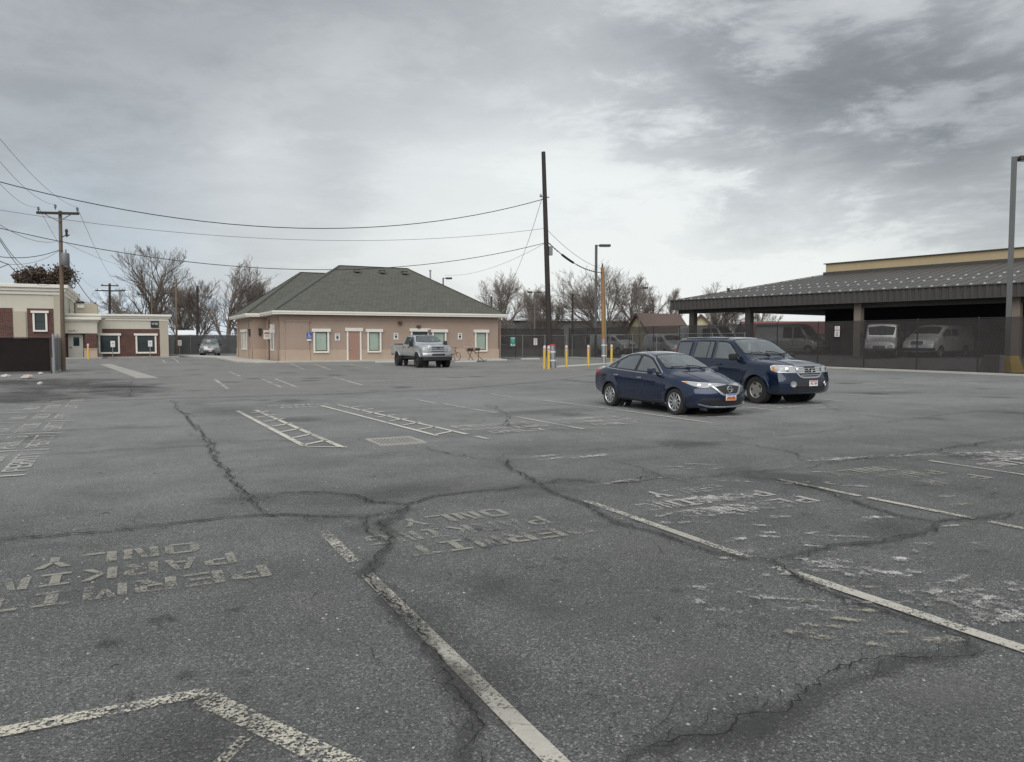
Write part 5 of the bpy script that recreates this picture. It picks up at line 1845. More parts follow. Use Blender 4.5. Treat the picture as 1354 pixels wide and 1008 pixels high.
# ------------------------------------------------------------------ trees
def tree(name, base, height, width, seed, label, cat='tree', levels=4, dens=1.0, trunk=.035, mat_t='bark', mat_c='twig', up=0.35, leaves=0, twig=0.013, multi=1, group=None, clear=0.09):
    r = random.Random(seed)
    base = Vector(base)
    T = thing(name, base, label, cat, group)
    tr, cr, lf = MB(base), MB(base), MB(base)

    def grow(p, d, ln, rad, lev):
        n = 6 if lev == 0 else (5 if lev == 1 else (4 if lev == 2 else 3))
        pts, rs = [p.copy()], [rad]
        dd = d.normalized()
        for i in range(n):
            dd = (dd + Vector((r.gauss(0, 1), r.gauss(0, 1), r.gauss(0, .6))) * (.085 if lev == 0 else (.11 if lev == 1 else .10)) + Vector((0, 0, up * (.12 + .03 * lev)))).normalized()
            pts.append(pts[-1] + dd * (ln / n))
            rs.append(max(twig * .45, rad * (1 - .78 * (i + 1) / n)))
        (tr if lev <= 1 else cr).tube(pts, rs, 8 if lev == 0 else (5 if lev < 3 else 3), caps=lev == 0)
        if lev >= levels:
            if leaves and r.random() < leaves:
                c = pts[-1]
                for _ in range(7):
                    a = Vector((r.gauss(0, 1), r.gauss(0, 1), r.gauss(0, 1))) * .28
                    u1 = Vector((r.gauss(0, 1), r.gauss(0, 1), r.gauss(0, 1))).normalized() * r.uniform(.08, .2)
                    u2 = u1.orthogonal().normalized() * r.uniform(.06, .14)
                    lf.poly([c + a - u1, c + a + u2, c + a + u1, c + a - u2])
            return
        cnt = {0: 14, 1: 8, 2: 6, 3: 5, 4: 4}[lev]
        cnt = max(2, int(cnt * dens + r.uniform(-.8, .8)))
        for c in range(cnt):
            t = (clear + (1 - clear) * (c + r.random()) / cnt) if lev == 0 else (.18 + .82 * (c + r.random()) / cnt)
            i = min(n - 1, int(t * n))
            f = t * n - i
            q = pts[i].lerp(pts[i + 1], f)
            base_d = (pts[i + 1] - pts[i]).normalized()
            az = r.uniform(0, 6.283)
            side = base_d.orthogonal().normalized()
            side = Matrix.Rotation(az, 3, base_d) @ side
            an = r.uniform(.45, .9) if lev == 0 else r.uniform(.3, .75)
            nd = (base_d * math.cos(an) + side * math.sin(an)).normalized()
            if lev == 0:
                l2 = width * .5 * r.uniform(.75, 1.15) * (.62 + .50 * math.sin(math.pi * min(1, t * 1.05))) + height * .10
            else:
                l2 = ln * r.uniform(.42, .70) * (1.15 - .5 * t)
            grow(q, nd, l2, max(twig, rs[i] * r.uniform(.45, .65)), lev + 1)

    for k in range(multi):
        d0 = Vector((r.gauss(0, .05), r.gauss(0, .05), 1)) if multi == 1 else Vector((math.cos(6.28 * k / multi) * .28, math.sin(6.28 * k / multi) * .28, 1))
        grow(base + Vector((r.uniform(-.1, .1), r.uniform(-.1, .1), -.05)), d0, height * (.80 if multi == 1 else .75), height * trunk / (multi ** .5), 0)
    tr.build('trunk', MAT[mat_t], T, smooth=0)
    cr.build('crown', MAT[mat_c], T, smooth=0)
    if lf.v:
        lf.build('foliage', MAT['leaf'], T)
    return T


def tree_at(px, py_top, Y, wpx, seed, label, **kw):
    b = atY(px, 470, Y)
    b.z = 0
    t_ = top_of(b, py_top, px)
    depth = b.dot(_f)
    tree('bare_tree' if not kw.get('leaves') else 'leafy_tree', b, t_.z, wpx * depth / F_PX, seed, label, **kw)


tree_at(210, 336, 112, 78, 11, 'tallest bare tree, upright crown behind the low cream building', up=.62, dens=1.05, mat_c='twig', twig=0.0158)
tree_at(300, 362, 104, 82, 12, 'broad dark bare tree behind the grey slatted back fence', up=.30, dens=1.0, twig=0.0173)
tree_at(262, 380, 122, 60, 13, 'smaller bare tree between the two big ones by the back fence', up=.4, dens=1.1, twig=0.0158)
tree_at(345, 372, 118, 46, 14, 'pale bare tree just left of the office roof slope', up=.4, dens=1.0, mat_c='bark_pale', mat_t='bark_pale', twig=0.0144)
tree_at(68, 352, 104, 64, 15, 'dark tree still holding brown leaves behind the tall brick building', up=.2, leaves=.55, dens=1.15, twig=0.0144)
tree_at(93, 384, 100, 30, 16, 'narrow dark tree holding leaves right of the weathered pole', up=.3, leaves=.6, dens=1.1, twig=0.0144)
tree_at(124, 402, 130, 34, 17, 'low bare tree behind the rooftop unit', up=.2, dens=1.0, twig=0.0180)
tree_at(172, 396, 135, 50, 18, 'pale bare tree in front of the mountains', up=.3, dens=1.1, mat_c='bark_pale', twig=0.0158)
tree_at(676, 378, 88, 68, 19, 'bare tree right behind the corner of the office', up=.35, dens=1.2, mat_c='bark_pale', twig=0.0144)
tree_at(735, 394, 84, 52, 20, 'low dark bare tree behind the tall pole', up=.1, dens=1.2, twig=0.0158)
tree_at(795, 366, 82, 92, 21, 'wide spreading bare tree behind the short brown pole', up=.22, dens=.92, twig=0.0144, multi=3, clear=.10)
tree_at(866, 384, 96, 50, 22, 'dense bare tree above the brown roofed house', up=.25, dens=.95, twig=0.0173)
tree_at(885, 382, 170, 26, 23, 'slim pale tree left of the depot roof corner', up=.8, dens=1.1, mat_c='bark_pale', twig=0.0180)
tree_at(943, 378, 150, 40, 24, 'bare tree top showing above the depot roof', up=.5, dens=1.0, mat_c='bark_pale', twig=0.0180)
tree_at(955, 408, 120, 60, 25, 'reddish bare tree seen under the canopy between its first columns', up=.2, dens=1.3, twig=0.0202)
tree_at(1005, 408, 150, 40, 26, 'bare tree seen under the canopy right of its second column', up=.3, dens=1.1, twig=0.0202)
tree_at(330, 392, 110, 60, 27, 'dark bare thicket tree behind the office west end', up=.2, dens=1.25, twig=0.0187)

tree_at(702, 388, 96, 46, 28, 'fine twigged bare tree between the office and the tall pole', up=.3, dens=1.2, mat_c='bark_pale', twig=.015)
tree_at(836, 380, 92, 56, 29, 'bare tree rising behind the slim lamp post by the yellow gable', up=.3, dens=1.2, twig=.015)
tree_at(770, 392, 110, 60, 30, 'hazy bare tree far behind the gap between the two right poles', up=.2, dens=1.2, mat_c='bark_pale', twig=.017)
tree_at(236, 396, 128, 60, 31, 'hazy bare tree behind the brown pole at the low building', up=.3, dens=1.3, mat_c='bark_pale', twig=.018)

# ------------------------------------------------------------------ far houses
def house(name, c, wd, dp, hw, hr, rz, label, wall, roof_m, cat='house', gable=True, snowy=False):
    T = thing(name, c, label, cat, rz=rz)
    m = MB()
    m.bb(-wd / 2, wd / 2, -dp / 2, dp / 2, 0, hw)
    if gable:
        for s_ in (-1, 1):
            m.add([(s_ * wd / 2, -dp / 2, hw), (s_ * wd / 2, dp / 2, hw), (s_ * wd / 2, 0, hr)], [(0, 1, 2)])
    m.build('wall', wall, T)
    m = MB()
    o_ = .45
    k = (hr - hw) / (dp / 2)
    for s_ in (-1, 1):
        m.prism([(-wd / 2 - o_, s_ * (dp / 2 + o_), hw - k * o_), (wd / 2 + o_, s_ * (dp / 2 + o_), hw - k * o_), (wd / 2 + o_, 0, hr), (-wd / 2 - o_, 0, hr)], (0, 0, .16))
    m.build('roof', roof_m, T)
    m = MB()
    for s_ in (-1, 1):
        for e in (-1, 1):
            m.beam((e * (wd / 2 + o_ + .04), s_ * (dp / 2 + o_), hw - k * o_ + .06), (e * (wd / 2 + o_ + .04), 0, hr + .08), .06, .26)
    m.builds('barge_board', MAT['brown_roof'] if not snowy else MAT['grey_wall'], T)
    for x in (-wd * .25, wd * .25):
        m = MB()
        m.bb(x - .5, x + .5, -dp / 2 - .06, -dp / 2, 1.0, 2.2)
        wn = m.build('window', MAT['white_trim'], T)
        m = MB()
        m.bb(x - .42, x + .42, -dp / 2 - .08, -dp / 2 - .05, 1.08, 2.12)
        m.build('pane', MAT['dark_glass'], wn)
    return T


def house_at(px, Y, *a):
    c = atY(px, 465, Y)
    c.z = 0
    return c


house('house', house_at(869, 84), 6.6, 5.0, 2.6, 5.15, R(2), 'yellow gabled house with brown shingle roof behind the screened fence', MAT['siding'], MAT['brown_roof'])
house('house', house_at(926, 92), 5, 5.0, 3.0, 5.4, R(50), 'small pale yellow gable under the depot canopy by the first column', MAT['siding'], MAT['brown_roof'])
house('long_house', house_at(1050, 118), 22, 12, 3.0, 5.5, R(-30), 'long building with rust red roof seen under the depot canopy', MAT['grey_wall'], MAT['rust_roof'])
T = house('warehouse', house_at(705, 104), 26, 14, 4.6, 6.4, R(-12), 'grey flat warehouse with patchy snow on its roof behind the bare trees', MAT['grey_wall'], MAT['snow'], 'building', True, True)
T = thing('storage_shed', house_at(248, 100), 'small white shed behind the grey back fence', 'shed')
m = MB()
m.bb(-1.15, 1.15, -1, 1, 0, 2.1)
m.build('wall', MAT['grey_wall'], T)
m = MB()
m.prism([(-1.35, -1.3, 2.1), (1.35, -1.3, 2.1), (1.35, 1.3, 2.75), (-1.35, 1.3, 2.75)], (0, 0, .12))
m.build('roof', MAT['snow'], T)

# ------------------------------------------------------------------ mountains
m = MB()
NX, NY = 420, 40
rm = random.Random(3)
ph = [(rm.uniform(0, 6.28), rm.uniform(.5, 1.5)) for _ in range(14)]
vs, fs = [], []
for j in range(NY):
    for i in range(NX):
        x = -7000 + 14000 * i / (NX - 1)
        y = 8200 + 2300 * j / (NY - 1)
        t = j / (NY - 1)
        e = math.sin(math.pi * min(1, t * 1.05) * .5)
        rz_ = 0
        for k, (p_, a_) in enumerate(ph):
            rz_ += (1 - abs(math.sin(x * .0022 * 1.36 ** k + y * .0017 * 1.3 ** k + p_))) * a_ / 1.36 ** k
        z = e * (260 + 150 * rz_) * (1 if x < 500 else max(.2, 1 - (x - 500) / 4000))
        vs.append((x + 60 * math.sin(j * 2.1 + i), y, z * 1.02 - 5))
for j in range(NY - 1):
    for i in range(NX - 1):
        fs.append((j * NX + i, j * NX + i + 1, (j + 1) * NX + i + 1, (j + 1) * NX + i))
m.add(vs, fs)
mm = bpy.data.materials.new('hazy_snow_mountain')
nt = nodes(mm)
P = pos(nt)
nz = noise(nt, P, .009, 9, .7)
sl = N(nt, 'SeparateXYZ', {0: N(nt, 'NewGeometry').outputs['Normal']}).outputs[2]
k = ramp(nt, math_(nt, 'MULTIPLY_ADD', nz, .9, math_(nt, 'MULTIPLY', sl, .35)), [(.50, (.32, .39, .46)), (.72, (.56, .62, .67))])  # distance haze mixed into the pale blue snow and rock colours
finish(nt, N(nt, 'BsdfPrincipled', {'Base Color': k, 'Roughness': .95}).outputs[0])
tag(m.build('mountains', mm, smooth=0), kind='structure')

# ------------------------------------------------------------------ litter
for px, py, s_, lab in ((37, 500.5, .26, 'largest pale pink rubble lump before the black fence'), (8, 499, .2, 'white rubble lump at the left edge before the black fence'), (53, 508.5, .12, 'small white scrap farther out from the black fence'), (54, 495, .13, 'flat white scrap under the black fence')):
    p = at(px, py)
    bm = bmesh.new()
    bmesh.ops.create_icosphere(bm, subdivisions=2, radius=s_)
    for v in bm.verts:
        v.co *= 1 + rnd.uniform(-.22, .22)
        v.co.z = max(v.co.z * .55, -.02)
    me = bpy.data.meshes.new('rubble')
    bm.to_mesh(me)
    bm.free()
    me.materials.append(M('rubble_%d' % px, (.44, .37, .33) if px == 37 else (.48, .47, .45), .9, var=.3, vscale=8))
    o = bpy.data.objects.new('rubble', me)
    COL.objects.link(o)
    o.location = (p.x, p.y, .03)
    tag(o, lab, 'rubble', 'rubble lumps by the black fence')
# folding chair by the office wall and a bicycle leaning behind the truck
p = at(627, 478.6)
T = thing('folding_chair', (p.x, p.y, 0), 'dark folding chair with crossed legs under the right office window', 'chair')
m = MB()
for x in (-.42, .42):
    m.bar((x - .25, -.35, 0.01), (x * .6 + .3, .3, 1.15), .025)
    m.bar((x + .3, -.3, 0.01), (x * .6 - .35, .25, 1.0), .025)
m.bar((-.75, -.36, .02), (.75, -.36, .02), .03)
m.build('leg', MAT['dark_steel'], T, smooth=40)
m = MB()
m.box((-.30, .05, .93), (.36, .4, .24))
m.box((.26, .05, .95), (.34, .4, .2))
m.build('seat', M('brown_canvas', (.05, .028, .022), .9), T, bevel=.04)
m = MB()
m.bar((-.8, .1, 1.14), (.8, .1, 1.10), .03)
m.bar((-.2, .1, 1.5), (.25, -.1, .5), .018)
m.build('armrest', MAT['tan_trim'], T)
p = at(600, 477.5)
T = thing('bicycle', (p.x - .15, p.y, 0), 'dark bicycle standing against the pink wall behind the silver truck', 'bicycle', rz=R(14))
for x in (-.55, .52):
    m = MB()
    m.lathe([(.33 + .022 * math.cos(a * math.pi / 4), .022 * math.sin(a * math.pi / 4)) for a in range(9)], 26, axis='y', c=(x, 0, .345))
    wl = m.build('wheel', MAT['rubber'], T, smooth=0)
    m = MB()
    for k in range(14):
        a = 6.283 * k / 14
        m.bar((x, 0, .345), (x + .32 * math.cos(a), 0, .345 + .32 * math.sin(a)), .004, n=4)
    m.build('spoke', MAT['galv'], wl)
m = MB()
for a, b_ in (((-.55, 0, .345), (-.08, 0, .32)), ((-.55, 0, .345), (-.2, 0, .82)), ((-.08, 0, .32), (-.22, 0, .92)), ((-.08, 0, .32), (.33, 0, .8)), ((-.2, 0, .82), (.33, 0, .84)), ((.52, 0, .345), (.30, 0, .98))):
    m.bar(a, b_, .02)
m.build('frame', M('bike_frame', (.06, .035, .025), .45), T, smooth=40)
m = MB()
m.tube([(.18, -.32, 1.12), (.30, -.22, 1.05), (.30, .22, 1.05), (.18, .32, 1.12)], .016, 6)
m.bar((.30, 0, .95), (.29, 0, 1.06), .018)
m.build('handlebar', MAT['black'], T, smooth=40)
m = MB()
m.box((-.23, 0, .95), (.27, .15, .06))
m.build('saddle', MAT['black'], T, bevel=.02)

# ------------------------------------------------------------------ vehicles
def tab(t, u):
    return np.interp(u, [p[0] for p in t], [p[1] for p in t])


def smooth1(a, n):
    a = a.copy()
    for _ in range(n):
        b = a.copy()
        b[1:-1] = .25 * a[:-2] + .5 * a[1:-1] + .25 * a[2:]
        a = b
    return a


def sstep(x):
    x = np.clip(x, 0, 1)
    return x * x * (3 - 2 * x)


class Car:
    """Body lofted along its length from tables over u (metres behind the front bumper); x forward, y to its left."""

    def __init__(s, sp):
        s.sp = sp
        L = s.L = sp['L']
        du = sp.get('du', .032)
        us = np.linspace(0, L, int(L / du) + 1)
        T = {k: smooth1(tab(sp[k], us), sp.get('sm', {}).get(k, 4)) for k in ('ztop', 'belt', 'zb', 'w', 'wt')}
        segs = [4, 3, 7, 5, 3, 12, 4, 6]
        V, n_u = [], len(us)
        for i, u in enumerate(us):
            zt, be, zb, w, wt = (T[k][i] for k in ('ztop', 'belt', 'zb', 'w', 'wt'))
            cr = sp.get('crown', .05)
            be = min(be, zt - cr - .02)
            P = [(0, zb), (w - .14, zb), (w - .035, zb + .05), (w, zb + .45 * (be - zb)), (w - .006, be - .09), (w - .035, be), (wt, zt - cr), (wt * .72, zt - cr * .25), (0, zt)]
            q = []
            for k, ns in enumerate(segs):
                for j in range(ns):
                    t = j / ns
                    q.append((P[k][0] * (1 - t) + P[k + 1][0] * t, P[k][1] * (1 - t) + P[k + 1][1] * t))
            q.append(P[-1])
            q = np.array(q)
            q[:, 0] = smooth1(q[:, 0], 3)
            q[:, 1] = smooth1(q[:, 1], 3)
            V.append(q)
        H = len(V[0])
        w0 = float(np.max(T['w']))
        bm = bmesh.new()
        fb, rb = sp['bowF'], sp['bowR']

        def place(u, y, z):
            F = 1 - sstep(u / sp.get('fadeF', 1.0))
            G = 1 - sstep((L - u) / sp.get('fadeR', .8))
            r = min(1.0, abs(y) / w0)
            d = F * (fb[0] * r ** fb[1] + float(tab(sp['leanF'], z)))
            e = G * (rb[0] * r ** rb[1] + float(tab(sp['leanR'], z)))
            return (L / 2 - u - d + e, y, z)
        rings = []

        def ring(u, q, k=1.0):
            vs = [bm.verts.new(place(u, y * k, z)) for y, z in q]
            return vs + [bm.verts.new(place(u, -y * k, z)) for y, z in q[-2:0:-1]]
        for u, q in zip(us, V):
            rings.append(ring(u, q))
        for a, b in zip(rings[:-1], rings[1:]):
            for j in range(len(a)):
                j2 = (j + 1) % len(a)
                bm.faces.new((a[j], a[j2], b[j2], b[j]))
        for u, q, first, flip in ((0, V[0], rings[0], False), (L, V[-1], rings[-1], True)):
            prev = first
            for k in (.94, .86, .76, .65, .54, .43, .32, .21, .10, 0.0):
                cur = ring(u, q, k)
                for j in range(len(cur)):
                    j2 = (j + 1) % len(cur)
                    try:
                        bm.faces.new((prev[j2], prev[j], cur[j], cur[j2]))
                    except ValueError:
                        pass
                prev = cur
        bmesh.ops.remove_doubles(bm, verts=bm.verts, dist=.0008)
        bmesh.ops.dissolve_degenerate(bm, edges=bm.edges, dist=.0005)
        bmesh.ops.recalc_face_normals(bm, faces=bm.faces)
        # flared arches
        for uw, zw, Rw in sp['arches']:
            fl = sp.get('flare', .012)
            xw = L / 2 - uw
            for v in bm.verts:
                if abs(v.co.y) > w0 * .62:
                    d = math.hypot(v.co.x - xw, v.co.z - zw)
                    k = max(0.0, 1 - max(0.0, d - Rw) / .16)
                    if d < Rw + .16 and v.co.z > zw - .25:
                        v.co.y += math.copysign(fl * sstep(k), v.co.y)
        s.bm = bm
        s.w0 = w0
        s.bvh = BVHTree.FromBMesh(bm)
        s.holes = []

    def X(s, u):
        return s.L / 2 - u

    # --- projection of 2D drawings onto the body
    def proj(s, mode, a, b, off):
        if mode in ('L', 'R'):
            sg = 1 if mode == 'L' else -1
            o, d = Vector((s.X(a), sg * 3, b)), Vector((0, -sg, 0))
        elif mode == 'T':
            o, d = Vector((s.X(a), b, 4)), Vector((0, 0, -1))
        elif mode == 'F':
            o, d = Vector((s.L / 2 + 2, a, b)), Vector((-1, 0, 0))
        elif mode == 'B':
            o, d = Vector((-s.L / 2 - 2, a, b)), Vector((1, 0, 0))
        elif mode in ('FL', 'FR', 'BL', 'BR'):   # from a corner at 45 degrees: a runs along the corner's horizontal
            sg = 1 if mode[1] == 'L' else -1
            fx = 1 if mode[0] == 'F' else -1
            d = Vector((-fx, -sg, 0)).normalized()
            t = Vector((-fx, sg, 0)).normalized()
            c = Vector((fx * s.L / 2, sg * s.w0, 0))
            o = c - d * 4 + t * a + Vector((0, 0, b))
        hit = s.bvh.ray_cast(o, d)
        if hit[0] is None:
            hit = s.bvh.find_nearest(o + d * (3 if mode in 'LR' else 2))
        n = hit[1]
        if n.dot(d) > 0:
            n = -n
        return hit[0] + n * off

    @staticmethod
    def resample(pts, step, rnd_=0):
        out = []
        n = len(pts)
        for i in range(n):
            a, b = np.array(pts[i], float), np.array(pts[(i + 1) % n], float)
            k = max(1, int(np.linalg.norm(b - a) / step))
            for j in range(k):
                out.append(a + (b - a) * j / k)
        out = np.array(out)
        for _ in range(rnd_):
            out = .25 * np.roll(out, 1, 0) + .5 * out + .25 * np.roll(out, -1, 0)
        return out

    @staticmethod
    def inset(p, d):
        e = np.roll(p, -1, 0) - np.roll(p, 1, 0)
        e /= np.maximum(1e-9, np.linalg.norm(e, axis=1))[:, None]
        nrm = np.stack([-e[:, 1], e[:, 0]], 1)
        area = np.sum(p[:, 0] * np.roll(p[:, 1], -1) - np.roll(p[:, 0], -1) * p[:, 1])
        return p + nrm * d * (1 if area > 0 else -1)

    def panel(s, name, mode, pts, mat, root, off=.004, border=0, bmat=None, rings=6, rnd_=2, hole=False, bname='window_frame', step=.03):
        b = s.resample(pts, step, rnd_)
        inner = s.inset(b, border) if border else b
        c = inner.mean(0)
        rows = [inner * k + c * (1 - k) for k in np.linspace(1, .08, rings)]
        m = MB()
        vs = [s.proj(mode, x, y, off) for r in rows for x, y in r] + [s.proj(mode, c[0], c[1], off)]
        n = len(b)
        fs = [(i * n + j, i * n + (j + 1) % n, (i + 1) * n + (j + 1) % n, (i + 1) * n + j) for i in range(rings - 1) for j in range(n)]
        fs += [((rings - 1) * n + j, (rings - 1) * n + (j + 1) % n, rings * n) for j in range(n)]
        m.add(vs, fs)
        o = m.build(name, mat, root, smooth=0)
        if border:
            m = MB()
            vs = [s.proj(mode, x, y, off + .002) for x, y in b] + [s.proj(mode, x, y, off + .002) for x, y in inner] + [s.proj(mode, x, y, -.01) for x, y in b]
            m.add(vs, [(j, (j + 1) % n, n + (j + 1) % n, n + j) for j in range(n)] + [(j, (j + 1) % n, 2 * n + (j + 1) % n, 2 * n + j) for j in range(n)])
            m.build(bname, bmat or MAT['black'], o, smooth=0)
        if hole:
            s.holes.append((mode, s.inset(b, max(.012, border * .55))))
        return o

    def strip(s, name, mode, pts, width, mat, root, off=.004, closed=False, thick=True, rnd_=1):
        p = np.array(pts, float)
        out = []
        n = len(p)
        for i in range(n if closed else n - 1):
            a, b = p[i], p[(i + 1) % n]
            k = max(1, int(np.linalg.norm(b - a) / .03))
            out += [a + (b - a) * j / k for j in range(k)]
        if not closed:
            out.append(p[-1])
        out = np.array(out)
        for _ in range(rnd_):
            q = out.copy()
            q[1:-1] = .25 * out[:-2] + .5 * out[1:-1] + .25 * out[2:]
            out = q
        e = np.gradient(out, axis=0)
        if closed:
            e = np.roll(out, -1, 0) - np.roll(out, 1, 0)
        e /= np.maximum(1e-9, np.linalg.norm(e, axis=1))[:, None]
        nr = np.stack([-e[:, 1], e[:, 0]], 1) * width / 2
        k = len(out)
        vs = [s.proj(mode, *q, -.004) for q in out + nr] + [s.proj(mode, *q, off) for q in out + nr * .8] + [s.proj(mode, *q, off) for q in out - nr * .8] + [s.proj(mode, *q, -.004) for q in out - nr]
        fs = []
        for r in range(3):
            for j in range(k if closed else k - 1):
                j2 = (j + 1) % k
                fs.append((r * k + j, r * k + j2, (r + 1) * k + j2, (r + 1) * k + j))
        m = MB()
        m.add(vs, fs)
        return m.build(name, mat, root, smooth=40)

    def finish(s, mat, root):
        bm, L = s.bm, s.L
        # cut wheel openings
        for uw, zw, Rw in s.sp['arches']:
            xw = L / 2 - uw

            def inside(v):
                return abs(v.co.y) > s.w0 * .55 and math.hypot(v.co.x - xw, v.co.z - zw) < Rw
            kill = [f for f in bm.faces if all(inside(v) for v in f.verts)]
            bmesh.ops.delete(bm, geom=kill, context='FACES')
            for v in bm.verts:
                if abs(v.co.y) > s.w0 * .55:
                    dx, dz = v.co.x - xw, v.co.z - zw
                    d = math.hypot(dx, dz)
                    if 1e-6 < d < Rw:
                        v.co.x, v.co.z = xw + dx * Rw / d, zw + dz * Rw / d
        # cut window openings behind the glass

        def inpoly(p, x, y):
            c = False
            for i in range(len(p)):
                (x1, y1), (x2, y2) = p[i], p[i - 1]
                if (y1 > y) != (y2 > y) and x < (x2 - x1) * (y - y1) / (y2 - y1) + x1:
                    c = not c
            return c
        kill = []
        for f in bm.faces:
            c = f.calc_center_median()
            for mode, p in s.holes:
                if mode == 'L' and c.y > .2 or mode == 'R' and c.y < -.2:
                    a, b = L / 2 - c.x, c.z
                elif mode == 'T' and abs(f.normal.z) > .15:
                    a, b = L / 2 - c.x, c.y
                elif mode == 'F' and c.x > 0 or mode == 'B' and c.x < 0:
                    a, b = c.y, c.z
                    if abs(f.normal.x) < .3:
                        continue
                else:
                    continue
                if inpoly(p, a, b):
                    kill.append(f)
                    break
        bmesh.ops.delete(bm, geom=kill, context='FACES')
        for f in bm.faces:
            f.smooth = True
        me = bpy.data.meshes.new('body')
        bm.to_mesh(me)
        bm.free()
        me.materials.append(mat)
        me.set_sharp_from_angle(angle=R(42))
        o = bpy.data.objects.new('body', me)
        COL.objects.link(o)
        o.parent = root
        m = MB()
        for uw, zw, Rw in s.sp['arches']:
            for sg in (-1, 1):
                n = 18
                vs = []
                for i in range(n + 1):
                    a = R(-4 + 188 * i / n)
                    for y in (s.w0 * .995, s.w0 * .40):
                        vs.append((s.X(uw) + (Rw + .008) * math.cos(a), sg * y, zw + (Rw + .008) * math.sin(a)))
                m.add(vs, [(2 * i, 2 * i + 1, 2 * i + 3, 2 * i + 2) for i in range(n)])
                m.add([(s.X(uw) + (Rw + .02) * math.cos(R(i * 30)), sg * s.w0 * .41, zw + (Rw + .02) * math.sin(R(i * 30))) for i in range(12)], [tuple(range(12))])
        for k_ in range(0, len(m.marks), 2):
            q = MB()
            v0, f0 = m.marks[k_]
            v1, f1 = m.marks[k_ + 2] if k_ + 2 < len(m.marks) else (len(m.v), len(m.f))
            q.v, q.f = m.v[v0:v1], [tuple(i - v0 for i in f) for f in m.f[f0:f1]]
            q.build('wheel_well', MAT['ink'], o)
        return o

    def wheels(s, root, Rw, width, style, track):
        for uw in s.sp['axles']:
            for sg in (-1, 1):
                make_wheel(root, (s.X(uw), sg * track, Rw), sg, Rw, width, style)

    def cabin(s, root, u0, u1, zf, zs, halfw, rows, seat=None):
        m = MB()
        m.bb(s.X(u1), s.X(u0), -halfw, halfw, zf, zs - .32)
        m.bb(s.X(u0) - .10, s.X(u0) + .42, -halfw + .02, halfw - .02, zs - .40, zs - .02)
        c = (s.X(u0) - .32, .36, zs + .02)
        m.tube([(c[0] + .05 * math.cos(a), c[1] + .18 * math.sin(a), c[2] + .18 * math.cos(a)) for a in [k * .3307 for k in range(20)]], .014, 6)
        m.build('dashboard', MAT['cabin'], root, bevel=.03)
        for ur in rows:
            for y in (-.36, .36):
                m = MB()
                m.box((s.X(ur), y, zs - .30), (.5, .48, .16))
                q = Matrix.Rotation(R(-14), 3, 'Y')
                m.box((s.X(ur) - .30, y, zs + .02), (.14, .46, .62), m=q)
                m.box((s.X(ur) - .40, y, zs + .43), (.09, .24, .18), m=q)
                m.build('seat', seat or MAT['seat'], root, bevel=.05)


def make_wheel(root, c, sg, Rw, width, style):
    h = width / 2
    Rr = Rw * style['rim']
    m = MB()
    n_ = 40
    m.lathe([(Rr * .97, -h * .92), (Rr * 1.04, -h), (Rw * .95, -h * .98), (Rw * .985, -h * .86), (Rw, -h * .66), (Rw, h * .66), (Rw * .985, h * .86), (Rw * .95, h * .98), (Rr * 1.04, h), (Rr * .97, h * .92)], n_, axis='y')
    if style.get('lugs'):
        for k in range(30):
            a = 6.2832 * k / 30
            q = Matrix.Rotation(-a, 3, 'Y')
            m.box((Rw * math.cos(a), 0, Rw * math.sin(a)), (.025, width * .96, .05), m=q)
    w_ = m.build('wheel', MAT['rubber'], root, smooth=35)
    w_.location = c
    y0 = sg * h
    m = MB()
    m.lathe([(Rr, y0 * .92), (Rr * .97, y0 * 1.0), (Rr * .90, y0 * .86), (Rr * .88, y0 * .2)], n_, axis='y')
    ns = style['spokes']
    for k in range(ns):
        a = 6.2832 * k / ns
        tw = style.get('twist', 0) * sg
        w1, w2 = style['sw']
        pts = []
        for r_, wd, ang in ((Rr * .16, w1, a), (Rr * .92, w2, a + tw)):
            t = Vector((-math.sin(ang), 0, math.cos(ang)))
            p = Vector((math.cos(ang) * r_, 0, math.sin(ang) * r_))
            pts.append((p - t * wd / 2, p + t * wd / 2))
        yo, yi = y0 * style.get('dish', .82), y0 * (style.get('dish', .82) - .2)
        ye = y0 * .88
        q = [pts[0][0], pts[0][1], pts[1][1], pts[1][0]]
        ys = [yo, yo, ye, ye]
        front = [Vector((p.x, y, p.z)) for p, y in zip(q, ys)]
        back = [Vector((p.x, y - sg * .04, p.z)) for p, y in zip(q, ys)]
        m.add(front + back, [(0, 1, 2, 3), (4, 5, 6, 7), (0, 1, 5, 4), (1, 2, 6, 5), (2, 3, 7, 6), (3, 0, 4, 7)])
    m.lathe([(0, y0 * .90), (Rr * .13, y0 * .89), (Rr * .20, y0 * .82), (Rr * .24, y0 * .6)], 20, axis='y')
    if style.get('plate'):
        m.lathe([(Rr * .2, y0 * .80), (Rr * .5, y0 * .84), (Rr * .62, y0 * .80)], 24, axis='y')
    rim = m.build('rim', MAT[style['mat']], w_, smooth=35)
    m = MB()
    m.lathe([(0, y0 * .25), (Rr * .9, y0 * .25)], 24, axis='y')
    m.build('brake_disc', MAT['black'], w_)
    m = MB()
    for k in range(5):
        a = 6.2832 * k / 5 + .3
        m.lathe([(0, y0 * .93), (.011, y0 * .92), (.011, y0 * .8)], 6, axis='y', c=(Rr * .17 * math.cos(a), 0, Rr * .17 * math.sin(a)))
    m.build('lug_nut', MAT['galv'], rim)


def blob(name, c, d, mat, parent, bevel=.03, rot=None):
    m = MB()
    m.box((0, 0, 0), d, m=rot)
    o = m.build(name, mat, parent, bevel=bevel, smooth=50)
    o.location = c
    return o


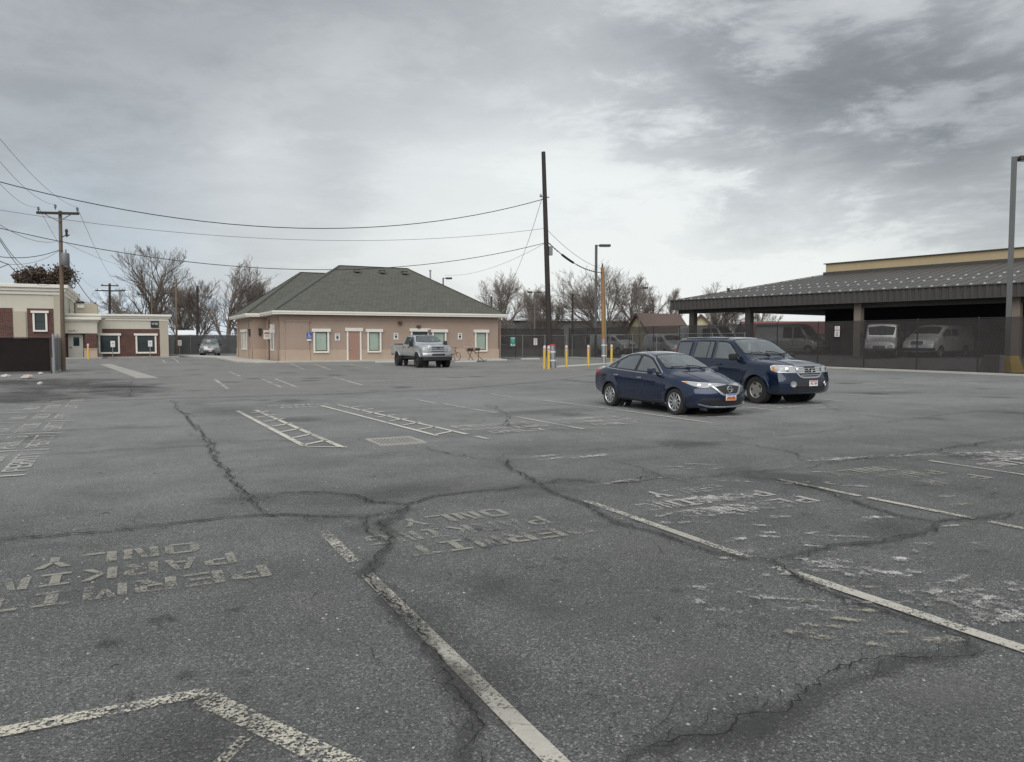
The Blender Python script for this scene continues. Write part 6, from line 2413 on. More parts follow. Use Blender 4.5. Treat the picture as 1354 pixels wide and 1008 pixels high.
def mirror(car, root, u, z, y, sg, size, mat, cap=None):
    # housing lofted from three rounded outlines, on a short arm
    x = car.X(u)
    o = blob('mirror', (x, sg * (y + .12), z), size, mat, root, min(size) * .3, Matrix.Rotation(R(-10 * sg), 3, 'Z'))
    m = MB()
    m.beam((x + .0, sg * (y - .06), z - size[2] * .35), (x, sg * (y + .06), z - size[2] * .3), .07, .04)
    m.build('mirror_arm', MAT['black'], root)
    m = MB()
    m.box((-size[0] * .5 - .003, 0, 0), (.006, size[1] * .82, size[2] * .78), m=None)
    g_ = m.build('mirror_glass', MAT['chrome'], o)
    return o


def plate(root, car, y, z, mat, band, txt=None, mode='F', art=None):
    p = car.proj(mode, y, z, .018)
    fx = 1 if mode == 'F' else -1
    m = MB()
    m.box((0, 0, 0), (.014, .305, .152))
    o = m.build('number_plate', mat, root, bevel=.004)
    o.location = p
    m = MB()
    m.box((fx * .0085, 0, .056), (.003, .27, .026))
    m.build('plate_heading', band, o)
    if txt:
        text_mesh(txt, .085, 'plate_lettering', MAT['ink'], o, (fx * .0095, 0, -.012), (R(90), 0, R(90) * fx), width=.25, extrude=.001)
    if art:
        m = MB()
        m.prism([(fx * .008, -.15, -.07), (fx * .008, -.13, -.01), (fx * .008, -.06, .025), (fx * .008, 0, .0), (fx * .008, .07, .03), (fx * .008, .13, -.005), (fx * .008, .15, -.07)], (fx * .0015, 0, 0))
        m.build('plate_picture', MAT['plate_org'], o)
        m = MB()
        for k in range(6):
            m.box((fx * .0112, -.105 + k * .042, -.012 + .004 * (k % 2)), (.002, .024, .055))
        m.build('plate_lettering', M('plate_digits', (.32, .08, .03), .6), o)
    return o


# ---------------------------------------------------------------- blue saloon
def make_sedan():
    root = thing('parked_car', (0, 0, 0), 'dark blue four door saloon with chrome grille and orange plate, nearest car', 'car')
    L = 4.63
    sp = dict(L=L,
              ztop=[(0, .74), (.12, .80), (.35, .875), (.7, .945), (1.05, 1.0), (1.25, 1.03), (1.6, 1.21), (1.95, 1.375), (2.2, 1.445), (2.55, 1.485), (2.9, 1.48), (3.25, 1.44), (3.6, 1.345), (3.95, 1.20), (4.15, 1.125), (4.35, 1.10), (4.55, 1.085), (4.63, 1.06)],
              belt=[(0, .64), (.3, .74), (.8, .83), (1.3, .90), (2.5, .945), (3.5, .99), (4.1, 1.01), (4.63, .96)],
              zb=[(0, .20), (.25, .17), (.9, .19), (3.7, .2), (4.3, .27), (4.63, .34)],
              w=[(0, .80), (.4, .845), (.93, .872), (1.6, .880), (3.0, .880), (3.7, .878), (4.2, .85), (4.63, .79)],
              wt=[(0, .58), (.4, .68), (1.2, .72), (1.3, .715), (1.95, .615), (2.3, .575), (2.9, .565), (3.3, .57), (3.7, .60), (4.05, .655), (4.25, .68), (4.63, .64)],
              bowF=(.46, 2.5), bowR=(.24, 2.6), fadeF=1.15, fadeR=.9,
              leanF=[(.17, .12), (.26, .03), (.40, .0), (.55, .0), (.66, .05), (.74, .11), (.82, .16), (1, .2)], leanR=[(.3, .10), (.5, .01), (.75, .0), (.95, .04), (1.07, .05), (1.2, .05)],
              arches=[(.93, .315, .355), (3.63, .315, .355)], axles=(.93, 3.63), flare=.016, crown=.06, sm=dict(ztop=5))
    c = Car(sp)
    for side in 'LR':
        fw = [(1.50, .955), (2.06, 1.305), (2.30, 1.365), (2.50, 1.39), (2.50, .985)]
        rw = [(2.57, .988), (2.57, 1.395), (2.85, 1.395), (3.12, 1.365), (3.42, 1.245), (3.42, 1.025)]
        qw = [(3.47, 1.03), (3.47, 1.215), (3.62, 1.135), (3.80, 1.05)]
        c.panel('side_window', side, fw, MAT['side_glass'], root, border=.022, hole=True)
        c.panel('side_window', side, rw, MAT['side_glass'], root, border=.022, hole=True)
        c.panel('quarter_window', side, qw, MAT['privacy_glass'], root, border=.016, bname='quarter_frame')
        c.strip('pillar_trim', side, [(2.535, .985), (2.535, 1.40)], .075, MAT['black'], root, .005)
        c.strip('chrome_trim', side, [(1.46, .93), (2.5, .962), (3.4, 1.005), (3.84, 1.03), (3.86, 1.06), (3.66, 1.16), (3.42, 1.275), (3.12, 1.40), (2.85, 1.43), (2.5, 1.425), (2.28, 1.395), (2.03, 1.33), (1.46, .965)], .024, MAT['chrome'], root, .010)
        for pts in ([(1.42, .42), (1.38, .70), (1.44, .93)], [(2.54, .30), (2.54, .97)], [(3.60, .70), (3.52, .88), (3.48, 1.0)], [(1.42, .30), (2.4, .295), (3.2, .31)]):
            c.strip('door_seam', side, pts, .012, MAT['ink'], root, .0015)
        c.strip('sill_trim', side, [(1.36, .255), (2.3, .25), (3.2, .262)], .05, MAT['black'], root, .006)
        sg = 1 if side == 'L' else -1
        for u, z in ((2.28, .83), (3.30, .86)):
            p = c.proj(side, u, z, .022)
            o = blob('door_handle', p, (.19, .032, .034), MAT['chrome'], root, .012)
        mirror(c, root, 1.66, 1.02, .86, sg, (.13, .21, .14), MAT['paint_navy'])
        # headlamp wraps the corner
        m_ = 'F' + side
        c.panel('headlight', m_, [(-.56, .735), (-.30, .69), (.02, .66), (.22, .70), (.50, .80), (.36, .805), (.0, .775), (-.30, .765)], MAT['lamp_glass'], root, .008, rings=5, rnd_=2, border=.012, bname='headlight_rim', bmat=MAT['chrome'])
        for a_, b_, r_ in ((-.18, .722, .040), (.06, .718, .045)):
            p = c.proj(m_, a_, b_, .010)
            q = MB()
            q.lathe([(0, .006), (r_ * .7, .004), (r_, 0)], 14, axis='z')
            o = q.build('lamp_bulb', MAT['chrome'], root, smooth=40)
            o.location = p
            o.rotation_euler = (0, R(68), R(42 * sg))
        c.panel('indicator', m_, [(.36, .755), (.46, .792), (.41, .798), (.33, .775)], MAT['amber'], root, .012, rings=3, rnd_=1)
        c.panel('fog_recess', m_, [(-.42, .44), (-.06, .44), (.10, .40), (.02, .35), (-.40, .34)], MAT['black'], root, .003, rings=4)
        c.panel('tail_light', 'B' + side, [(-.36, .80), (.0, .84), (.30, .90), (.34, .97), (.0, .98), (-.36, .95)], MAT['red_lens'], root, .008, rings=4)
        c.strip('arch_lip', side, [(.93 + .365 * math.cos(R(a)), .315 + .365 * math.sin(R(a))) for a in range(-5, 190, 10)], .022, MAT['paint_navy'], root, .004)
        c.strip('arch_lip', side, [(3.63 + .365 * math.cos(R(a)), .315 + .365 * math.sin(R(a))) for a in range(-5, 190, 10)], .022, MAT['paint_navy'], root, .004)
    c.panel('windscreen', 'T', [(1.33, 0), (1.36, .35), (1.45, .66), (1.50, .685), (1.98, .585), (2.10, .52), (2.13, 0), (2.10, -.52), (1.98, -.585), (1.50, -.685), (1.45, -.66), (1.36, -.35)], MAT['auto_glass'], root, border=.03, hole=True, rings=8, bname='windscreen_frame')
    c.panel('rear_window', 'T', [(3.46, 0), (3.48, .46), (3.55, .52), (4.0, .58), (4.08, .45), (4.12, 0), (4.08, -.45), (4.0, -.58), (3.55, -.52), (3.48, -.46)], MAT['privacy_glass'], root, border=.03, hole=True, rings=8, bname='rear_window_frame')
    for y in (-.05, .42):
        w_ = MB()
        w_.tube([c.proj('T', 1.33, y, .02), c.proj('T', 1.42, y - .25, .025), c.proj('T', 1.44, y - .52, .03)], .011, 5)
        w_.build('wiper', MAT['black'], root)
    # bonnet lines and panel gaps
    for y in (-.44, .44):
        c.strip('bonnet_crease', 'T', [(.34, y * .75), (.7, y * .92), (1.15, y)], .022, MAT['paint_navy'], root, .007)
    c.strip('bonnet_seam', 'T', [(.30, -.60), (.22, -.35), (.205, 0), (.22, .35), (.30, .60)], .012, MAT['ink'], root, .001)
    for y in (-1, 1):
        c.strip('bonnet_seam', 'T', [(.32, .62 * y), (.7, .715 * y), (1.2, .735 * y)], .012, MAT['ink'], root, .001)
    c.strip('front_seam', 'F', [(-.62, .70), (-.35, .735)], .01, MAT['ink'], root, .001)
    # grille: dark mesh in a chrome V
    c.panel('grille', 'F', [(-.36, .70), (-.24, .56), (-.14, .525), (.14, .525), (.24, .56), (.36, .70), (.2, .715), (-.2, .715)], MAT['black'], root, .006, rings=5)
    c.strip('grille_chrome', 'F', [(-.455, .725), (-.36, .66), (-.25, .545), (-.15, .505), (0, .495), (.15, .505), (.25, .545), (.36, .66), (.455, .725)], .052, MAT['chrome'], root, .022)
    for k in range(4):
        c.strip('grille_slat', 'F', [(-.30 + .03 * k, .685 - .038 * k), (.30 - .03 * k, .685 - .038 * k)], .010, MAT['dark_steel'], root, .012)
    p = c.proj('F', 0, .625, .028)
    q = MB()
    q.lathe([(.070 + .013 * math.cos(a * .7854), .013 * math.sin(a * .7854)) for a in range(9)], 28, axis='z')
    q.box((0, 0, .004), (.034, .205, .014))
    o = q.build('badge', MAT['chrome'], root, smooth=40)
    o.location = p
    o.rotation_euler = (0, R(90), 0)
    c.panel('lower_intake', 'F', [(-.50, .36), (-.42, .285), (.42, .285), (.50, .36), (.3, .40), (-.3, .40)], MAT['black'], root, .004, rings=4)
    c.strip('lower_lip', 'F', [(-.70, .30), (-.5, .245), (-.2, .232), (.2, .232), (.5, .245), (.70, .30)], .03, MAT['chrome'], root, .012)
    plate(root, c, .02, .455, MAT['plate'], MAT['sign_blue'], art=True)
    plate(root, c, 0, .80, MAT['plate'], MAT['sign_blue'], mode='B', art=True)
    p = c.proj('T', 3.2, 0, 0)
    blob('roof_antenna', p + Vector((0, 0, .025)), (.14, .035, .06), MAT['paint_navy'], root, .014)
    c.cabin(root, 1.62, 3.7, .25, .86, .68, (2.35, 3.25))
    c.wheels(root, .315, .205, dict(rim=.70, spokes=10, twist=.16, sw=(.030, .046), mat='alloy', dish=.80), .765)
    c.finish(MAT['paint_navy'], root)
    return root


# ---------------------------------------------------------------- blue SUV
def make_suv():
    root = thing('parked_suv', (0, 0, 0), 'dark blue boxy sport utility vehicle with chrome barred grille beside the saloon', 'suv')
    L = 4.86
    sp = dict(L=L,
              ztop=[(0, 1.04), (.10, 1.09), (.4, 1.145), (.9, 1.185), (1.25, 1.21), (1.36, 1.24), (1.7, 1.47), (2.02, 1.67), (2.25, 1.755), (2.6, 1.795), (3.4, 1.815), (4.2, 1.80), (4.52, 1.77), (4.66, 1.55), (4.78, 1.25), (4.86, 1.12)],
              belt=[(0, .96), (.3, 1.03), (1.3, 1.10), (2.5, 1.13), (4.4, 1.15), (4.86, 1.02)],
              zb=[(0, .30), (.25, .25), (1.0, .27), (4.0, .28), (4.6, .36), (4.86, .44)],
              w=[(0, .93), (.5, .955), (1.05, .965), (2, .965), (3.9, .965), (4.5, .945), (4.86, .90)],
              wt=[(0, .78), (.5, .84), (1.25, .86), (1.4, .855), (2.0, .755), (2.3, .735), (3.5, .73), (4.45, .72), (4.7, .76), (4.86, .80)],
              bowF=(.24, 2.8), bowR=(.13, 3.0), fadeF=.9, fadeR=.6,
              leanF=[(.25, .10), (.36, .02), (.5, .0), (.62, .0), (.74, .03), (.85, .05), (1.0, .075), (1.1, .12), (1.3, .2)], leanR=[(.4, .04), (.6, .0), (1, .04), (1.2, .02), (2, 0)],
              arches=[(.99, .37, .415), (3.765, .37, .415)], axles=(.99, 3.765), flare=.035, crown=.055, sm=dict(ztop=3))
    c = Car(sp)
    for side in 'LR':
        sg = 1 if side == 'L' else -1
        fw = [(1.60, 1.155), (2.02, 1.50), (2.20, 1.63), (2.34, 1.665), (2.68, 1.68), (2.68, 1.165)]
        rw = [(2.80, 1.165), (2.80, 1.685), (3.58, 1.69), (3.62, 1.18)]
        qw = [(3.80, 1.20), (3.78, 1.68), (4.42, 1.665), (4.46, 1.24)]
        c.panel('side_window', side, fw, MAT['side_glass'], root, border=.026, hole=True)
        c.panel('side_window', side, rw, MAT['privacy_glass'], root, border=.026, hole=True)
        c.panel('quarter_window', side, qw, MAT['privacy_glass'], root, border=.026, hole=True, bname='quarter_frame')
        c.strip('window_divider', side, [(3.02, 1.17), (3.0, 1.68)], .03, MAT['black'], root, .010)
        c.strip('pillar_trim', side, [(2.74, 1.16), (2.74, 1.69)], .10, MAT['paint_blue'], root, .007)
        c.strip('pillar_trim', side, [(3.70, 1.19), (3.69, 1.69)], .10, MAT['paint_blue'], root, .007)
        for pts in ([(1.52, .52), (1.50, .9), (1.52, 1.13)], [(2.74, .40), (2.74, 1.15)], [(3.34, .62), (3.58, .86), (3.68, 1.16)], [(1.5, .40), (2.4, .39), (3.3, .40)]):
            c.strip('door_seam', side, pts, .013, MAT['ink'], root, .0015)
        c.strip('door_moulding', side, [(1.55, .58), (2.4, .57), (3.28, .58)], .09, MAT['paint_blue'], root, .016)
        c.strip('sill_trim', side, [(1.45, .335), (2.4, .33), (3.3, .34)], .07, MAT['black'], root, .008)
        c.strip('roof_rail', side, [(2.5, 1.755), (3.2, 1.775), (4.2, 1.76)], .022, MAT['paint_blue'], root, .016)
        for u, z in ((2.46, 1.02), (3.48, 1.04)):
            p = c.proj(side, u, z, .026)
            blob('door_handle', p, (.22, .038, .042), MAT['paint_blue'], root, .014)
        mirror(c, root, 1.74, 1.24, .95, sg, (.15, .25, .19), MAT['black'])
        m_ = 'F' + side
        c.panel('headlight', m_, [(-.50, .84), (.16, .86), (.30, .90), (.34, 1.02), (.22, 1.045), (-.50, 1.01)], MAT['lamp_glass'], root, .010, rings=6, border=.014, bname='headlight_rim', bmat=MAT['chrome'], rnd_=1)
        for a_, b_, r_ in ((-.30, .93, .062), (-.06, .935, .062)):
            p = c.proj(m_, a_, b_, .012)
            q = MB()
            q.lathe([(0, .008), (r_ * .6, .006), (r_, 0)], 16, axis='z')
            o = q.build('lamp_bulb', MAT['chrome'], root, smooth=40)
            o.location = p
            o.rotation_euler = (0, R(84), R(35 * sg))
        c.panel('indicator', m_, [(.21, .89), (.275, .91), (.31, 1.0), (.25, 1.015)], MAT['amber'], root, .014, rings=3, rnd_=1)
        p = c.proj(m_, -.24, .555, .004)
        q = MB()
        q.lathe([(0, .004), (.055, .006), (.062, .018), (.078, .018), (.082, 0)], 20, axis='z')
        o = q.build('fog_light', MAT['chrome'], root, smooth=40)
        o.location = p
        o.rotation_euler = (0, R(88), R(28 * sg))
        c.panel('tail_light', 'B' + side, [(-.22, .98), (.14, 1.0), (.18, 1.42), (-.10, 1.45)], MAT['red_lens'], root, .008, rings=4)
        for uw in (.99, 3.765):
            c.strip('arch_flare', side, [(uw + .445 * math.cos(R(a)), .37 + .445 * math.sin(R(a))) for a in range(-8, 190, 8)], .07, MAT['paint_blue'], root, .022)
    c.panel('windscreen', 'T', [(1.42, 0), (1.46, .45), (1.56, .79), (1.62, .815), (2.08, .715), (2.20, .66), (2.24, 0), (2.20, -.66), (2.08, -.715), (1.62, -.815), (1.56, -.79), (1.46, -.45)], MAT['auto_glass'], root, border=.035, hole=True, rings=8, bname='windscreen_frame')
    c.panel('rear_window', 'B', [(-.62, 1.24), (-.58, 1.62), (.58, 1.62), (.62, 1.24)], MAT['privacy_glass'], root, border=.03, rings=5, bname='rear_window_frame')
    for y in (-.02, .55):
        w_ = MB()
        w_.tube([c.proj('T', 1.42, y, .02), c.proj('T', 1.53, y - .3, .03), c.proj('T', 1.55, y - .62, .035)], .012, 5)
        w_.build('wiper', MAT['black'], root)
    for y in (-.5, .5):
        c.strip('bonnet_crease', 'T', [(.22, y), (.7, y * 1.05), (1.3, y * 1.12)], .03, MAT['paint_blue'], root, .008)
    c.strip('bonnet_seam', 'T', [(.22, -.74), (.15, -.4), (.13, 0), (.15, .4), (.22, .74)], .013, MAT['ink'], root, .001)
    for y in (-1, 1):
        c.strip('bonnet_seam', 'T', [(.22, .76 * y), (.7, .855 * y), (1.3, .875 * y)], .013, MAT['ink'], root, .001)
    # grille
    c.panel('grille', 'F', [(-.45, 1.02), (-.43, .86), (-.34, .77), (-.22, .745), (.22, .745), (.34, .77), (.43, .86), (.45, 1.02)], MAT['ink'], root, .004, rings=5, rnd_=1)
    c.strip('grille_surround', 'F', [(-.46, 1.035), (-.445, .86), (-.35, .755), (-.22, .725), (.22, .725), (.35, .755), (.445, .86), (.46, 1.035)], .055, MAT['chrome'], root, .02, closed=True)
    for k, z in enumerate((.965, .905, .845, .79)):
        h_ = (.40, .395, .375, .32)[k]
        c.strip('grille_bar', 'F', [(-h_, z), (h_, z)], .026, MAT['chrome'], root, .018)
    p = c.proj('F', 0, .905, .03)
    q = MB()
    for y in (-.036, .036):
        q.beam((0, y * 1.2, .05), (0, y * .85, -.05), .02, .02)
    q.beam((0, -.036, 0), (0, .036, 0), .016, .016)
    q.tube([(0, .075 * math.cos(a) * (1.06 if math.sin(a) > 0 else .9), .066 * math.sin(a)) for a in [k * .2618 for k in range(25)]], .008, 6)
    o = q.build('badge', MAT['chrome'], root)
    o.location = p
    c.panel('lower_intake', 'F', [(-.62, .47), (-.55, .36), (.55, .36), (.62, .47)], MAT['black'], root, .004, rings=4)
    c.strip('bumper_step', 'F', [(-.80, .66), (-.4, .675), (.4, .675), (.80, .66)], .03, MAT['ink'], root, .002)
    c.panel('bumper_insert', 'F', [(-.55, .62), (-.52, .50), (.52, .50), (.55, .62)], MAT['dark_steel'], root, .004, rings=4)
    plate(root, c, .08, .575, MAT['plate'], MAT['red_ink'], txt='7NL 4BF')
    plate(root, c, 0, .92, MAT['plate'], MAT['red_ink'], txt='7NL 4BF', mode='B')
    p = c.proj('T', 2.05, 0, -.20)
    blob('mirror_tag', (p.x - .1, 0, 1.52), (.01, .09, .20), MAT['plate'], root, .003)
    c.cabin(root, 1.75, 4.3, .45, 1.10, .80, (2.45, 3.35))
    c.wheels(root, .37, .245, dict(rim=.60, spokes=5, sw=(.075, .13), mat='dull_alloy', dish=.86, plate=True), .84)
    c.finish(MAT['paint_blue'], root)
    return root


# ---------------------------------------------------------------- pickup
def make_pickup():
    root = thing('pickup_truck', (0, 0, 0), 'silver crew cab pickup truck on dark off road tyres before the pink office', 'pickup truck')
    L = 6.2
    sp = dict(L=L, du=.045,
              ztop=[(0, 1.34), (.12, 1.38), (.5, 1.42), (1.2, 1.46), (1.36, 1.48), (1.7, 1.72), (2.0, 1.93), (2.2, 2.0), (2.6, 2.03), (3.3, 2.03), (3.72, 1.98), (3.82, 1.6), (3.86, 1.44), (3.95, 1.43), (6.2, 1.44)],
              belt=[(0, 1.24), (.5, 1.30), (1.4, 1.34), (2.5, 1.36), (3.7, 1.36), (6.2, 1.37)],
              zb=[(0, .62), (1, .62), (3.8, .64), (5.8, .68), (6.2, .72)],
              w=[(0, .97), (.5, 1.0), (1.1, 1.005), (6.2, 1.0)],
              wt=[(0, .82), (.5, .86), (1.3, .88), (2.1, .76), (2.4, .735), (3.7, .73), (3.9, .93), (6.2, .94)],
              bowF=(.12, 3.2), bowR=(.03, 3.0), fadeF=.7, fadeR=.3,
              leanF=[(.6, .03), (.85, .0), (1.2, .02), (1.32, .05), (1.45, .10)], leanR=[(.6, 0), (2, 0)],
              arches=[(1.0, .46, .52), (4.85, .46, .52)], axles=(1.0, 4.85), flare=.035, crown=.05, sm=dict(ztop=1, wt=1))
    c = Car(sp)
    Pm = MAT['paint_silver']
    for side in 'LR':
        sg = 1 if side == 'L' else -1
        c.panel('side_window', side, [(1.62, 1.40), (2.02, 1.74), (2.2, 1.87), (2.55, 1.90), (2.66, 1.90), (2.66, 1.40)], MAT['privacy_glass'], root, border=.03, hole=True)
        c.panel('side_window', side, [(2.76, 1.40), (2.76, 1.90), (3.55, 1.88), (3.60, 1.42)], MAT['privacy_glass'], root, border=.03, hole=True)
        for pts in ([(1.56, .72), (1.54, 1.36)], [(2.71, .72), (2.71, 1.38)], [(3.66, .74), (3.68, 1.38)], [(3.84, .74), (3.84, 1.40)], [(1.56, .72), (3.66, .74)]):
            c.strip('door_seam', side, pts, .018, MAT['ink'], root, .001)
        for u in (2.5, 3.5):
            blob('door_handle', c.proj(side, u, 1.24, .026), (.22, .04, .05), MAT['black'], root, .014)
        mirror(c, root, 1.70, 1.46, 1.02, sg, (.14, .24, .36), MAT['black'])
        for uw in (1.0, 4.85):
            c.strip('arch_lip', side, [(uw + .535 * math.cos(R(a)), .46 + .535 * math.sin(R(a))) for a in range(0, 181, 10)], .06, Pm, root, .02)
        m = MB()
        m.bar((c.X(1.7), sg * .92, .56), (c.X(3.7), sg * .92, .56), .05)
        m.build('side_step', MAT['black'], root)
        c.panel('headlight', 'F' + side, [(-.42, .98), (.02, .98), (.16, 1.02), (.20, 1.26), (.02, 1.30), (-.42, 1.28)], MAT['lamp_glass'], root, .012, rings=4, border=.02, bname='headlight_rim', bmat=MAT['grey_steel'], rnd_=1)
        c.panel('tail_light', 'B' + side, [(-.16, .92), (.04, .92), (.04, 1.32), (-.16, 1.32)], MAT['red_lens'], root, .008, rings=3)
    c.panel('windscreen', 'T', [(1.46, 0), (1.50, .5), (1.58, .80), (1.64, .82), (2.04, .70), (2.13, .64), (2.16, 0), (2.13, -.64), (2.04, -.70), (1.64, -.82), (1.58, -.80), (1.50, -.5)], MAT['auto_glass'], root, border=.04, hole=True, rings=8, bname='windscreen_frame')
    w_ = MB()
    w_.bar((c.X(1.50), -.7, 1.52), (c.X(1.50), .7, 1.52), .02)
    w_.build('wiper', MAT['black'], root)
    for y in (-.45, .45):
        c.strip('bonnet_crease', 'T', [(.2, y), (1.3, y * 1.2)], .06, Pm, root, .016)
    # big barred grille and bumper
    c.panel('grille', 'F', [(-.66, 1.32), (-.66, .94), (.66, .94), (.66, 1.32)], MAT['ink'], root, .006, rings=4, rnd_=1)
    for z, wd in ((1.305, .055), (1.19, .05), (1.07, .10), (.955, .05)):
        c.strip('grille_bar', 'F', [(-.64, z), (.64, z)], wd, MAT['chrome'] if z != 1.305 else Pm, root, .035)
    for y in (-.62, .62):
        c.strip('grille_side', 'F', [(y, 1.31), (y, .95)], .07, MAT['chrome'], root, .038)
    p = c.proj('F', 0, 1.17, .045)
    q = MB()
    q.lathe([(0, .012), (.10, .012), (.11, .004), (.12, .004), (.12, 0)], 24, axis='z')
    for i, v in enumerate(q.v):
        q.v[i] = (v[0] * .42, v[1], v[2])
    o = q.build('badge', M('oval_badge', (.10, .14, .24), .25, .4), root, smooth=40)
    o.location = p
    o.rotation_euler = (0, R(90), 0)
    m = MB()
    m.prism([(c.X(.02), -.98, .66), (c.X(-.08), -.70, .66), (c.X(-.08), .70, .66), (c.X(.02), .98, .66), (c.X(.40), 1.01, .66), (c.X(.40), -1.01, .66)], (0, 0, .23))
    m.build('front_bumper', MAT['chrome'], root, bevel=.03, smooth=40)
    c.panel('bumper_mouth', 'F', [(-.42, .86), (-.42, .76), (.42, .76), (.42, .86)], MAT['ink'], root, .11, rings=3)
    m = MB()
    m.prism([(c.X(.0), -.92, .45), (c.X(-.04), -.6, .45), (c.X(-.04), .6, .45), (c.X(.0), .92, .45), (c.X(.35), .92, .45), (c.X(.35), -.92, .45)], (0, 0, .21))
    m.build('air_dam', MAT['black'], root, bevel=.03)
    m = MB()
    m.bb(c.X(5.9), c.X(.6), -.42, .42, .48, .64)
    m.bb(c.X(5.05), c.X(4.65), -.8, .8, .38, .55)
    m.bb(c.X(1.2), c.X(.8), -.8, .8, .38, .55)
    m.build('chassis', MAT['ink'], root)
    m = MB()
    m.bb(c.X(6.1), c.X(3.98), -.80, .80, 1.395, 1.452)
    m.build('bed_liner', MAT['ink'], root, bevel=.01)
    m = MB()
    m.bb(c.X(6.34), c.X(6.18), -.96, .96, .70, .90)
    m.build('rear_bumper', MAT['chrome'], root, bevel=.02)
    c.cabin(root, 1.75, 3.6, .8, 1.40, .82, (2.45, 3.2), MAT['cabin'])
    c.wheels(root, .46, .31, dict(rim=.58, spokes=6, sw=(.09, .10), mat='black', dish=.7, lugs=True), .90)
    c.finish(Pm, root)
    return root


# ---------------------------------------------------------------- white vans behind the fence
def make_van(label, kind, name='delivery_van'):
    root = thing(name, (0, 0, 0), label, 'van')
    if kind == 'mail':
        L = 4.45
        sp = dict(L=L, du=.06, ztop=[(0, 1.0), (.2, 1.06), (.75, 1.22), (.9, 1.27), (1.25, 1.95), (1.4, 2.10), (4.3, 2.16), (4.45, 2.10)],
                  belt=[(0, .9), (.8, 1.12), (1.4, 1.2), (4.45, 1.2)], zb=[(0, .42), (4.45, .42)], w=[(0, .84), (.5, .92), (4.45, .93)], wt=[(0, .68), (.9, .78), (1.4, .84), (4.45, .86)],
                  bowF=(.10, 3), bowR=(.02, 3), fadeF=.5, fadeR=.2, leanF=[(.4, .03), (.6, 0), (1.1, .05)], leanR=[(0, 0), (2, 0)],
                  arches=[(.72, .34, .40), (3.3, .34, .40)], axles=(.72, 3.3), crown=.05, sm=dict(ztop=1))
        ws = [(.96, 0), (.98, .68), (1.24, .76), (1.28, 0), (1.24, -.76), (.98, -.68)]
        sw = [[(1.32, 1.24), (1.50, 1.92), (2.2, 1.92), (2.2, 1.24)]]
        hl = (.62, .78)
    else:
        L = 5.2 if kind == 'cargo' else 5.9
        hh = 1.95 if kind == 'cargo' else 2.45
        sp = dict(L=L, du=.06, ztop=[(0, 1.05), (.15, 1.12), (.7, 1.28), (.85, 1.33), (1.7, hh - .12), (1.95, hh - .02), (2.4, hh), (L - .1, hh), (L, hh - .06)],
                  belt=[(0, .95), (.8, 1.18), (1.6, 1.22), (L, 1.22)], zb=[(0, .34), (L, .36)], w=[(0, .86), (.5, .95), (L, .96)], wt=[(0, .70), (.85, .82), (1.8, .80), (L, .80)],
                  bowF=(.26, 2.6), bowR=(.03, 3), fadeF=.8, fadeR=.2, leanF=[(.3, .08), (.5, 0), (.8, .03), (1.1, .12)], leanR=[(0, 0), (2, 0)],
                  arches=[(.95, .35, .40), (L - 1.1, .35, .40)], axles=(.95, L - 1.1), crown=.08, sm=dict(ztop=2))
        ws = [(.98, 0), (1.02, .66), (1.08, .74), (1.62, .68), (1.70, .5), (1.72, 0), (1.70, -.5), (1.62, -.68), (1.08, -.74), (1.02, -.66)]
        sw = [[(1.22, 1.28), (1.75, hh - .28), (2.25, hh - .26), (2.25, 1.28)], [(2.4, 1.28), (2.4, hh - .26), (3.2, hh - .26), (3.2, 1.28)]]
        hl = (.80, 1.0)
    c = Car(sp)
    for side in 'LR':
        sg = 1 if side == 'L' else -1
        for p in sw:
            c.panel('side_window', side, p, MAT['van_glass'], root, border=.03)
        for u in (1.25, 2.32, 3.3):
            c.strip('door_seam', side, [(u, .5), (u, 1.9)], .02, MAT['ink'], root, .002)
        if kind == 'mail':
            c.panel('headlight', 'F', [(sg * .48, hl[0]), (sg * .74, hl[0]), (sg * .74, hl[1]), (sg * .48, hl[1])], MAT['lamp_glass'], root, .01, rings=3, border=.012, bname='headlight_rim')
        else:
            c.panel('headlight', 'F' + side, [(-.30, hl[0]), (.12, hl[0] + .03), (.22, hl[1]), (-.26, hl[1])], MAT['lamp_glass'], root, .01, rings=3)
        mirror(c, root, 1.30, 1.42, .98 if kind == 'mail' else .95, sg, (.1, .22, .34), MAT['black'])
        c.panel('tail_light', 'B', [(sg * .70, .8), (sg * .84, .8), (sg * .84, 1.3), (sg * .70, 1.3)], MAT['red_lens'], root, .01, rings=3)
    c.panel('windscreen', 'T', ws, MAT['van_glass'], root, border=.03, bname='windscreen_frame')
    c.panel('grille', 'F', [(-.34, hl[0] - .02), (-.34, hl[1] - .02), (.34, hl[1] - .02), (.34, hl[0] - .02)], MAT['ink'], root, .008, rings=3)
    for k in range(3):
        z = hl[0] + .03 + k * .05
        c.strip('grille_bar', 'F', [(-.32, z), (.32, z)], .016, MAT['galv'], root, .016)
    m = MB()
    m.prism([(c.X(.02), -.86, .42), (c.X(-.06), -.6, .42), (c.X(-.06), .6, .42), (c.X(.02), .86, .42), (c.X(.3), .94, .42), (c.X(.3), -.94, .42)], (0, 0, .17))
    m.build('front_bumper', MAT['black'], root, bevel=.03)
    c.wheels(root, .34, .2, dict(rim=.62, spokes=8, sw=(.05, .06), mat='galv', dish=.7), .80)
    c.finish(MAT['paint_white'], root)
    return root


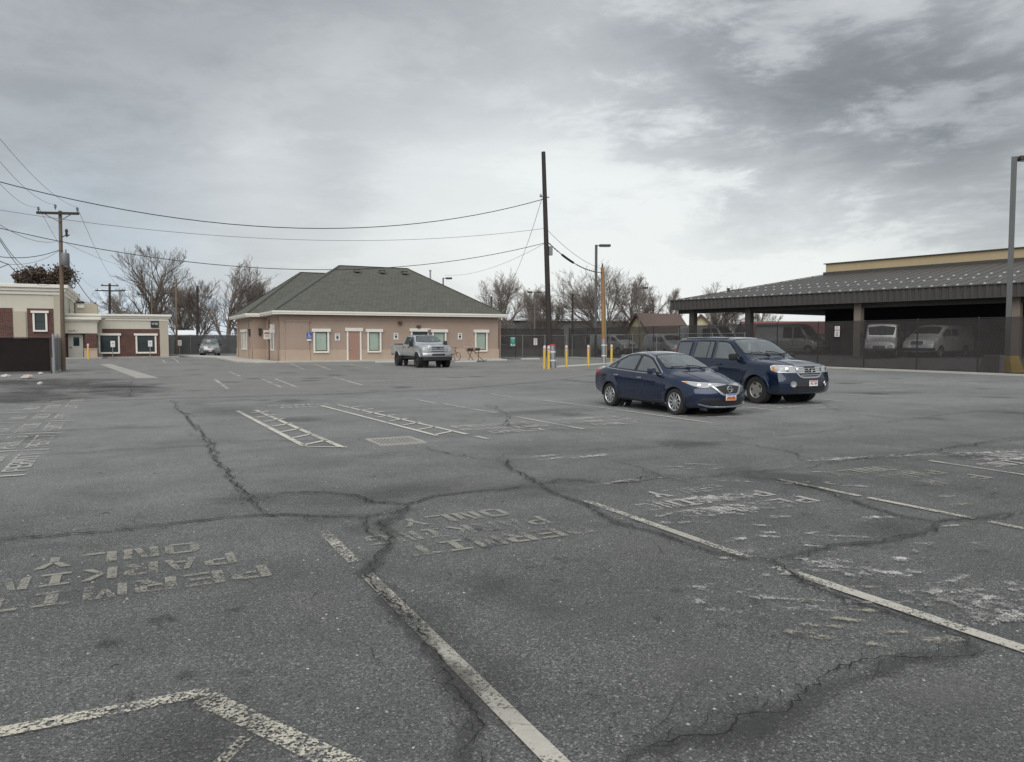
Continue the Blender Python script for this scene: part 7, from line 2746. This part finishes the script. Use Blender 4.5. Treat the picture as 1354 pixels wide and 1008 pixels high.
def park(o, x, y, z, heading, sc=1.0):
    """heading: direction of travel (dx, dy)"""
    o.location = (x, y, z)
    o.rotation_euler = (0, 0, math.atan2(heading[1], heading[0]))
    o.scale = (sc, sc, sc)
    return o


# each is set by its near front wheel: (x of that wheel's outer face, y of the front axle)
car = make_sedan()
sc = .956
park(car, 10.95 + .87 * sc, 13.58 + (4.63 / 2 - .93) * sc, 0, (0, -1), sc)
suv = make_suv()
sc = .99
park(suv, 14.86 + .97 * sc, 15.05 + (4.86 / 2 - .99) * sc, 0, (0, -1), sc)
trk = make_pickup()
sc = .99
park(trk, 15.55 + 1.03 * sc, 43.75 + (6.2 / 2 - 1.0) * sc, 0.006, (0.0, -1), sc)
far = copy_tree(suv)
far['label'] = 'distant silver sport utility vehicle facing the lot before the grey back fence'
for ch in [far] + list(far.children_recursive):
    if ch.type == 'MESH':
        for sl in ch.material_slots:
            if sl.material == MAT['paint_blue']:
                sl.link = 'OBJECT'
                sl.material = MAT['far_silver']
park(far, 7.6, 86.5, 0, (-.12, -1), 1.0)
p = Vector((45.6, 34.5, .5))
park(make_van('boxy white mail van parked under the depot canopy behind the screened fence', 'mail', 'mail_van'), p.x, p.y, p.z, (-.86, -.51), 1.08)
p = Vector((47.9, 32.2, .52))
v1 = park(make_van('sloping white cargo van under the depot canopy nearest the lamp post', 'cargo'), p.x, p.y, p.z, (-.985, -.17), 1.12)
v2 = make_van('tall white van behind the screened fence above the blue sport utility vehicle', 'tall')
p = D(2.0, 3.0, .5)
park(v2, p.x, p.y, p.z, (.1943, -.9809))
v3 = copy_tree(v2)
v3['label'] = 'tall white van deep under the canopy seen dimly through the fence'
p = D(8.6, 5.0, .55)
park(v3, p.x, p.y, p.z, (.1943, -.9809))
v4 = copy_tree(v1)
v4['label'] = 'white van dimly seen through the fence between the two right poles'
park(v4, 41.5, 60.5, .3, (.1, -1))
v5 = copy_tree(v1)
v5['label'] = 'white van dimly seen through the fence right of the short brown pole'
park(v5, 41.0, 52.0, .25, (-.2, -1))
